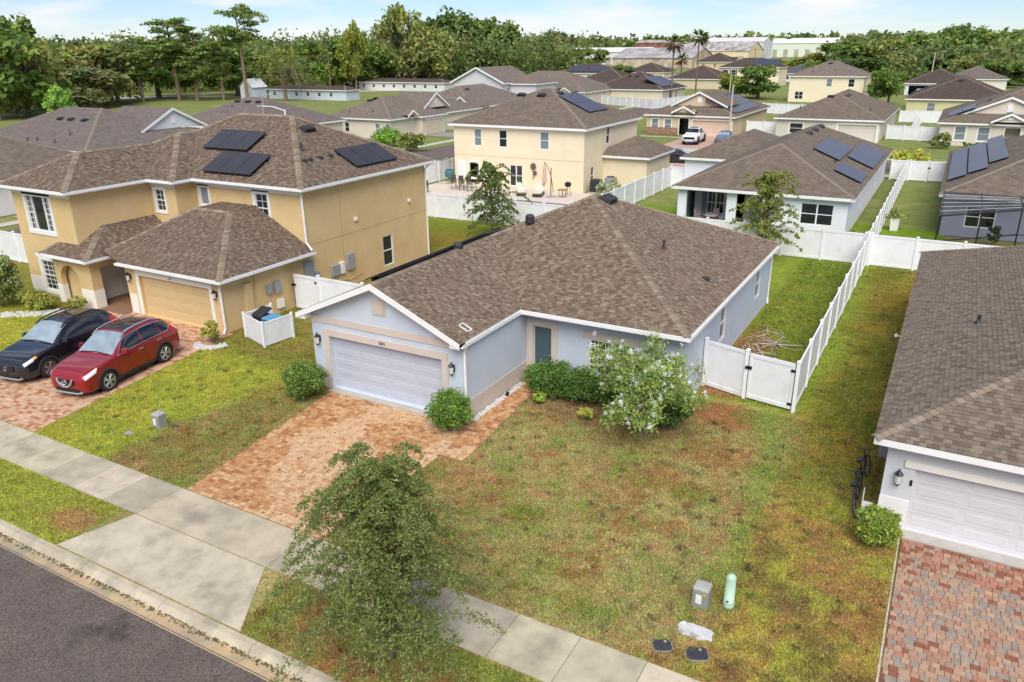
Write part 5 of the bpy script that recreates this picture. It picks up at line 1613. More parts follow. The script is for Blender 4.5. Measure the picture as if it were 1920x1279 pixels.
for xa, xb in ((-94.9, -88.4), (-81.9, -88.4)):
    m_ = MB(); m_.hexa([(xa, 142.85, 5.45), (xb, 142.85, 8.45), (xb, 143.2, 8.45), (xa, 143.2, 5.45), (xa, 142.85, 5.75), (xb, 142.85, 8.75), (xb, 143.2, 8.7), (xa, 143.2, 5.7)]); m_.build('rake_board', M_white, GGH)
fascia_run(GGH, [(-82, 143), (-82, 158)], 5.7, .4, False, .25)
small_roof(GGH, -83, -76, 146, 156, 5.5, .45, BR2, M_gr2)
def tb_extra(h):
    P = small_roof(h, -76, -70.6, 98.6, 105.6, 2.9, .42, BR2, M_bei)
    F = frame((-71.0, 99.0), (-71.0, 105.2)); garage_door(h, F, .9, 5.4, .05, 2.3, wm('beige_door', 205, 190, 165), 4, 3, d=.06)
    m_ = MB(); m_.fbox(F, .6, .07, 2.3, 5.7, .13, 2.55); m_.build('garage_trim', M_white, h)
back_house('beige_house', 'beige house with two white gables and side garage, left of the cream house', (-84.5, -71.8, 92.4, 118), 2.9, .42, M_bei, BR2, wins=[('S', 3.2, 4.1, .8, 2.2), ('S', 9.0, 9.9, .6, 2.2, 'b'), ('S', 10.9, 11.8, .6, 2.2, 'b')],
    gables=[('E', 105.5, 3.6, -72.6, 3.8, .6, 7), ('E', 97.2, 1.2, -71.2, 3.2, .6, 3)], vents=[(0, 5, 5.5), (3, 20, 6.2), (3, 17, 6.2)], extra=tb_extra, pipes=[(0, 4, 1.5), (0, 8, 2)])
back_house('brown_house', 'brown-roofed house with a white-trimmed gable corner, behind the beige gabled house', (-88, -73, 116.5, 140), 2.9, .42, wm('taupe_stucco', 176, 156, 128), BR2, gables=[('S', -75.2, 2.4, 116.2, 3.0, .7, 6)], vents=[(1, 8, 6.5), (3, 14, 6.5)])
back_house('taupe_roof_house', 'house showing its taupe roof with a row of black vents above the yellow house', (-97, -78, 74, 90), 2.9, .42, M_bei, BR4, gables=[('E', 77.5, 2.2, -77.6, 3.0, .6, 5)], vents=[(0, 7.5, 7.2), (0, 9.6, 7.2), (0, 11.6, 7.2)], pipes=[(0, 8, 5.5)], wins=[('E', 3, 4, .8, 2.2)])
back_house('grey_gable_house', 'pale grey house with long taupe roof and white gable, upper left', (-101, -77.8, 49.2, 66), 2.9, .42, wm('pale_bluegrey_stucco', 214, 216, 220), BR4, wins=[('S', 20.3, 21, .9, 2.1)], gables=[('E', 62.5, 4.6, -80.2, 4.0, .5, 9)], vents=[(0, 11, 6.2), (0, 13, 6.2), (0, 15.5, 6.2)], pipes=[(0, 11.5, 1.3), (0, 13, 1.5), (0, 16.5, 1.3), (0, 17, 3)])
back_house('corner_roof_house', 'house whose brown roof corner shows at the left edge', (-90, -66.5, 30, 45.5), 2.9, .42, wm('far_white', 222, 220, 216), BR1)
BR5 = course_mat('shingle_slate_far', (0.085, 0.085, 0.098), (0.11, 0.11, 0.125), (0.05, 0.05, 0.058))
back_house('slate_roof_house', 'distant house with slate grey roof right of the shuttered solar house', (-60, -46, 300, 316), 2.9, .42, wm('far_pale_blue', 214, 220, 226), BR5, wins=[('S', 3, 4.2, .8, 2.2), ('S', 8, 9.2, .8, 2.2)])
back_house('brown_roof_house', 'house with plain brown roof between the two solar-roofed houses', (-97, -79, 206, 224), 2.9, .42, wm('far_oat', 210, 198, 178), BR3, wins=[('S', 12, 13.2, .8, 2.2)])
back_house('brown_roof_house', 'distant house with brown roof at the foot of the warehouses', (-118, -101, 300, 316), 2.9, .42, wm('far_wheat', 222, 206, 172), BR3, wins=[('S', 4, 5.2, .8, 2.2)])
back_house('brown_roof_house', 'house with taupe roof behind the open garage house', (-6, 10, 262, 278), 2.9, .42, wm('far_ivory', 222, 216, 200), BR4)
# light strips between the rows: long pale sheds at the wood's edge
for (nm, lab, ext, ze, wmat, rmat) in (('long_shed', 'long pale grey building with dark roof under the bare arched trees', (-166, -138, 160, 166), 2.6, wm('shed_grey', 196, 204, 212), BR3), ('long_shed', 'long low white building with brown roof right of the young green tree', (-172, -138, 205, 212), 2.6, wm('shed_white', 214, 214, 210), BR3),
                                     ('white_house', 'small white house glimpsed between the trunks of the tall trees', (-205, -192, 236, 245), 3.0, wm('white_siding', 228, 230, 232), BR4)):
    n_ = int((ext[1] - ext[0] - 2) / 4)
    back_house(nm, lab, ext, ze, .3, wmat, rmat, wins=[('S', 1.5 + 4 * k, 2.6 + 4 * k, .9, 1.9, '') for k in range(n_)], group='pale buildings at the wood edge')
sh_ = thing('shed', 'small white gabled shed standing at the wood edge', 'shed', (-166, 158, 0))
m_ = MB(); m_.box(-170.5, 155, 0, -166, 160, 3.2); m_.build('wall', wm('shed_blue', 206, 216, 228), sh_)
m_ = MB(); m_.face([(-170.9, 154.7, 3.1), (-168.2, 154.7, 5.3), (-168.2, 160.3, 5.3), (-170.9, 160.3, 3.1)]); m_.face([(-165.6, 154.7, 3.1), (-165.6, 160.3, 3.1), (-168.2, 160.3, 5.3), (-168.2, 154.7, 5.3)]); m_.face([(-170.5, 155, 3.2), (-166, 155, 3.2), (-168.2, 155, 5.2)]); m_.build('roof', M_white, sh_)

# ================================================================ warehouses in the distance
def warehouse(name, label, x0, x1, y0, y1, hw, hr, wallm, roofm, axis='x', bays=6):
    h = thing(name, label, 'warehouse', ((x0 + x1) / 2, (y0 + y1) / 2, 0), 'warehouses on the horizon')
    w = MB(); w.box(x0, y0, -.2, x1, y1, hw); w.build('wall', wallm, h)
    if axis == 'x':
        ym = (y0 + y1) / 2
        m_ = MB(); m_.face([(x0 - .6, y0 - .6, hw - .05), (x1 + .6, y0 - .6, hw - .05), (x1 + .6, ym, hr), (x0 - .6, ym, hr)]); m_.face([(x1 + .6, y1 + .6, hw - .05), (x0 - .6, y1 + .6, hw - .05), (x0 - .6, ym, hr), (x1 + .6, ym, hr)]); m_.build('roof', roofm, h)
        for x in (x0, x1):
            m_ = MB(); m_.face([(x, y0, hw - .01), (x, y1, hw - .01), (x, ym, hr - .15)]); m_.build('gable_wall', wallm, h)
        for k in range(bays):
            a = x0 + (x1 - x0) * (k + .3) / bays
            m_ = MB(); m_.box(a, y0 - .12, 0, a + (x1 - x0) / bays * .4, y0 + .05, hw * .55); m_.build('loading_door', M_doorw, h)
    else:
        xm = (x0 + x1) / 2
        m_ = MB(); m_.face([(x1 + .6, y0 - .6, hw - .05), (x1 + .6, y1 + .6, hw - .05), (xm, y1 + .6, hr), (xm, y0 - .6, hr)]); m_.face([(x0 - .6, y1 + .6, hw - .05), (x0 - .6, y0 - .6, hw - .05), (xm, y0 - .6, hr), (xm, y1 + .6, hr)]); m_.build('roof', roofm, h)
        m_ = MB(); m_.face([(x0, y0, hw - .01), (x1, y0, hw - .01), (xm, y0, hr - .15)]); m_.build('gable_wall', wallm, h)
    return h
M_doorw = mat('dock_door', (.42, .36, .30), .8, .2, .3)
M_metalr = mat('old_metal_roof', (.36, .35, .36), .8, .25, .25, stain=(.25, .22, .2), stain_scale=.12, stain_lo=.45, stain_hi=.62)
M_mossr = mat('stained_roof', (.42, .38, .36), .85, .35, .3, stain=(.20, .17, .155), stain_scale=.18, stain_lo=.46, stain_hi=.6)
M_whitew = mat('white_cladding', (.68, .68, .67), .7, .12, .2, stain=(.5, .46, .42), stain_scale=.15, stain_lo=.55, stain_hi=.7)
M_peach = mat('peach_wall', (.58, .46, .34), .85, .2, .3, stain=(.36, .26, .18), stain_scale=.2, stain_lo=.5, stain_hi=.65)
warehouse('white_warehouse', 'long white warehouse at the left end of the industrial estate', -270, -205, 560, 600, 8.5, 11.5, M_whitew, M_whitew)
warehouse('grey_roof_warehouse', 'warehouse with grey metal roof and stained peach wall', -197, -146, 482, 530, 5.4, 11.2, M_peach, M_metalr)
warehouse('stained_roof_warehouse', 'warehouse with blotchy stained grey roof and cream gable end', -215, -150, 640, 690, 8, 15, wm('cream_cladding', 225, 205, 165), M_mossr)
warehouse('far_white_warehouse', 'distant white flat-roofed warehouse behind the stained roof', -222, -168, 770, 810, 15, 19, M_whitew, mat('pale_roof', (.6, .58, .56), .8, .1, .2))
warehouse('green_warehouse', 'pale green metal warehouse near the right of the horizon', -190, -124, 905, 950, 13.5, 18.5, wm('pale_green_cladding', 214, 222, 206), wm('pale_green_roof', 220, 224, 214), 'x')
warehouse('red_warehouse', 'half-ruined rust red warehouse behind the grey metal roof', -272, -240, 720, 745, 15, 17.5, mat('rust_wall', (.26, .11, .075), .9, .6, .25), M_mossr)
for (px_, py_, hh, lab) in ((-232, 760, 22, 'pair of tall vents'),):
    pass

# ================================================================ trees and plants
def leaf_mat(name, c, tr=.35):
    return mat(name, c, .65, tint=True, trans=tr, spec=.25)
M_leaf = leaf_mat('leaf', (1, 1, 1))
M_bark = mat('bark', (.17, .125, .09), .95, .3, 5, .8, 14)
M_barkp = mat('pine_bark', (.24, .16, .115), .95, .3, 4, .8, 10)
M_barkl = mat('pale_bark', (.36, .29, .21), .9, .2, 8, .4, 20)

def leaf_quads(cen, n_per, spread, size, rg, col, var=.3, clvar=.22, flat=0.0, elong=1.6):
    """cen (K,3) cluster centres; returns quads (verts, tint)"""
    K = len(cen)
    n = K * n_per
    c = np.repeat(cen, n_per, 0)
    d = rg.normal(size=(n, 3))
    d /= np.linalg.norm(d, axis=1)[:, None] + 1e-9
    rr = rg.random(n) ** .5
    sp = np.repeat(np.broadcast_to(np.asarray(spread, float), (K,)) if np.ndim(spread) < 2 else spread, n_per, 0)
    off = d * rr[:, None] * (sp[:, None] if sp.ndim == 1 else sp)
    p = c + off
    nrm = d * .6 + rg.normal(size=(n, 3)) * .7 + np.array([0, 0, .5 + flat])
    nrm /= np.linalg.norm(nrm, axis=1)[:, None] + 1e-9
    t = np.cross(nrm, rg.normal(size=(n, 3)))
    t /= np.linalg.norm(t, axis=1)[:, None] + 1e-9
    b = np.cross(nrm, t)
    s = size * rg.uniform(.6, 1.35, n)[:, None]
    v = np.stack([p - t * s * elong * .5, p - b * s * .42, p + t * s * elong * .5, p + b * s * .42], 1)
    cl = np.repeat(1 + (rg.random(K) - .5) * 2 * clvar, n_per)
    hue = np.repeat(rg.normal(0, .045, K), n_per) + rg.normal(0, .05, n)
    k = cl * (1 + (rg.random(n) - .5) * 2 * var)
    col = np.asarray(col, float)
    tint = (col[None] if col.ndim == 1 else np.repeat(col, n_per, 0)) * k[:, None]
    tint[:, 0] *= 1 + hue * 1.6
    tint[:, 2] *= 1 - hue * .5
    return v.reshape(-1, 3), np.clip(tint * 1.95, 0.004, .9)

def crown_obj(name, v, t, parent, m=None):
    me = np_mesh(name, v, len(t), 4, m or M_leaf, t)
    o = bpy.data.objects.new(name, me)
    link(o, parent)
    return o

def oak_proto(seed, col, col2=None, k=135, n_per=46, leaf=.46, hgt=1.0, moss=0):
    """unit broad tree about 10 m tall, 10 m wide at the origin; returns (trunk mesh, crown mesh)"""
    rg = np.random.default_rng(seed)
    lob = rg.normal(size=(9, 3)); lob /= np.linalg.norm(lob, axis=1)[:, None]; lob[:, 2] = np.abs(lob[:, 2]) * .8
    lobe = np.array([0, 0, 5.0]) + lob * np.array([3.2, 3.2, 3.2])
    lobe[:4, 2] = rg.uniform(2.4, 4.0, 4)
    cen = []
    for i in range(k):
        L = lobe[rg.integers(len(lobe))]
        d = rg.normal(size=3); d /= np.linalg.norm(d)
        if d[2] < -.5: d[2] *= -.4
        cen.append(L + d * rg.uniform(.5, 2.1) * np.array([1, 1, .85]))
    cen = np.array(cen)
    cols = np.tile(np.asarray(col, float), (k, 1))
    if col2 is not None:
        w = rg.random(k) < .3
        cols[w] = col2
    v, t = leaf_quads(cen, n_per, rg.uniform(.7, 1.35, k), leaf, rg, cols, clvar=.18)
    if moss:
        mc = cen[rg.integers(0, k, moss)] + np.array([0, 0, -1.3])
        v2, t2 = leaf_quads(mc, 10, np.tile([[.35, .35, 1.2]], (moss, 1)), leaf * .8, rg, np.array([.14, .12, .08]))
        v, t = np.concatenate([v, v2]), np.concatenate([t, t2])
    tr = MB()
    tr.tube([(0, 0, -.3), (.1, 0, 1.5), (.15, .1, 3.4)], [.38, .28, .24], 8)
    for i in range(9):
        e = lobe[i]
        tr.tube([(.12, .05, 2.6 + .1 * i), tuple((np.array([.12, .05, 3.4]) * .45 + e * .55) + rg.normal(0, .25, 3)), tuple(e)], [.17, .1, .04], 5)
        for j in range(2):
            c_ = cen[rg.integers(k)]
            tr.tube([tuple(e * .7 + np.array([0, 0, 1.4])), tuple(c_)], [.06, .02], 4)
    return tr.mesh('trunk', M_bark), np_mesh('crown', v, len(t), 4, M_leaf, t)

def pine_proto(seed, col, lean=.0, low=11.2):
    """unit tall pine, 20 m, bare trunk with tufted flat pads near the top"""
    rg = np.random.default_rng(seed)
    cen, sp = [], []
    tr = MB()
    top = np.array([lean, .4, 19.0])
    tr.tube([(0, 0, -.3), (lean * .2, .1, 6), (lean * .6, .2, 12), tuple(top)], [.36, .3, .22, .06], 7)
    for i in range(24 if low > 10 else 36):
        z = rg.uniform(low, 19.2)
        a = rg.uniform(0, 6.28)
        r_ = rg.uniform(1.0, 5.4) * (1 - abs(z - 15.2) / (7.5 if low > 10 else 12))
        st = np.array([lean * z / 19, .4 * z / 19, z - .8]); e = np.array([math.cos(a) * r_ + lean * z / 19, math.sin(a) * r_, z + .4])
        tr.tube([tuple(st), tuple((st + e) / 2 + np.array([0, 0, .35])), tuple(e)], [.1, .07, .03], 4)
        for j in range(4):
            cen.append(e + rg.normal(0, 1, 3) * np.array([.9, .9, .35])); sp.append([1.0, 1.0, .5])
    for i in range(10):
        z = rg.uniform(5, 11); a = rg.uniform(0, 6.28)
        tr.tube([(lean * z / 19, .2, z), (lean * z / 19 + math.cos(a) * 1.3, math.sin(a) * 1.3, z + .2)], [.05, .015], 4)
    v, t = leaf_quads(np.array(cen), 38, np.array(sp), .36, rg, col, flat=.3)
    return tr.mesh('trunk', M_barkp), np_mesh('crown', v, len(t), 4, M_leaf, t)

def place_tree(name, label, proto, x, y, h, wid, base_h, base_w, rz, group=None, cat='tree'):
    o = thing(name, label, cat, (x, y, -.1), group)
    o.rotation_euler[2] = rz
    o.scale = (wid / base_w, wid / base_w, h / base_h)
    for nm, me in (('trunk', proto[0]), ('crown', proto[1])):
        c = bpy.data.objects.new(nm, me); link(c, o)
    return o

G1, G2, G3, G4 = (.105, .15, .030), (.078, .122, .028), (.155, .175, .045), (.14, .165, .03)
OAKS = [oak_proto(s, c, c2, moss=ms) for s, c, c2, ms in ((1, G1, G2, 0), (2, G2, G1, 0), (3, G3, (.16, .16, .055), 26), (4, G4, (.165, .18, .03), 0), (5, (.06, .10, .026), G2, 0), (6, (.135, .145, .055), (.12, .12, .05), 40))]
PINES = [pine_proto(20, (.115, .155, .035)), pine_proto(21, (.105, .145, .035), 1.6, 8.5), pine_proto(22, (.13, .165, .045), -1.2, 6.5)]
TREES = [  # name, label, proto, x, y, h, w
    ('oak_tree', 'tall dark oak rising at the top left corner', OAKS[1], -182, 101, 20.5, 16),
    ('oak_tree', 'olive moss-hung oak with pale trunks at the left edge', OAKS[2], -170, 97, 16.5, 16),
    ('oak_tree', 'low grey-green moss-draped oak right of the left-edge oak', OAKS[5], -181, 118, 10, 16),
    ('oak_tree', 'grey-green oak with hanging moss under the long white cloud', OAKS[5], -196, 136, 16, 14),
    ('oak_tree', 'small dark oak filling the gap behind the left-edge oaks', OAKS[4], -205, 118, 14, 20),
    ('pine_tree', 'leaning pine with spreading dark top, second from left among the pines', PINES[1], -184, 146, 21.0, 15),
    ('pine_tree', 'shorter bright green pine left of the leaning pine', PINES[2], -188, 138, 16.5, 12),
    ('pine_tree', 'pine with low rounded top right of the leaning pine', PINES[2], -177, 146, 17, 13),
    ('pine_tree', 'thin pine with a small dark top beside the tallest pine', PINES[2], -172.5, 150.8, 15.6, 10),
    ('pine_tree', 'tallest pine with long bare reddish trunk, standing apart', PINES[0], -166.1, 153.2, 24.5, 14),
    ('oak_tree', 'round green oak right of the tallest pine', OAKS[0], -182, 205, 18, 22),
    ('oak_tree', 'yellowish oak behind the bare arching branches', OAKS[3], -190, 188, 13, 15),
    ('oak_tree', 'mid green oak between the tallest pine and the young slender tree', OAKS[0], -172, 214, 15.5, 17),
    ('young_tree', 'slender upright bright green tree in front of the wood', OAKS[3], -168, 200, 21, 8.5),
    ('oak_tree', 'tall thin-crowned tree with browning patches, centre of the treeline', OAKS[2], -166, 222, 27.5, 17),
    ('oak_tree', 'sparse tree with pale forked trunk left of the big dark oak', OAKS[5], -164, 226, 18, 15),
    ('oak_tree', 'broad dark green oak at the right of the tall treeline', OAKS[4], -188, 285, 27, 28),
    ('oak_tree', 'full green oak right of the broad dark oak', OAKS[1], -170, 290, 24.5, 24),
    ('oak_tree', 'dense low oak under the broad dark oak', OAKS[4], -172, 270, 16, 26),
    ('willow_tree', 'grey-green willowy tree at the right end of the wood', OAKS[5], -180, 350, 21, 26),
    ('oak_tree', 'small dark tree in front of the white warehouse', OAKS[1], -205, 470, 12, 18),
    ('oak_tree', 'dark rounded tree beside the willowy tree', OAKS[1], -160, 345, 12, 13),
    ('oak_tree', 'wide dark oak leaning over the left edge above the yellow shrub', OAKS[0], -165, 88, 19, 20),
    ('oak_tree', 'broad olive oak between the moss-draped oak and the pines', OAKS[2], -192, 128, 15.5, 19),
    ('oak_tree', 'dense mid green oak behind the leaning pine', OAKS[0], -200, 152, 17, 20),
    ('oak_tree', 'dark spreading oak right behind the tallest pine', OAKS[1], -186, 168, 15.5, 19),
    ('oak_tree', 'olive oak between the round green oak and the tall thin-crowned tree', OAKS[3], -176, 208, 14, 15),
    ('oak_tree', 'grey-green oak standing over the long white building', OAKS[2], -160, 232, 20, 17),
    ('oak_tree', 'small round dark tree between the distant brown roofs', OAKS[1], -118, 300, 6, 8),
]
for i, (nm, lab, pr, x, y, h, w_) in enumerate(TREES):
    bh, bw = (20.3, 9.6) if pr in PINES else (9.3, 8.8)
    place_tree(nm, lab, pr, x, y, h, w_, bh, bw, i * 2.3, 'trees of the left-hand wood' if x < -155 else None)
RT = [(1, -40, 322, 14.5, 26, 'wide olive oak left of the far-right tree group'), (2, -28, 326, 15.5, 20, 'pale olive oak second from left in the far-right group'), (3, -52, 330, 10, 18, 'low bright tree beside the green warehouse'), (0, -15, 386, 20, 27, 'big round green oak under the right-hand cloud'), (1, -3, 392, 21, 21, 'tallest dark oak of the far-right group'),
      (0, 6, 388, 19, 28, 'broad green oak right of the tallest dark oak'), (3, 17, 352, 15, 24, 'yellow-green oak at the far right edge'), (2, 11, 294, 9, 17, 'grey-green rounded oak above the beige house roof'), (4, -2, 333, 12, 22, 'shaded oak below the big round oak'), (5, -19, 328, 11.5, 20, 'grey-olive oak above the open garage house'),
      (0, 22, 262, 11, 15, 'bright oak at the right edge above the beige house'), (4, -33, 300, 9, 20, 'dark low oak behind the far cream house'), (1, 9, 275, 8, 13, 'small dark oak behind the olive house roof'), (2, 2, 310, 10, 16, 'pale rounded oak behind the street lamp'), (3, -62, 345, 8, 14, 'small yellow-green tree near the warehouses')]
for i, (k, x, y, h, w_, lab) in enumerate(RT):
    place_tree('oak_tree', lab, OAKS[k], x, y, h, w_, 9.6, 9.4, i * 1.7 + .4, 'trees at the far right')
place_tree('yard_tree', 'leafy dark green tree in front of the shuttered solar house', OAKS[1], -44.7, 204, 8.4, 13.5, 9.6, 9.6, .3)
place_tree('yard_tree', 'light green loose tree between the far cream house and open garage house', OAKS[0], -14.4, 194, 9.2, 9.5, 10.2, 10.5, 1.1)
place_tree('yard_tree', 'bright green shrubby tree among the brown roofs beside the tall palm', OAKS[3], -56, 222, 6, 11, 10.2, 10.5, 2.0)

# the wood beyond and the horizon: one mass nobody could count
rg = np.random.default_rng(77)
V_all, T_all = [], []
def mass(n, fx, leaf, n_per, hgt, seed, jit=.28):
    r2_ = np.random.default_rng(seed)
    C_, S_ = [], []
    for i in range(n):
        x, y, h = fx(r2_)
        for j in range(9):
            C_.append((x + r2_.normal(0, h * jit), y + r2_.normal(0, h * jit), h * r2_.uniform(.04, .92))); S_.append(h * .24)
    col = np.array([(.085, .118, .032), (.108, .135, .038), (.068, .10, .03), (.125, .14, .046)])[r2_.integers(0, 4, len(C_))]
    v, t = leaf_quads(np.array(C_), n_per, np.array(S_), leaf, r2_, col, elong=1.3)
    V_all.append(v); T_all.append(t)
def left_wood(r):
    """belt of wood just beyond the gravel road"""
    L = [(-420, 100), (-330, 126), (-215, 166), (-180, 210), (-158, 246), (-150, 330)]
    k = r.uniform(0, len(L) - 1.001); i = int(k); f = k - i
    x, y = L[i][0] + (L[i + 1][0] - L[i][0]) * f, L[i][1] + (L[i + 1][1] - L[i][1]) * f
    d = r.uniform(0, 70)
    return x - d * .62, y + d * .78, r.uniform(12, 19)
mass(270, left_wood, 1.0, 26, 12, 1)
def near_wood(r): return r.uniform(-250, -182), r.uniform(92, 132), r.uniform(6, 13)
mass(34, near_wood, .8, 26, 12, 6)
def mid_wood(r): return r.uniform(-205, -150), r.uniform(232, 330), r.uniform(13, 20)
mass(60, mid_wood, 1.0, 28, 12, 7)
def horizon(r):
    a = r.uniform(R(-66), R(8)); d = r.uniform(950, 1350)
    return d * math.sin(a), d * math.cos(a), r.uniform(15, 26)
mass(950, horizon, 4.6, 9, 15, 3, .75)
def right_wood(r): return r.uniform(-48, 70), r.uniform(285, 440), r.uniform(9, 15)
mass(120, right_wood, 1.25, 22, 12, 8, .4)
def midh(r):
    while True:
        a = r.uniform(R(-8), R(8)); d = r.uniform(420, 960)
        x, y = d * math.sin(a), d * math.cos(a)
        if not (-300 < x < -110 and y > 440): return x, y, r.uniform(7, 12)
mass(150, midh, 2.0, 18, 9, 4)
V_all, T_all = np.concatenate(V_all), np.concatenate(T_all)
o = bpy.data.objects.new('far_wood', np_mesh('far_wood', V_all, len(T_all), 4, M_leaf, T_all)); link(o)
tag(o, 'mass of dark green woodland filling the background to the horizon', 'wood', kind='stuff')

# ---- bare arching tree in front of the long shed
bt = thing('bare_tree', 'leafless pale tree with arching branches before the long shed', 'tree', (-153, 154, 0))
q = MB()
q.tube([(-153, 154, -.2), (-153.2, 154, 2.5), (-153.4, 154, 5)], [.5, .42, .32], 7)
r9 = random.Random(4)
for k in range(16):
    a = r9.uniform(0, 6.28); L = r9.uniform(4, 9)
    dx, dy = math.cos(a) * L, math.sin(a) * L * .5
    z0 = r9.uniform(3, 5)
    q.tube([(-153.3, 154, z0), (-153.3 + dx * .35, 154 + dy * .35, z0 + r9.uniform(2.5, 4.5)), (-153.3 + dx * .75, 154 + dy * .75, z0 + r9.uniform(2.5, 4)), (-153.3 + dx * 1.1, 154 + dy * 1.1, z0 - r9.uniform(0, 2))], [.2, .14, .09, .03], 5)
q.build('trunk', M_bark, bt)
rg = np.random.default_rng(5)
cen = np.array([-153.3, 154, 8.6]) + rg.normal(size=(90, 3)) * np.array([4.6, 2.6, 2.2])
v, t = leaf_quads(cen, 26, .9, .32, rg, (.10, .12, .035))
crown_obj('crown', v - np.array([-153, 154, 0]), t, bt)

# ---- palms
def palm(label, x, y, h, s=1.0):
    o = thing('palm_tree', label, 'palm', (x, y, 0), 'palm trees')
    q = MB(); q.tube([(x, y, -.2), (x + .1, y, h * .5), (x + .05, y, h)], [.2 * s, .15 * s, .14 * s], 7); q.build('trunk', M_bark, o)
    r_ = random.Random(int(x * 10))
    f = MB()
    for k in range(34):
        a = r_.uniform(0, 6.28); el = r_.uniform(-.9, 1.1)
        c_ = (.12, .15, .035) if el > -.2 else (.2, .13, .06)
        for j in range(7):
            b = a + (j - 3) * .11
            L = r_.uniform(1.3, 1.9) * s
            d = Vector((math.cos(b) * math.cos(el), math.sin(b) * math.cos(el), math.sin(el)))
            p0 = Vector((x + .05, y, h)) + Vector((math.cos(a) * math.cos(el), math.sin(a) * math.cos(el), math.sin(el))) * .55 * s
            w_ = Vector((-math.sin(b), math.cos(b), 0)) * .06 * s
            f.cur = c_
            f.face([p0 - w_, p0 + w_, p0 + d * L * .6 + w_ * .8 - Vector((0, 0, .05)), p0 + d * L - Vector((0, 0, .28 * s)), p0 + d * L * .6 - w_ * .8 - Vector((0, 0, .05))])
    f.build('fronds', M_leaf, o)
palm('tall fan palm with browning skirt rising in front of the warehouses', -61.2, 187, 13.0, 1.25)
palm('second fan palm close behind the tall one, slightly higher', -58.0, 196, 14.2, 1.2)
palm('distant thin palm standing above the white warehouse', -300, 640, 19, 2.4)
palm('short palm beside the peach warehouse wall', -120, 380, 6.5, 1.8)

# ================================================================ planting near the houses
def shrub(name, label, x, y, rx, ry, h, col, leaf=.07, n=2600, seed=1, cat='shrub', group=None, skirt=.12, flowers=0, fcol=(.46, .45, .43), box=0.0):
    o = thing(name, label, cat, (x, y, 0), group)
    rg = np.random.default_rng(seed)
    k = max(24, n // 42)
    d = rg.normal(size=(k, 3)); d /= np.linalg.norm(d, axis=1)[:, None]
    if box: d = np.sign(d) * np.abs(d) ** (1 - box)
    rad = rg.uniform(.55, 1.0, k)[:, None]
    cen = d * rad * np.array([rx, ry, (h - skirt) / 2]) * .86 + np.array([0, 0, skirt + (h - skirt) / 2])
    cen[:, 2] = np.maximum(cen[:, 2], skirt)
    bump = (1 + .22 * np.sin(d[:, :1] * 5 + seed) * np.cos(d[:, 1:2] * 4))
    cen[:, :2] *= bump
    v, t = leaf_quads(cen, 42, min(rx, ry) * .26, leaf, rg, col, var=.35, clvar=.28)
    if flowers:
        ce = cen[d[:, 2] > -.2]
        fc = ce[rg.integers(0, len(ce), flowers)] * np.array([1.1, 1.1, 1.0]) + np.array([0, 0, .08])
        v2, t2 = leaf_quads(fc, 9, .09, .05, rg, np.array(fcol), var=.12, clvar=.05)
        v, t = np.concatenate([v, v2]), np.concatenate([t, t2])
    crown_obj('foliage', v, t, o)
    q = MB()
    for j in range(6):
        a = j * 1.05 + seed
        q.tube([(x + math.cos(a) * .05, y + math.sin(a) * .05, -.03), (x + math.cos(a) * rx * .5, y + math.sin(a) * ry * .5, h * .55)], [.022, .01], 5)
    q.build('stem', M_bark, o)
    return o
GS, GB, GY = (.085, .135, .028), (.10, .17, .03), (.21, .21, .045)
shrub('round_shrub', 'rounded green shrub left of the blue garage door', -20.2, 19.6, .95, .85, 1.45, (.095, .145, .03), .065, 9500, 3)
shrub('round_shrub', 'bushy green shrub right of the blue garage door', -13.75, 19.95, .85, .8, 1.55, GB, .065, 9000, 4)
shrub('round_shrub', 'clipped yellow-green shrub at the grey garage corner', -.1, 19.75, .58, .52, 1.12, (.16, .21, .037), .05, 8000, 6, box=.25)
shrub('hedge', 'dense dark green hedge under the front window beside the teal door', -11.35, 24.35, 1.8, .85, 1.25, (.07, .125, .026), .07, 15000, 7, 'hedge', box=.3)
shrub('dark_shrub', 'dark green clump below the white flowering tree at right', -7.35, 23.65, 1.0, .85, 1.4, (.065, .11, .028), .07, 8000, 8)
shrub('dark_shrub', 'dark green clump between the hedge and the flowering tree', -9.0, 24.3, .95, .75, 1.15, (.068, .118, .026), .07, 6500, 9)
shrub('seedling', 'small yellow-green weed growing at the foot of the hedge', -12.0, 23.35, .35, .25, .5, (.2, .26, .04), .07, 420, 10, 'plant')
shrub('seedling', 'tuft of yellowing weed right of the hedge foot', -9.9, 22.9, .3, .25, .5, (.24, .25, .05), .07, 360, 11, 'plant')
shrub('round_shrub', 'yellow-green bush ringed with white stones at the yellow garage corner', -28.15, 22.1, .5, .5, 1.15, GY, .07, 1700, 12)
shrub('tall_shrub', 'large green shrub with white blossom at the left edge', -42.3, 20.6, 1.6, 1.2, 3.1, (.14, .17, .05), .11, 5200, 13, flowers=120)
shrub('low_shrub', 'low yellow-green plants under the lower front window of the yellow house', -40.2, 21.3, 1.6, .7, 1.0, GY, .09, 2600, 14)
shrub('low_shrub', 'variegated shrub beside the porch pier of the yellow house', -37.9, 22.0, .55, .4, .9, (.24, .25, .07), .08, 1300, 15)
shrub('low_shrub', 'brown and green plant at the left end of the yellow house bed', -42.8, 19.2, .9, .6, .7, (.19, .16, .06), .09, 1400, 16)
shrub('round_shrub', 'light green bush behind the lanai house corner near the fence', -4.6, 53.4, .8, .7, 1.4, (.2, .25, .05), .1, 1300, 17)
shrub('yellow_shrub', 'bright yellow-green shrub beside the lanai house wall by the street', -3.6, 90.0, 1.9, 1.6, 2.6, (.30, .30, .05), .2, 1800, 18)
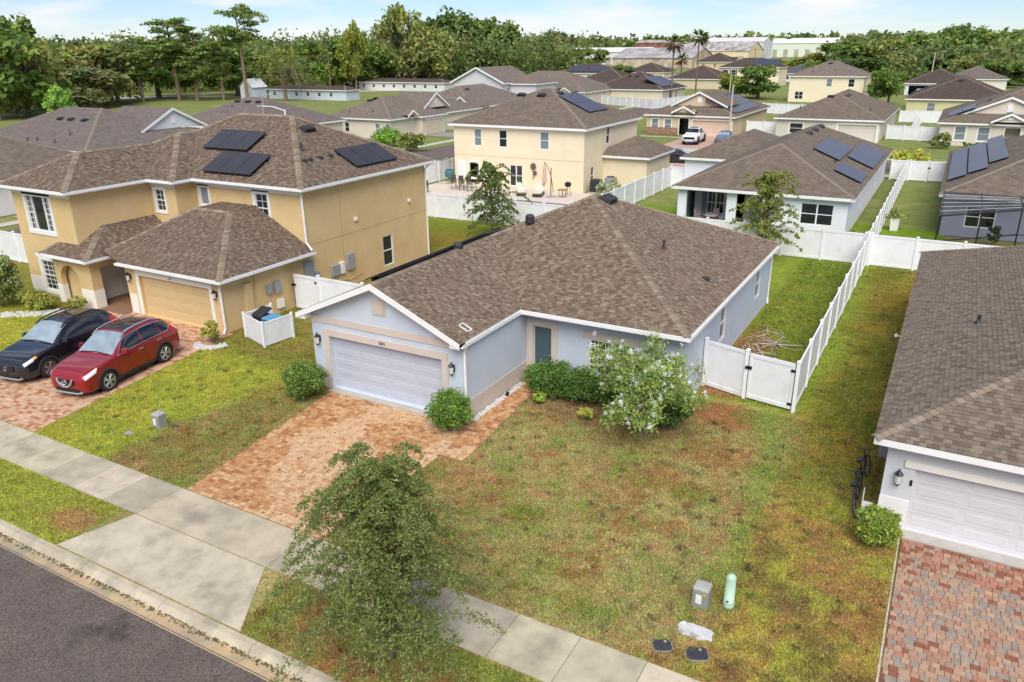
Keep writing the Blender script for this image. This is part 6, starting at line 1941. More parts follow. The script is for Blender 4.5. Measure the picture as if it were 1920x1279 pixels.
shrub('round_shrub', 'rounded green bush left of the beige house windows', -1.6, 113.5, 1.6, 1.2, 2.0, (.13, .15, .05), .2, 1300, 19)
shrub('hedge', 'low clipped hedge beneath the beige house windows', 3.0, 115.6, 2.8, .5, .7, (.12, .17, .03), .16, 1500, 20, 'hedge', box=.4)
shrub('round_shrub', 'bright green bushes in front of the beige gabled house windows', -67.5, 86.0, 2.4, 2.0, 2.7, (.13, .21, .035), .22, 2000, 21)
shrub('round_shrub', 'olive bush right of the bright green bushes', -61.5, 83.0, 2.2, 1.8, 2.4, (.14, .16, .04), .22, 1700, 22)
shrub('round_shrub', 'small dark bush left of the cream house corner', -51.5, 82.0, 1.2, 1.1, 2.2, (.10, .13, .03), .2, 1000, 23)
shrub('spiky_shrub', 'white and green variegated shrub behind the blue roof by the fence', -24.3, 60.2, 1.4, 1.2, 2.4, (.26, .27, .15), .16, 1700, 24, flowers=50)
shrub('bright_shrub', 'lime green young tree at the wood edge, upper left', -150, 92, 3.4, 3.0, 7.0, (.16, .26, .05), .4, 1600, 25)
shrub('bright_shrub', 'yellow-green tree at the left edge above the corner roof', -98, 38.5, 2.4, 2.2, 6.4, (.30, .31, .05), .3, 1400, 26)
shrub('bright_shrub', 'green tree at the left edge beside the yellow house eave', -60.5, 24.5, 2.0, 2.0, 5.2, (.10, .15, .035), .22, 2200, 27)
shrub('low_shrub', 'green shrub at the left edge below the yellow house eave', -47.5, 21.8, 1.2, 1.0, 3.6, (.12, .17, .04), .14, 2200, 28)

def spray_tree(name, label, x, y, h, rad, col, seed, n_br=70, leaf=.055, per=110, droop=.9, trunk_r=.07, base=.3, cat='tree', up=.5, cone=False):
    """young elm-like tree: long arching sprays set with small leaves"""
    o = thing(name, label, cat, (x, y, 0))
    r_ = random.Random(seed)
    rg = np.random.default_rng(seed)
    q = MB()
    q.tube([(x, y, -.1), (x + .03, y, h * .3), (x - .05, y + .05, h * .62), (x, y, h * .86)], [trunk_r, trunk_r * .85, trunk_r * .55, .012], 8)
    q.build('trunk', M_bark, o)
    br = MB()
    P_, D_ = [], []
    for k in range(n_br):
        f = (k + .5) / n_br
        z0 = h * (base + (.86 - base) * f)
        a = k * 2.399 + r_.uniform(-.3, .3)
        prof = math.sin(min(1, (1 - f) * 1.15 + .12) * math.pi * .56)
        if cone: prof = .2 + .84 * (1 - f) ** .8
        L = rad * prof * r_.uniform(.5, 1.3)
        rise = up * L * r_.uniform(.5, 1.3) * (.5 + f)
        pts = []
        ns = 9
        for j in range(ns + 1):
            s = j / ns
            rr = L * (s ** .9)
            z = z0 + rise * math.sin(min(1, s * 1.5) * math.pi * .5) - droop * L * max(0, s - .28) ** 1.8 * r_.uniform(.9, 1.1)
            w_ = .10 * L * math.sin(s * 3 + k)
            pts.append(Vector((x + math.cos(a) * rr - math.sin(a) * w_, y + math.sin(a) * rr + math.cos(a) * w_, max(.15, z))))
        br.tube([tuple(p) for p in pts[::3]], [.022, .014, .008, .003][:len(pts[::3])], 4, False)
        for m in range(per):
            s = r_.random() ** .8
            i = min(ns - 1, int(s * ns)); t_ = s * ns - i
            p = pts[i].lerp(pts[i + 1], t_)
            side = r_.gauss(0, .055 + .16 * (1 - s) * .5) * min(1.4, L)
            p = p + Vector((-math.sin(a) * side, math.cos(a) * side, r_.gauss(0, .05) - abs(side) * .45))
            P_.append(p)
    br.build('branches', M_bark, o)
    P_ = np.array([tuple(p) for p in P_]) - np.array([x, y, 0])
    P_ = P_[P_[:, 2] > .34]
    v, t = leaf_quads(P_, 3, .06, leaf, rg, col, var=.34, clvar=.16, elong=1.8)
    crown_obj('crown', v, t, o)
    return o
spray_tree('street_tree', 'young weeping elm with drooping sprays standing on the near verge', -8.95, 10.35, 5.15, 2.25, (.118, .142, .040), 3, 150, .038, 190, droop=.72, base=.14, up=.72, cone=True)
spray_tree('yard_tree', 'dark green elm in front of the cream house pool fence', -27.2, 45.6, 5.6, 2.3, (.085, .12, .032), 5, 70, .085, 60, droop=.7, base=.15)
spray_tree('yard_tree', 'olive-topped elm in front of the lanai house wall', -9.15, 47.6, 5.9, 1.95, (.15, .165, .038), 6, 70, .085, 60, droop=.5, base=.12, up=.8)

# white crape myrtle: several pale stems, loose crown with white panicles
cm = thing('crape_myrtle', 'multi-stemmed tree with white blossom in front of the blue house window', 'tree', (-7.75, 22.95, 0))
r_ = random.Random(8); rg = np.random.default_rng(8)
q = MB(); tips = []
for k in range(7):
    a = k * .9; e = Vector((-7.75 + math.cos(a) * r_.uniform(.5, 1.2), 22.95 + math.sin(a) * r_.uniform(.4, 1.0), r_.uniform(1.7, 2.5)))
    b = Vector((-7.75 + math.cos(a) * .1, 22.95 + math.sin(a) * .1, -.05))
    q.tube([b, b.lerp(e, .5) + Vector((0, 0, .25)), e], [.035, .026, .014], 6)
    for j in range(12):
        d = Vector((r_.gauss(0, 1), r_.gauss(0, .9), r_.gauss(.05, .75))).normalized() * r_.uniform(.4, 1.25)
        q.tube([e, e + d * .6 + Vector((0, 0, .08)), e + d], [.012, .008, .003], 4, False); tips.append(e + d)
q.build('trunk', M_barkl, cm)
T3 = np.array([tuple(t_) for t_ in tips]) - np.array([-7.75, 22.95, 0])
T3 = T3[T3[:, 2] > 1.25]
v, t = leaf_quads(np.concatenate([T3, T3 * np.array([.75, .75, .93]), T3 * np.array([1.02, 1.02, .84])]), 78, .32, .066, rg, (.16, .215, .055), var=.3)
crown_obj('crown', v, t, cm)
fl = T3[rg.integers(0, len(T3), 175)] * np.array([1.06, 1.06, 1.0]) + rg.normal(0, .14, (175, 3)) + np.array([0, -.12, .12])
v, t = leaf_quads(fl, 30, .085, .034, rg, np.array((.49, .49, .47)), var=.08, clvar=.04)
crown_obj('blossom', v, t, cm)

# ================================================================ vehicles
def catmull(P, t):
    P = np.asarray(P, float)
    n = len(P)
    i = np.clip(np.floor(t).astype(int), 0, n - 2)
    f = (t - i)[:, None]
    p0, p1, p2, p3 = P[np.clip(i - 1, 0, n - 1)], P[i], P[i + 1], P[np.clip(i + 2, 0, n - 1)]
    m1, m2 = (p2 - p0) * .42, (p3 - p1) * .42
    return (2 * f ** 3 - 3 * f ** 2 + 1) * p1 + (f ** 3 - 2 * f ** 2 + f) * m1 + (-2 * f ** 3 + 3 * f ** 2) * p2 + (f ** 3 - f ** 2) * m2

class CarBody:
    """lofted body: stations along x, half rings from sill to roof centre line"""
    def __init__(self, st):
        self.x = np.array([s[0] for s in st], float)
        rings = []
        for (x, zb, w, belt, top, wt) in st:
            rings.append([(0, zb), (w * .86, zb), (w * .985, zb + .16), (w, zb + (belt - zb) * .55), (w * .97, belt), (wt, belt + (top - belt) * .86), (wt * .8, top - (top - belt) * .03), (0, top)])
        self.r = np.array(rings, float)
    def pts(self, xs, ts):
        """grid of points for x positions xs and ring parameters ts (0..7)"""
        si = np.interp(xs, self.x, np.arange(len(self.x)))
        n = len(self.x)
        flat = self.r.reshape(n, -1)
        R_ = catmull(flat, si).reshape(len(xs), 8, 2)
        xx = catmull(self.x[:, None], si)[:, 0]
        G = np.zeros((len(xs), len(ts), 3))
        for k in range(len(xs)):
            q = catmull(R_[k], np.asarray(ts, float))
            G[k, :, 0] = xx[k]; G[k, :, 1] = np.maximum(q[:, 0], 0); G[k, :, 2] = q[:, 1]
        return G

def car(name, label, cat, loc, heading, scale, st, paint, wheels, spec, group=None):
    B = CarBody(st)
    L = B.x[-1]
    root = thing(name, label, cat, loc, group)
    root.rotation_euler[2] = heading
    root.scale = scale
    ORG[root.name] = Vector((0, 0, 0))
    def put(mb, nm, m, parent=root, smooth=False, bevel=0):
        o = mb.build(nm, m, None, smooth, bevel)
        o.parent = parent
        return o
    cx = L / 2
    def W(p): return (p[0] - cx, p[1], p[2])
    # body shell with wheel arches cut
    xs = np.linspace(0, L, 92); ts = np.linspace(0.0, 7, 50)
    G = B.pts(xs, ts)
    b = MB()
    for sy in (1, -1):
        base = len(b.v)
        for i in range(len(xs)):
            for j in range(len(ts)): b.v.append((G[i, j, 0] - cx, G[i, j, 1] * sy, G[i, j, 2]))
        for i in range(len(xs) - 1):
            for j in range(len(ts) - 1):
                c = (G[i, j] + G[i + 1, j + 1]) / 2
                if any((c[0] - wx) ** 2 + (c[2] - wr) ** 2 < (wr * 1.16) ** 2 and c[1] > .45 for wx, wr in wheels): continue
                q = (base + i * len(ts) + j, base + (i + 1) * len(ts) + j, base + (i + 1) * len(ts) + j + 1, base + i * len(ts) + j + 1)
                b.f.append(q if sy < 0 else q[::-1]); b.t.append(None); b.uv.append(None)
    for i, fl in ((0, 1), (len(xs) - 1, -1)):
        ring = [(G[i, j, 0] - cx, -G[i, j, 1], G[i, j, 2]) for j in range(len(ts))] + [(G[i, j, 0] - cx, G[i, j, 1], G[i, j, 2]) for j in reversed(range(len(ts) - 1))]
        b.face(ring[::fl])
    body = put(b, 'body', paint, smooth=True)
    def patch(nm, m, x0, x1, t0, t1, both=True, off=.006, nx=14, ny=8, parent=None, join=False, slant=(0, 0)):
        outs = []
        mbs = []
        for sy in ((1, -1) if both else (1,)):
            xs_, ts_ = np.linspace(0, 1, nx), np.linspace(t0, t1, ny)
            P_ = np.zeros((nx, ny, 3))
            for j, t in enumerate(ts_):
                f = j / (ny - 1)
                P_[:, j] = B.pts(x0 + slant[0] * f + (x1 + slant[1] * f - x0 - slant[0] * f) * xs_, [t])[:, 0]
            N_ = np.cross(np.gradient(P_, axis=0), np.gradient(P_, axis=1))
            N_ /= np.linalg.norm(N_, axis=2)[..., None] + 1e-9
            if (N_[..., 1].mean() < 0 and t1 < 5.2) or (N_[..., 2].mean() < 0 and t1 >= 5.2): N_ = -N_
            P_ = P_ + N_ * off
            mb = MB() if not join or not mbs else mbs[0]
            base = len(mb.v)
            for i in range(nx):
                for j in range(ny): mb.v.append((P_[i, j, 0] - cx, P_[i, j, 1] * sy, P_[i, j, 2]))
            for i in range(nx - 1):
                for j in range(ny - 1):
                    q = (base + i * ny + j, base + (i + 1) * ny + j, base + (i + 1) * ny + j + 1, base + i * ny + j + 1)
                    mb.f.append(q); mb.t.append(None); mb.uv.append(None)
            if not join or not mbs: mbs.append(mb)
        return [put(mb, nm, m, parent or root, True) for mb in mbs]
    for (nm, m, x0, x1, t0, t1, kw) in spec.get('patches', ()): patch(nm, m, x0, x1, t0, t1, **kw)
    # wheels
    for (wx, wr) in wheels:
        for sy in (1, -1):
            side = float(B.pts(np.array([wx]), [2.6])[0, 0, 1])
            yo = side * sy
            q = MB()
            tw = .2
            q.lathe((wx - cx, yo - sy * tw + (.015 * sy), wr), [(wr * .66, -.0), (wr * .93, -.01 * sy), (wr, .035 * sy), (wr, (tw - .035) * sy), (wr * .93, (tw + .012) * sy), (wr * .68, (tw + .004) * sy)], 26, 'y', True)
            wo = put(q, 'wheel', M_tyre, smooth=False)
            rim = MB()
            yr = yo + .022 * sy
            n = spec.get('spokes', 5)
            for k in range(n):
                a = 2 * math.pi * k / n
                for da in ((-.11, .11) if spec.get('double', True) else (0,)):
                    c0, c1 = a + da * .5, a + da * 1.7
                    p0 = Vector((wx - cx + math.cos(c0) * wr * .12, yr, wr + math.sin(c0) * wr * .12)); p1 = Vector((wx - cx + math.cos(c1) * wr * .66, yr - .012 * sy, wr + math.sin(c1) * wr * .66))
                    rim.tube([p0, p1], [wr * .07, wr * .055], 5)
            rim.lathe((wx - cx, yr, wr), [(wr * .17, -.03 * sy), (wr * .17, .012 * sy), (.01, .016 * sy)], 12, 'y')
            rim.lathe((wx - cx, yr, wr), [(wr * .62, -.03 * sy), (wr * .62, .0), (wr * .69, .004 * sy), (wr * .70, -.03 * sy)], 26, 'y', False)
            put(rim, 'rim', spec.get('rim', M_rim), wo)
            dsk = MB(); dsk.lathe((wx - cx, yr - .05 * sy, wr), [(wr * .66, -.02), (wr * .66, .02)], 20, 'y'); put(dsk, 'brake_disc', M_black, wo)
            li = MB(); li.lathe((wx - cx, yo - sy * .27, wr), [(wr * 1.17, 0), (wr * 1.17, .01)], 26, 'y'); put(li, 'arch_liner', M_black, root)
            ar = MB()
            pts = []
            for k in range(15):
                a = -.25 + (math.pi + .5) * k / 14
                px_, pz_ = wx + math.cos(a) * wr * 1.15, wr + math.sin(a) * wr * 1.15
                if pz_ < .18: continue
                tt = np.linspace(.5, 4.2, 60); gg_ = B.pts(np.array([px_]), tt)[0]
                yy = float(np.interp(pz_, gg_[:, 2], gg_[:, 1]))
                pts.append((px_ - cx, (yy + .004) * sy, pz_))
            ar.tube(pts, .035, 6); put(ar, 'arch_trim', spec.get('arch', M_blackp), root)
    for (nm, m, fn) in spec.get('extra', ()):
        q = MB(); fn(q, cx, B)
        if nm in ('roof_rail', 'mirror', 'door_handle', 'window_trim', 'panel_gap'):
            for o_ in build_split(q, nm, m): o_.parent = root
        else: put(q, nm, m, root, bevel=0)
    return root

M_tyre = mat('tyre', (.018, .018, .019), .85, .2, 10)
M_rim = mat('alloy_rim', (.62, .62, .64), .3, metal=.75)
M_rimd = mat('dark_alloy_rim', (.30, .24, .22), .35, metal=.6)
M_chrome = mat('chrome', (.75, .75, .77), .18, metal=.9)
M_red = mat('red_paint', (.29, .010, .017), .28, coat=.9, metal=.25)
M_navy = mat('black_paint', (.010, .011, .018), .22, coat=.9)
M_wpaint = mat('white_paint', (.78, .79, .82), .3, coat=.7)
M_gpaint = mat('grey_paint', (.15, .155, .19), .3, coat=.7, metal=.3)
M_wind = mat('windshield', (.25, .31, .35), .07, .18, 1.6, spec=.7)
M_tint = mat('tinted_glass', (.010, .012, .02), .05, spec=.75)
M_head = mat('headlamp', (.78, .79, .8), .12, spec=.8)
M_amber = mat('amber_lens', (.75, .36, .06), .2)
M_tail = mat('tail_lens', (.45, .02, .03), .15)
M_pano = mat('panoramic_glass', (.035, .024, .02), .07, spec=.75)

SUV = [(0, .36, .58, .66, .70, .5), (.07, .24, .76, .72, .80, .62), (.22, .21, .86, .80, .90, .70), (.55, .20, .905, .90, .99, .76), (1.0, .20, .915, .985, 1.06, .78), (1.34, .20, .92, 1.03, 1.10, .79), (1.62, .20, .92, 1.05, 1.30, .74), (1.98, .20, .92, 1.06, 1.53, .68), (2.3, .20, .92, 1.07, 1.65, .64),
       (2.9, .20, .92, 1.08, 1.70, .63), (3.5, .20, .92, 1.09, 1.68, .62), (3.95, .20, .92, 1.10, 1.60, .60), (4.22, .23, .905, 1.10, 1.42, .60), (4.45, .28, .88, 1.04, 1.14, .66), (4.58, .34, .82, .86, .92, .64), (4.64, .42, .70, .72, .76, .55)]
def suv_extra(rails, roof_m):
    def rail(q, cx, B):
        for sy in (1, -1):
            pts = []
            for x in np.linspace(1.98, 3.85, 9):
                g = B.pts(np.array([x]), [5.35])[0, 0]; pts.append((x - cx, g[1] * sy * .985, g[2] + (.075 if 2.0 < x < 3.8 else .02)))
            q.tube(pts, .026, 6)
    def mirrors(q, cx, B):
        for sy in (1, -1):
            x = 1.72
            g = B.pts(np.array([x]), [4.15])[0, 0]
            q.hexa([(x - cx - .08, (g[1] + .03) * sy, g[2] - .01), (x - cx + .10, (g[1] + .03) * sy, g[2] - .01), (x - cx + .12, (g[1] + .24) * sy, g[2] + .0), (x - cx - .02, (g[1] + .24) * sy, g[2] + .0), (x - cx - .06, (g[1] + .05) * sy, g[2] + .15), (x - cx + .10, (g[1] + .05) * sy, g[2] + .16), (x - cx + .11, (g[1] + .23) * sy, g[2] + .14), (x - cx + .0, (g[1] + .23) * sy, g[2] + .13)])
    def handles(q, cx, B):
        for sy in (1, -1):
            for x in (2.55, 3.45):
                g = B.pts(np.array([x]), [3.72])[0, 0]
                q.box(x - cx - .11, g[1] * sy - .02, g[2] - .012, x - cx + .11, g[1] * sy + .02, g[2] + .022)
    def chromeline(q, cx, B):
        for sy in (1, -1):
            lo = [B.pts(np.array([x]), [4.12])[0, 0] for x in np.linspace(1.5, 3.98, 12)]; hi = [B.pts(np.array([x]), [4.93])[0, 0] for x in np.linspace(4.02, 1.9, 12)]
            loop = lo + [B.pts(np.array([4.2]), [4.5])[0, 0]] + hi + [lo[0]]
            q.tube([(p[0] - cx, (p[1] + .008) * sy, p[2]) for p in loop], .012, 5)
    def grille(q, cx, B):
        q.box(-cx - .03, -.36, .50, -cx + .03, .36, .70)
    def vee(q, cx, B):
        for sy in (1, -1): q.tube([(-cx - .035, .34 * sy, .72), (-cx - .045, .26 * sy, .56), (-cx - .05, .10 * sy, .45)], .035, 6)
        q.tube([(-cx - .05, .11, .45), (-cx - .05, -.11, .45)], .035, 6)
        q.lathe((-cx - .05, 0, .60), [(.10, -.015), (.10, .0), (.075, .0), (.075, -.015)], 16, 'x', False); q.box(-cx - .056, -.12, .585, -cx - .04, .12, .615)
    def lower(q, cx, B):
        q.box(-cx - .01, -.5, .27, -cx + .10, .5, .38)
    def skid(q, cx, B):
        q.tube([(-cx + .06, -.62, .24), (-cx - .0, -.4, .21), (-cx - .0, .4, .21), (-cx + .06, .62, .24)], .03, 6)
    def plate(q, cx, B):
        q.tube([(.15 - cx + 1.22, -.62, 1.13), (1.42 - cx, 0, 1.16), (1.37 - cx, .62, 1.13)], .02, 5)
    def seams(q, cx, B):
        for sy in (1, -1):
            for x0_, x1_ in ((1.42, 1.52), (2.74, 2.74), (3.78, 3.66)):
                q.tube([((x0_ + (x1_ - x0_) * k / 8) - cx, (g[1] - .001) * sy, g[2]) for k in range(9) for g in [B.pts(np.array([x0_ + (x1_ - x0_) * k / 8]), [1.9 + 2.2 * k / 8])[0, 0]]], .0075, 4, False)
        for yy in (1, -1):
            q.tube([(x - cx, g[1] * yy, g[2] - .001) for x in np.linspace(.3, 1.3, 8) for g in [B.pts(np.array([x]), [4.62])[0, 0]]], .007, 4, False)
    def front_plate(q, cx, B): q.box(-cx - .045, -.2, .395, -cx - .0, .2, .47)
    return [('panel_gap', M_black, seams), ('roof_rail', rails, rail), ('mirror', roof_m, mirrors), ('door_handle', rails, handles), ('grille', M_black, grille), ('bumper_intake', M_black, lower), ('skid_plate', M_grey, skid), ('wiper', M_black, plate)], chromeline, vee
ex_r, chr_r, vee_r = suv_extra(M_chrome, M_red)
GLZ = [('windshield', M_wind, 1.40, 2.2, 5.12, 7, dict(join=True, slant=(-.0, .05))), ('side_window', M_tint, 1.62, 2.72, 4.16, 4.9, dict(slant=(.30, 0))), ('side_window', M_tint, 2.77, 3.62, 4.16, 4.9, dict()), ('side_window', M_tint, 3.66, 4.05, 4.2, 4.85, dict(slant=(0, .0))), ('rear_window', M_tint, 4.05, 4.38, 5.2, 7, dict(join=True))]
LMP = [('headlamp', M_head, .10, .50, 3.75, 4.5, dict(slant=(.03, .12))), ('tail_lamp', M_tail, 4.12, 4.5, 3.7, 4.25, dict())]
SKIRT = [('sill_cladding', M_blackp, .95, 3.7, .9, 2.0, dict(off=.008))]
car('red_suv', 'red SUV with silver roof rails parked on the yellow house driveway', 'car', (-28.72, 17.85, .012), math.atan2(3.39, -.66) , (1.14, 1.10, 1.14), SUV, M_red, [(.93, .365), (3.62, .365)],
    dict(patches=GLZ + LMP + SKIRT + [('roof_glass', M_pano, 2.36, 3.6, 5.9, 7, dict(join=True))], extra=ex_r + [('window_trim', M_chrome, chr_r), ('grille_badge', M_chrome, vee_r)], spokes=5, rim=M_rim))
ex_b, _, _ = suv_extra(M_black, M_navy)
def badge(q, cx, B): q.lathe((-cx - .045, 0, .62), [(.09, -.015), (.09, .0), (.07, .0), (.07, -.015)], 14, 'x', False)
car('black_suv', 'black SUV with dark rims parked left of the red SUV', 'car', (-32.15, 17.55, .012), math.atan2(3.39, -.66), (1.14, 1.10, 1.12), SUV, M_navy, [(.93, .365), (3.62, .365)],
    dict(patches=GLZ + [('headlamp', M_head, .10, .42, 3.8, 4.45, dict(slant=(.03, .12))), ('turn_lamp', M_amber, .44, .58, 3.9, 4.4, dict()), ('tail_lamp', M_tail, 4.0, 4.5, 3.8, 4.5, dict())] + SKIRT + [('roof_glass', M_pano, 2.5, 3.7, 5.9, 7, dict(join=True))], extra=ex_b + [('grille_badge', M_chrome, badge)], spokes=5, rim=M_rimd))

PICK = [(0, .55, .80, .98, 1.05, .70), (.08, .45, .92, 1.05, 1.15, .8), (.4, .42, .99, 1.12, 1.22, .86), (1.0, .42, 1.0, 1.16, 1.26, .88), (1.5, .42, 1.0, 1.18, 1.30, .88), (1.85, .42, 1.0, 1.19, 1.62, .78), (2.2, .42, 1.0, 1.2, 1.9, .72), (2.9, .42, 1.0, 1.2, 1.97, .72), (3.55, .42, 1.0, 1.2, 1.94, .72), (3.72, .42, 1.0, 1.2, 1.55, .76), (3.82, .42, 1.0, 1.2, 1.22, .86), (4.6, .42, 1.0, 1.2, 1.22, .88), (5.5, .42, .99, 1.2, 1.22, .88), (5.72, .48, .95, 1.15, 1.18, .84)]
def pk_grille(q, cx, B): q.box(-cx - .03, -.72, .72, -cx + .05, .72, 1.0)
def pk_bump(q, cx, B):
    q.box(-cx - .12, -.5, .42, -cx + .05, .5, .5)
    for sy in (1, -1): q.hexa([(-cx - .12, .45 * sy, .40), (-cx + .1, .45 * sy, .40), (-cx + .1, .95 * sy, .62), (-cx - .06, .95 * sy, .62), (-cx - .12, .45 * sy, .58), (-cx + .1, .45 * sy, .58), (-cx + .1, .95 * sy, .74), (-cx - .06, .95 * sy, .74)])
def pk_bed(q, cx, B): q.box(3.95 - cx, -.8, 1.21, 5.6 - cx, .8, 1.235)
def pk_roof(q, cx, B): q.box(2.35 - cx, -.5, 1.955, 3.4 - cx, .5, 1.985)
car('white_pickup', 'lifted white pickup truck with black grille on the tan house driveway', 'truck', (-31.3, 106.9, .02), math.pi / 2 + .06, (1.08, 1.02, 1.05), PICK, M_wpaint, [(1.0, .48), (4.55, .48)],
    dict(patches=[('windshield', M_tint, 1.62, 2.15, 5.15, 7, dict(join=True)), ('side_window', M_tint, 1.95, 2.72, 4.2, 4.9, dict(slant=(.2, 0))), ('side_window', M_tint, 2.8, 3.5, 4.2, 4.9, dict()), ('headlamp', M_head, .08, .3, 3.8, 4.4, dict())], extra=[('grille', M_black, pk_grille), ('bumper', M_grey, pk_bump), ('bed_liner', M_black, pk_bed), ('roof_glass', M_tint, pk_roof)], rim=M_black, spokes=6))
SED = [(0, .32, .6, .55, .60, .5), (.1, .22, .8, .64, .72, .66), (.5, .2, .89, .78, .86, .74), (1.1, .2, .91, .86, .95, .76), (1.6, .2, .91, .92, 1.12, .72), (2.2, .2, .91, .94, 1.38, .60), (2.8, .2, .91, .95, 1.46, .58), (3.4, .2, .91, .96, 1.40, .57), (4.0, .2, .90, .97, 1.16, .62), (4.5, .25, .88, .95, 1.02, .68), (4.75, .32, .8, .86, .9, .62), (4.85, .4, .7, .7, .74, .5)]
SEDP = [('windshield', M_wind, 1.35, 2.15, 5.15, 7, dict(join=True)), ('side_window', M_tint, 1.7, 2.6, 4.15, 4.9, dict(slant=(.3, 0))), ('side_window', M_tint, 2.65, 3.4, 4.15, 4.9, dict()), ('rear_window', M_tint, 3.5, 4.1, 5.2, 7, dict(join=True)), ('headlamp', M_head, .1, .5, 3.8, 4.5, dict()), ('tail_lamp', M_tail, 4.5, 4.78, 3.8, 4.4, dict())]
car('grey_sedan', 'grey sedan with dark roof parked right of the white pickup', 'car', (-27.6, 108.6, .02), math.pi / 2 + .06, (1.05, 1.05, 1.08), SED, M_gpaint, [(.95, .34), (3.75, .34)], dict(patches=SEDP + [('roof_glass', M_tint, 2.2, 3.4, 5.4, 7, dict(join=True))], rim=M_rim))
car('black_sedan', 'black car half hidden behind the cream house garage', 'car', (-27.2, 87.6, .02), math.pi + .1, (1.0, 1.0, 1.05), SED, M_navy, [(.95, .34), (3.75, .34)], dict(patches=SEDP, rim=M_rim))
car('silver_suv', 'silver vehicle in the shade of the open garage', 'car', (-10.2, 229.5, .02), math.pi / 2, (1, 1, 1), SUV, M_gpaint, [(.93, .365), (3.62, .365)], dict(patches=GLZ, rim=M_rim))

# ================================================================ small things near the houses
M_boxg = mat('utility_green', (.235, .25, .205), .6, .1, 4); M_boxl = mat('utility_top', (.36, .37, .33), .55, .1, 4)
def pedestal(label, x, y, w_=.42, d_=.38, h=.55):
    o = thing('utility_pedestal', label, 'utility box', (x, y, 0), 'utility boxes on the lawns')
    q = MB(); q.hexa([(x - w_ / 2, y - d_ / 2, -.02), (x + w_ / 2, y - d_ / 2, -.02), (x + w_ / 2, y + d_ / 2, -.02), (x - w_ / 2, y + d_ / 2, -.02), (x - w_ * .44, y - d_ * .44, h - .1), (x + w_ * .44, y - d_ * .44, h - .1), (x + w_ * .44, y + d_ * .44, h - .1), (x - w_ * .44, y + d_ * .44, h - .1)]); q.build('cabinet', M_boxg, o, bevel=.02)
    q = MB(); q.hexa([(x - w_ * .48, y - d_ * .48, h - .1), (x + w_ * .48, y - d_ * .48, h - .1), (x + w_ * .48, y + d_ * .48, h - .1), (x - w_ * .48, y + d_ * .48, h - .1), (x - w_ * .44, y - d_ * .44, h), (x + w_ * .44, y - d_ * .44, h), (x + w_ * .44, y + d_ * .44, h), (x - w_ * .44, y + d_ * .44, h)]); q.build('lid', M_boxl, o, bevel=.03)
    q = MB(); q.box(x - .1, y - d_ * .485, .12, x + .04, y - d_ * .44, .36); q.build('warning_label', M_white, o)
    q = MB(); q.box(x + .08, y - d_ * .475, .36, x + .14, y - d_ * .44, .41); q.build('sticker', M_amber, o)
pedestal('grey-green utility box with white label on the dry front lawn', -3.5, 15.3)
pedestal('grey-green utility box on the bright lawn left of the brick driveway', -23.05, 15.35)
o = thing('marker_tube', 'pale green rounded cable marker post beside the utility box', 'marker post', (-2.9, 15.5, 0))
M_mint = mat('mint_plastic', (.42, .58, .44), .5, .06, 3)
q = MB(); q.lathe((-2.9, 15.5, 0), [(.135, -.02), (.135, .16), (.12, .165), (.12, .82), (.105, .88), (.06, .92), (.01, .93)], 18); q.build('tube', M_mint, o, True)
q = MB(); q.lathe((-2.9, 15.5, 0), [(.142, .14), (.142, .19)], 18, cap=False); q.build('collar', M_mint, o)
q = MB(); q.box(-2.94, 15.365, .22, -2.88, 15.385, .25); q.build('slot', M_black, o)
# concrete pad partly grown over, black meter lids, small lids on the left lawn
r_ = random.Random(3)
q = MB(); n = 22
q.prism([(-3.33 + (.40 + r_.uniform(-.06, .05)) * (abs(math.cos(a)) ** .5 * (1 if math.cos(a) > 0 else -1)), 14.3 + (.20 + r_.uniform(-.04, .04)) * (abs(math.sin(a)) ** .5 * (1 if math.sin(a) > 0 else -1))) for a in [2 * math.pi * k / n for k in range(n)]], -.05, .035)
solo(q, 'concrete_pad', mat('pad_concrete', (.58, .57, .58), .9, .2, 6, .4, 30, stain=(.25, .21, .18), stain_scale=3, stain_lo=.55, stain_hi=.66), 'chipped grey concrete pad in the grass below the utility box', 'concrete pad')
M_lid = mat('meter_lid', (.035, .035, .045), .6, .2, 8)
def lid(label, x, y, rz, s=.34):
    o = thing('meter_lid', label, 'meter lid', (x, y, 0), 'utility lids in the grass')
    c, s_ = math.cos(rz), math.sin(rz)
    pr = lambda a, b: (x + a * c - b * s_, y + a * s_ + b * c)
    k = .08
    oct_ = [(-s + k, -s * .8), (s - k, -s * .8), (s, -s * .8 + k), (s, s * .8 - k), (s - k, s * .8), (-s + k, s * .8), (-s, s * .8 - k), (-s, -s * .8 + k)]
    q = MB(); q.prism([pr(a * .75, b * .75) for a, b in oct_], -.03, .045); q.build('cover', M_lid, o, bevel=.01)
    q = MB(); q.prism([pr(a * .8, b * .8) for a, b in oct_], -.03, .028); q.build('rim', M_grey, o)
    q = MB(); q.lathe((*pr(.08, .1), .045), [(.035, 0), (.035, .012), (.01, .014)], 10); q.build('knob', M_grey, o)
lid('left of two black utility lids near the sidewalk', -3.85, 13.5, .5, .27)
lid('right of two black utility lids near the sidewalk', -3.1, 13.62, .45, .31)
q = MB(); q.prism([(-23.7, 14.35), (-23.45, 14.35), (-23.4, 14.55), (-23.7, 14.58)], -.02, .04); solo(q, 'valve_cover', M_grey, 'small round grey valve cover on the bright lawn', 'valve cover')
q = MB(); q.box(-22.75, 15.55, 0, -22.45, 15.65, .07); solo(q, 'hose_splitter', mat('dark_green', (.05, .09, .08), .6), 'small dark green fitting lying beside the left utility box', 'fitting', bevel=.02)

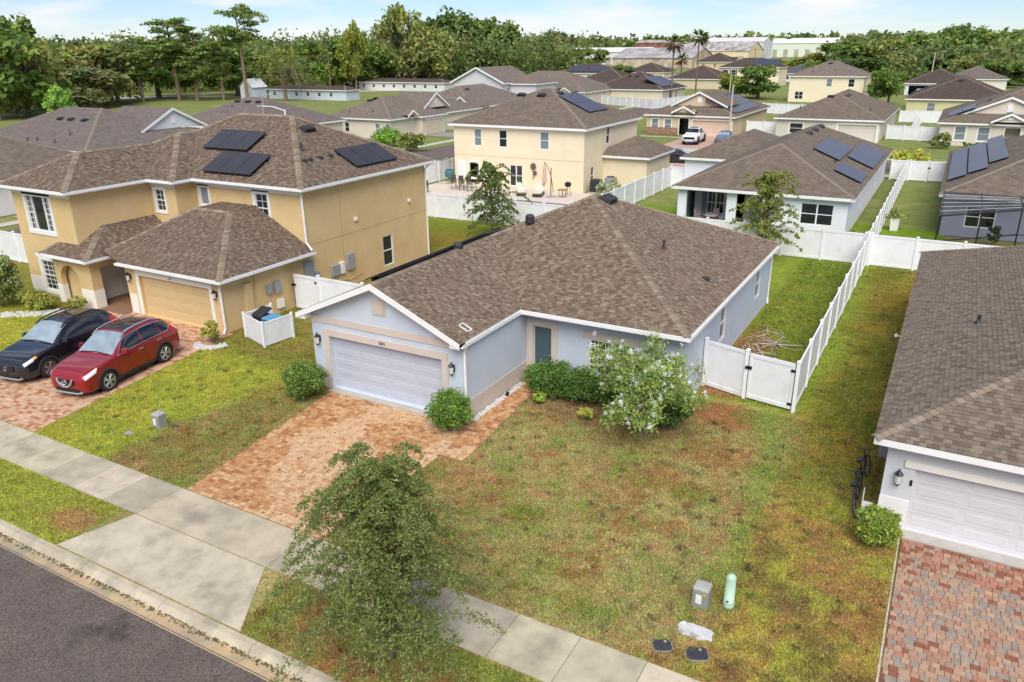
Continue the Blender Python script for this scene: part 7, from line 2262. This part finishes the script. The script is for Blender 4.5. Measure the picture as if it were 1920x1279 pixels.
# bin screen and bins
o = thing('bin_screen', 'white vinyl bin enclosure beside the yellow garage', 'enclosure', (-26.4, 23.5, 0))
def scr(a, b):
    F = frame(a, b); q = MB(); q.fbox(F, .05, -.02, .06, F.L - .05, .02, 1.15); q.fbox(F, .05, -.03, 1.08, F.L - .05, .03, 1.16); q.build('panel', M_vinyl, o)
A_, B2_, C_, D_ = (-27.35, 23.35), (-25.55, 22.75), (-25.35, 24.35), (-27.2, 24.9)
scr(A_, B2_); scr(B2_, C_); scr(D_, A_)
for p in (A_, B2_, C_, D_):
    q = MB(); q.box(p[0] - .05, p[1] - .05, 0, p[0] + .05, p[1] + .05, 1.24); q.build('post', M_vinyl, o, bevel=.01)
def bin_(label, x, y, m, tilt):
    b = thing('wheeled_bin', label, 'bin', (x, y, 0))
    q = MB(); q.hexa([(x - .22, y - .26, .04), (x + .22, y - .26, .04), (x + .22, y + .26, .04), (x - .22, y + .26, .04), (x - .3, y - .33, 1.02), (x + .3, y - .33, 1.02), (x + .3, y + .35, 1.02), (x - .3, y + .35, 1.02)]); q.build('tub', m, b, bevel=.03)
    q = MB(); q.hexa([(x - .33, y - .38, 1.03), (x + .33, y - .38, 1.03), (x + .33, y + .38, 1.03 + tilt), (x - .33, y + .38, 1.03 + tilt), (x - .3, y - .34, 1.12), (x + .3, y - .34, 1.12), (x + .3, y + .34, 1.12 + tilt), (x - .3, y + .34, 1.12 + tilt)]); q.build('lid', m, b, bevel=.03)
    for sx in (-1, 1):
        q = MB(); q.lathe((x + sx * .24, y + .3, .12), [(.12, -.03), (.12, .03)], 12, 'x'); q.build('wheel', M_tyre, b)
bin_('black wheeled bin with raised lid inside the white enclosure', -26.75, 23.9, M_blackp, .22)
bin_('blue wheeled bin inside the white enclosure', -25.95, 23.75, mat('blue_bin', (.10, .28, .45), .5), .02)

# white stone edging along the garage wall and round the corner bush, bed stones
def stones(name, label, path, n, seed, r0=.05, wid=.12):
    r_ = random.Random(seed)
    q = MB()
    seg = [(Vector((*a, 0)), Vector((*b, 0))) for a, b in zip(path[:-1], path[1:])]
    tot = sum((b - a).length for a, b in seg)
    for k in range(n):
        s = r_.random() * tot
        for a, b in seg:
            l = (b - a).length
            if s <= l: break
            s -= l
        p = a.lerp(b, min(1, s / l)); d = (b - a).normalized(); w_ = r_.uniform(-wid, wid)
        x, y = p.x - d.y * w_, p.y + d.x * w_
        rr = r0 * r_.uniform(.6, 1.3); t_ = r_.uniform(.85, 1.1)
        q.cur = (t_, t_ * .99, t_ * .97)
        m = len(q.v)
        rz = r_.random() * 3
        ring = [(x + math.cos(rz + i * 1.257) * rr * r_.uniform(.8, 1.2), y + math.sin(rz + i * 1.257) * rr * r_.uniform(.7, 1.1)) for i in range(5)]
        q.v += [(a_, b_, .0) for a_, b_ in ring] + [(x + (a_ - x) * .7, y + (b_ - y) * .7, rr * .9) for a_, b_ in ring]
        q.f += [(m + 5, m + 6, m + 7, m + 8, m + 9)] + [(m + i, m + (i + 1) % 5, m + 5 + (i + 1) % 5, m + 5 + i) for i in range(5)]
        q.t += [q.cur] * 6; q.uv += [None] * 6
    o = q.build(name, mat('white_stone', (.58, .57, .55), .8, .12, 9, tint=True))
    return tag(o, label, 'stones', kind='stuff')
stones('white_stones', 'strip of white stones along the foot of the garage side wall', [(-13.46, 21.0), (-13.46, 24.7)], 330, 1, .05, .11)
stones('white_stones', 'ring of white stones round the bush at the yellow garage corner', [(-28.7, 21.6), (-28.2, 21.35), (-27.6, 21.6), (-27.35, 22.2)], 200, 2, .07, .2)
stones('white_stones', 'band of white stones edging the bed in front of the yellow house', [(-44, 18.3), (-41.5, 19.4), (-39.6, 20.6), (-38.6, 21.6)], 420, 3, .09, .35)
stones('white_stones', 'white stones edging the bed behind the blue roof beside the cream house', [(-27.6, 59.6), (-24.4, 66)], 160, 4, .14, .5)
q = MB(); q.tube([(-13.4, 23.3, .06), (-13.42, 23.45, .1)], .07, 8); solo(q, 'spotlight', M_black, 'small black garden spotlight among the white stones', 'spotlight')

# doormat shoes, hose reel
for k, (x, y, a) in enumerate(((-13.2, 24.75, .3), (-13.05, 24.85, .2), (-13.0, 24.62, -.2), (-12.9, 24.45, .1))):
    pass
o = thing('sandals', 'pair of dark sandals on the bricks by the teal door', 'shoes', (-13.1, 24.7, 0))
for dx in (0, .13):
    q = MB(); n = 10
    q.prism([(-13.1 + dx + .05 * math.cos(2 * math.pi * k / n) * (1.1 if math.sin(2 * math.pi * k / n) > 0 else .8), 24.7 + .14 * math.sin(2 * math.pi * k / n)) for k in range(n)], .025, .05); so = q.build('sole', M_blackp, o)
    q = MB(); q.tube([(-13.15 + dx, 24.72, .05), (-13.1 + dx, 24.76, .085), (-13.05 + dx, 24.72, .05)], .012, 5); q.build('strap', M_black, so)

# fallen bleached branches in the side yard
o = thing('fallen_branches', 'pile of bleached dead branches lying in the side yard', 'branches', (-5.6, 32, 0))
r_ = random.Random(12); M_dead = mat('dead_wood', (.46, .41, .36), .9, .15, 6)
def gpt(x, y, z=.06): return (x, y, z)
for pts, rr in (([(-6.3, 33.2), (-5.4, 31.3), (-4.5, 29.3), (-4.0, 28.4)], .035), ([(-6.2, 33.4), (-5.0, 33.6), (-4.4, 33.7)], .03), ([(-4.1, 32.8), (-3.85, 31.3), (-3.75, 30.2), (-4.05, 28.7)], .025), ([(-4.3, 28.9), (-4.1, 28.3), (-4.35, 27.9)], .03)):
    q = MB(); q.tube([gpt(x, y, .05 + .05 * i % .12) for i, (x, y) in enumerate(pts)], [rr, rr * .9, rr * .7, rr * .4][:len(pts)], 6); q.build('branch', M_dead, o)
for k in range(34):
    x, y, a, l = r_.gauss(-5.9, .45), r_.gauss(33.0, .9), r_.uniform(0, 6.28), r_.uniform(.4, 1.3)
    q = MB(); q.tube([(x, y, r_.uniform(.03, .2)), (x + math.cos(a) * l * .5, y + math.sin(a) * l * .5, r_.uniform(.05, .28)), (x + math.cos(a + .4) * l, y + math.sin(a + .4) * l, .04)], [.016, .012, .006], 5); q.build('twig', M_dead, o)

# bicycles leaning by the grey house
def bike(label, x, y, rz, m):
    o = thing('bicycle', label, 'bicycle', (x, y, 0), 'bicycles by the grey house'); o.rotation_euler = (R(-12), 0, rz); ORG[o.name] = Vector((0, 0, 0))
    def put(q, nm, mm, p=o):
        b = q.build(nm, mm, None); b.parent = p; return b
    for cx_ in (-.52, .52):
        q = MB(); q.tube([(cx_ + .33 * math.cos(k * math.pi / 10), 0, .34 + .33 * math.sin(k * math.pi / 10)) for k in range(21)], .022, 6); w_ = put(q, 'wheel', M_tyre)
        q = MB()
        for k in range(8): q.tube([(cx_, 0, .34), (cx_ + .32 * math.cos(k * .785), 0, .34 + .32 * math.sin(k * .785))], .003, 3)
        put(q, 'spokes', M_grey, w_)
    q = MB()
    for a, b in (((-.52, 0, .34), (-.1, 0, .3)), ((-.1, 0, .3), (-.22, 0, .82)), ((-.52, 0, .34), (-.2, 0, .72)), ((-.1, 0, .3), (.36, 0, .78)), ((-.2, 0, .74), (.36, 0, .8)), ((.34, 0, .95), (.52, 0, .34))): q.tube([a, b], .018, 6)
    put(q, 'frame', m)
    q = MB(); q.tube([(.42, -.3, 1.0), (.34, -.12, .98), (.34, .12, .98), (.42, .3, 1.0)], .014, 6); put(q, 'handlebar', M_black)
    q = MB(); q.hexa([(-.36, -.07, .84), (-.08, -.03, .85), (-.08, .03, .85), (-.36, .07, .84), (-.36, -.08, .9), (-.08, -.03, .9), (-.08, .03, .9), (-.36, .08, .9)]); put(q, 'saddle', M_black)
bike('black bicycle leaning on the grey house wall, farther from the shrub', -.72, 23.0, 1.45, M_black)
bike('dark bicycle leaning on the grey house wall next to the clipped shrub', -.75, 21.5, 1.6, M_blackp)
q = MB(); q.box(-.62, 20.7, 0, -.35, 21.0, .55); q.tube([(-.62, 20.7, .55), (-.62, 20.7, .95), (-.62, 21.0, .95), (-.62, 21.0, .55)], .015, 6); solo(q, 'hand_cart', mat('pinkish_plastic', (.55, .5, .5), .6), 'small pale hand cart at the grey house corner behind the shrub', 'cart')

# ================================================================ drives and yards of the rows behind
M_pinkp = mat('far_pavers', (.44, .29, .235), .9, .25, 2.5)
def sheet(name, pts, m, z=.012):
    q = MB(); q.face([(x, y, z) for x, y in pts]); return tag(q.build(name, m), kind='structure')
sheet('driveway_tan_house', [(-34.4, 100.7), (-27.6, 100.7), (-28.2, 115.4), (-34.4, 115.4)], M_pinkp)
sheet('apron_tan_house', [(-35, 97), (-27, 97), (-27.6, 99.2), (-34.4, 99.2)], M_conc2)
sheet('driveway_hip_house', [(-14.6, 100.7), (-9.2, 100.7), (-9.2, 116.9), (-14.6, 116.9)], M_conc2)
sheet('driveway_beige_house', [(7, 100.7), (12.6, 100.7), (12.6, 117.4), (7, 117.4)], M_conc2)
sheet('driveway_cream_house', [(-29, 76), (-23.6, 76), (-23, 86.2), (-29.6, 86.2)], M_pinkp)
sheet('driveway_gabled_house', [(-71, 99.4), (-64.2, 98.8), (-64.2, 105.4), (-71, 104.8)], mat('far_drive_grey', (.27, .235, .23), .9, .12, 1.5))
sheet('driveway_corner_house', [(-66, 34.5), (-64.2, 34.5), (-64.2, 40), (-66.5, 40)], M_pinkp)
sheet('walk_tan_house', [(-41, 111.8), (-34.4, 111.8), (-34.4, 112.8), (-41, 112.8)], M_conc2)
# cream house pool terrace
deck = sheet('pool_terrace', [(-44.2, 50.2), (-26.0, 50.2), (-26.0, 64.8), (-44.2, 64.8)], mat('terrace_pavers', (.58, .50, .42), .9, .12, 3), .02)
PO = thing('swimming_pool', 'rectangular pool with blue tile edge behind the blue house ridge', 'pool', (-32, 55.5, 0))
for nm, pts in (('coping', [(-37.6, 52.4), (-27.0, 52.4), (-27.0, 59.0), (-37.6, 59.0)]),):
    q = MB(); chain_box(q, [(-37.2, 52.8), (-27.4, 52.8), (-27.4, 58.6), (-37.2, 58.6)], -.3, .1, -.05, .075, True); q.build('coping', mat('blue_tile', (.06, .09, .16), .4, .2, 5), PO)
q = MB(); q.face([(-37.1, 52.9, .035), (-27.5, 52.9, .035), (-27.5, 58.5, .035), (-37.1, 58.5, .035)]); q.build('water', mat('pool_water', (.42, .56, .60), .08, .12, .8, spec=.6, bump=.15, bscale=3), PO)

def chair(label, x, y, rz, m, group='patio chairs', hi=False):
    o = thing('patio_chair', label, 'chair', (x, y, 0), group); o.rotation_euler[2] = rz; ORG[o.name] = Vector((0, 0, 0))
    sh = .75 if hi else .45
    def put(q, nm, bevel=.008):
        b = q.build(nm, m, None, bevel=bevel); b.parent = o
    q = MB(); q.box(-.25, -.25, sh - .04, .25, .25, sh); put(q, 'seat')
    q = MB(); q.hexa([(-.24, .2, sh + .05), (.24, .2, sh + .05), (.24, .24, sh + .05), (-.24, .24, sh + .05), (-.24, .3, sh + .6), (.24, .3, sh + .6), (.24, .34, sh + .6), (-.24, .34, sh + .6)]); put(q, 'backrest')
    for sx in (-1, 1):
        for sy in (-1, 1):
            q = MB(); q.tube([(sx * .22, sy * .22, 0), (sx * .22, sy * .22, sh)], .02, 5); put(q, 'leg', 0)
        q = MB(); q.tube([(sx * .25, -.22, sh), (sx * .26, -.2, sh + .22), (sx * .26, .25, sh + .24)], .018, 5); put(q, 'armrest', 0)
M_brownm = mat('brown_metal', (.05, .036, .03), .5); M_rose = mat('rose_cushion', (.42, .32, .32), .85, .1, 6)
for k, (x, y, lab) in enumerate(((-43.3, 59.3, 'dark patio chair leftmost on the pool terrace'), (-42.0, 58.6, 'dark patio chair second from left on the pool terrace'), (-40.6, 61.2, 'dark bar chair left of three at the white patio table'), (-39.6, 61.0, 'dark bar chair middle of three at the white patio table'), (-38.6, 60.8, 'dark bar chair right of three at the white patio table'))):
    chair(lab, x, y, .4 + k * .1, M_brownm, hi=k > 1)
o = thing('patio_table', 'white patio table on the pool terrace behind the bar chairs', 'table', (-39.6, 62.2, 0))
q = MB(); q.box(-41.0, 61.8, 1.0, -38.2, 62.7, 1.06); q.build('table_top', M_white, o, bevel=.01)
for x in (-40.9, -38.3):
    for y in (61.9, 62.6):
        q = MB(); q.box(x - .04, y - .04, 0, x + .04, y + .04, 1.0); q.build('leg', M_white, o)
def lounger(label, x, y, rz):
    o = thing('sun_lounger', label, 'sun lounger', (x, y, 0), 'sun loungers by the pool'); o.rotation_euler[2] = rz; ORG[o.name] = Vector((0, 0, 0))
    def put(q, nm, m):
        b = q.build(nm, m, None, bevel=.02); b.parent = o
    q = MB(); q.box(-.42, -1.0, .06, .42, .6, .34); put(q, 'base', M_brownm)
    q = MB(); q.box(-.4, -1.0, .34, .4, .15, .45); put(q, 'mattress', M_tan2)
    q = MB(); q.hexa([(-.4, .15, .36), (.4, .15, .36), (.4, .9, .9), (-.4, .9, .9), (-.4, .1, .46), (.4, .1, .46), (.4, .82, 1.0), (-.4, .82, 1.0)]); put(q, 'backrest', M_tan2)
lounger('left of two sun loungers beside the cream house wall', -33.6, 61.6, .5)
lounger('right of two sun loungers beside the cream house wall', -31.9, 61.8, .3)
o = thing('parasol', 'closed cantilever parasol with curved arm beside the sun loungers', 'parasol', (-30.6, 61.6, 0))
q = MB(); q.tube([(-30.6, 61.6, 0), (-30.6, 61.6, 2.6)], .04, 8); q.build('pole', M_black, o)
q = MB(); q.tube([(-30.2, 61.3, .5), (-30.6, 61.6, 1.9), (-31.2, 62.0, 2.7), (-31.6, 62.3, 2.9)], .03, 6); q.build('arm', M_black, o)
q = MB(); q.lathe((-31.6, 62.3, 0), [(.05, 1.0), (.2, 1.15), (.16, 2.3), (.03, 2.85)], 10); q.build('canopy', mat('peach_canvas', (.62, .42, .30), .85), o)
q = MB(); q.lathe((-30.6, 61.6, 0), [(.5, 0), (.5, .08), (.3, .12)], 14); q.build('base', M_grey, o)
for lab, x, y, m_ in (('boxy grey air conditioner beside the cream garage wall', -27.4, 67.6, M_grey), ('dark air conditioner under the side window of the cream house', -28.0, 65.6, M_blackp)):
    o = thing('air_conditioner', lab, 'air conditioner', (x, y, 0), 'air conditioners')
    q = MB(); q.box(x - .45, y - .45, .06, x + .45, y + .45, 1.15); q.build('casing', m_, o, bevel=.06)
    q = MB(); q.lathe((x, y, 0), [(.4, 1.14), (.38, 1.2), (.05, 1.22)], 16); q.build('fan_grille', M_black, o)
    q = MB(); q.box(x - .55, y - .55, 0, x + .55, y + .55, .08); q.build('pad', M_conc2, o)
o = thing('grill', 'black barbecue grill on a stand by the cream house corner', 'grill', (-29.6, 63.0, 0))
q = MB(); q.lathe((-29.6, 63.0, 0), [(.05, .75), (.28, .85), (.3, 1.0), (.28, 1.15), (.05, 1.25)], 12); q.build('bowl', M_black, o)
for a in (0, 2.1, 4.2):
    q = MB(); q.tube([(-29.6 + math.cos(a) * .3, 63 + math.sin(a) * .3, 0), (-29.6 + math.cos(a) * .15, 63 + math.sin(a) * .15, .85)], .02, 5); q.build('leg', M_black, o)
o = thing('side_table', 'small wooden table beside the parasol', 'table', (-29.6, 61.9, 0))
q = MB(); q.lathe((-29.6, 61.9, 0), [(.45, .66), (.45, .72)], 14); q.build('table_top', mat('teak', (.30, .19, .09), .7, .2, 8), o)
for a in (.5, 2.07, 3.64, 5.21):
    q = MB(); q.tube([(-29.6 + math.cos(a) * .34, 61.9 + math.sin(a) * .34, 0), (-29.6 + math.cos(a) * .3, 61.9 + math.sin(a) * .3, .66)], .025, 5); q.build('leg', MATS['teak'], o)
o = thing('swing_chair', 'teal hanging chair on a stand by the white fence', 'swing', (-42.9, 63.6, 0))
q = MB(); q.tube([(-43.6, 63.6, 0), (-43.5, 63.6, 2.2), (-42.9, 63.6, 2.5), (-42.6, 63.6, 2.3)], .04, 6); q.tube([(-44, 63.2, .04), (-42.2, 63.9, .04)], .04, 6); q.build('stand', M_grey, o)
q = MB(); q.lathe((-42.6, 63.6, 0), [(.1, .55), (.45, .7), (.5, 1.1), (.42, 1.4)], 10, cap=False); q.build('pod', mat('teal_canvas', (.05, .16, .19), .8, .2, 6), o)
q = MB(); q.tube([(-42.6, 63.6, 1.4), (-42.6, 63.6, 2.3)], .012, 5); q.build('rope', M_grey, o)
q = MB(); q.tube([(-34.0, 64.72, .9), (-34.0, 64.70, 2.0)], .03, 6); q.lathe((-34.0, 64.68, 2.1), [(.28, -.02), (.3, .02)], 12, 'y'); q.lathe((-33.8, 64.68, 1.5), [(.2, -.02), (.2, .02)], 12, 'y'); solo(q, 'wall_ornament', mat('bronze', (.13, .08, .05), .5), 'bronze metal ornament leaning at the cream house wall', 'ornament')
# lanai furniture
for lab, x, y, rz in (('rose cushioned chair at the left of the lanai table', -15.9, 57.0, 1.4), ('rose cushioned chair behind the lanai table', -14.9, 57.7, 0.0), ('rose cushioned chair right of the lanai table', -14.1, 56.9, -1.4)):
    chair(lab, x, y, rz, M_rose)
o = thing('lanai_table', 'round table set among the rose chairs under the lanai', 'table', (-14.95, 56.8, 0))
q = MB(); q.lathe((-14.95, 56.8, 0), [(.5, .7), (.5, .76)], 18); q.build('table_top', M_rose, o)
q = MB(); q.lathe((-14.95, 56.8, 0), [(.3, 0), (.06, .1), (.06, .7)], 10); q.build('pedestal', M_grey, o)
shrub('potted_plant', 'potted yellow-green plant at the left end of the lanai', -16.7, 55.2, .5, .4, .8, (.24, .25, .08), .1, 500, 31, 'plant')
o = thing('planter', 'white square planter with a leafy plant by the dividing fence', 'planter', (-2.85, 60.8, 0))
q = MB(); q.hexa([(-3.1, 60.55, 0), (-2.6, 60.55, 0), (-2.6, 61.05, 0), (-3.1, 61.05, 0), (-3.15, 60.5, .8), (-2.55, 60.5, .8), (-2.55, 61.1, .8), (-3.15, 61.1, .8)]); q.build('pot', M_white, o, bevel=.01)
rg = np.random.default_rng(3); v, t = leaf_quads(np.array([0, 0, 1.1]) + rg.normal(size=(14, 3)) * np.array([.2, .2, .2]), 22, .22, .12, rg, (.17, .2, .06)); crown_obj('foliage', v, t, o)
shrub('dark_shrub', 'small dark plant inside the screen enclosure', 3.2, 58.4, .5, .5, 1.5, (.05, .07, .03), .12, 500, 33)

# ---- lamps and poles
def street_lamp(label, x, y, h, arm, r=.09, m=None):
    o = thing('street_lamp', label, 'street lamp', (x, y, 0), 'street lamps')
    m = m or M_conc2
    q = MB(); q.tube([(x, y, 0), (x, y, h * .55), (x, y, h)], [r, r * .8, r * .55], 8); q.build('post', m, o)
    if arm:
        q = MB(); q.tube([(x, y, h - .1), (x + arm * .5, y, h + .25), (x + arm, y, h + .3)], .05, 6); q.build('arm', m, o)
        q = MB(); q.hexa([(x + arm - .1, y - .14, h + .2), (x + arm + .6 * (1 if arm > 0 else -1), y - .14, h + .22), (x + arm + .6 * (1 if arm > 0 else -1), y + .14, h + .22), (x + arm - .1, y + .14, h + .2), (x + arm, y - .1, h + .36), (x + arm + .5 * (1 if arm > 0 else -1), y - .1, h + .34), (x + arm + .5 * (1 if arm > 0 else -1), y + .1, h + .34), (x + arm, y + .1, h + .36)]); q.build('lamp_head', M_grey, o)
street_lamp('pale pole standing in front of the tan house garage', -28.3, 113.6, 7.3, 0, .16)
street_lamp('tall street lamp with curved arm behind the beige house', -9, 255, 10.0, 2.2, .22)
street_lamp('street lamp whose white head rises just over the yellow house roof', -62.0, 62.0, 6.6, -3.3, .13, M_white)
street_lamp('slim pole beside the cream house garage roof', -44.5, 176, 8, 0, .14)
for lab, x, y, h in (('wooden utility pole left of the stained warehouse', -150, 470, 12), ('wooden utility pole right of the green warehouse', -95, 420, 11), ('wooden utility pole among the trees by the long shed', -168, 188, 14)):
    o = thing('utility_pole', lab, 'utility pole', (x, y, 0), 'wooden utility poles')
    q = MB(); q.tube([(x, y, 0), (x, y, h)], [.2, .14], 7); q.build('post', M_bark, o)
    q = MB(); q.box(x - 1.1, y - .08, h - .8, x + 1.1, y + .08, h - .6); q.build('crossarm', M_bark, o)
car('red_car', 'red car parked before the hip-roofed house, mostly hidden by the lanai roof', 'car', (-12.0, 104.5, .02), math.pi / 2, (1, 1, 1), SED, M_red, [(.95, .34), (3.75, .34)], dict(patches=SEDP, rim=M_rim))
# a few loose leaves and clippings on the brick drive and pavement
r_ = np.random.default_rng(14)
n = 420
x = np.concatenate([r_.normal(-14.6, 1.6, n // 2), r_.uniform(-18, -12.6, n // 2)]); y = np.concatenate([r_.normal(15.2, 1.5, n // 2), r_.uniform(13, 20.5, n // 2)])
k = (x > -18.6) & (x < -13.3) & (y > 12.95) & (y < 20.5); x, y = x[k], y[k]
z = np.full(len(x), .035)
g_ = 700
x = np.concatenate([x, r_.uniform(-26, -8, g_)]); y = np.concatenate([y, r_.normal(8.93, .045, g_)]); z = np.concatenate([z, np.full(g_, -.092)])
v, t = leaf_quads(np.stack([x, y, z], 1), 2, np.tile([[.05, .05, .004]], (len(x), 1)), .04, r_, np.array([.09, .085, .035]), flat=3)
o = bpy.data.objects.new('fallen_leaves', np_mesh('fallen_leaves', v, len(t), 4, M_leaf, t)); link(o); tag(o, 'scattered small leaves on the brick driveway and in the gutter', 'leaves', kind='stuff')
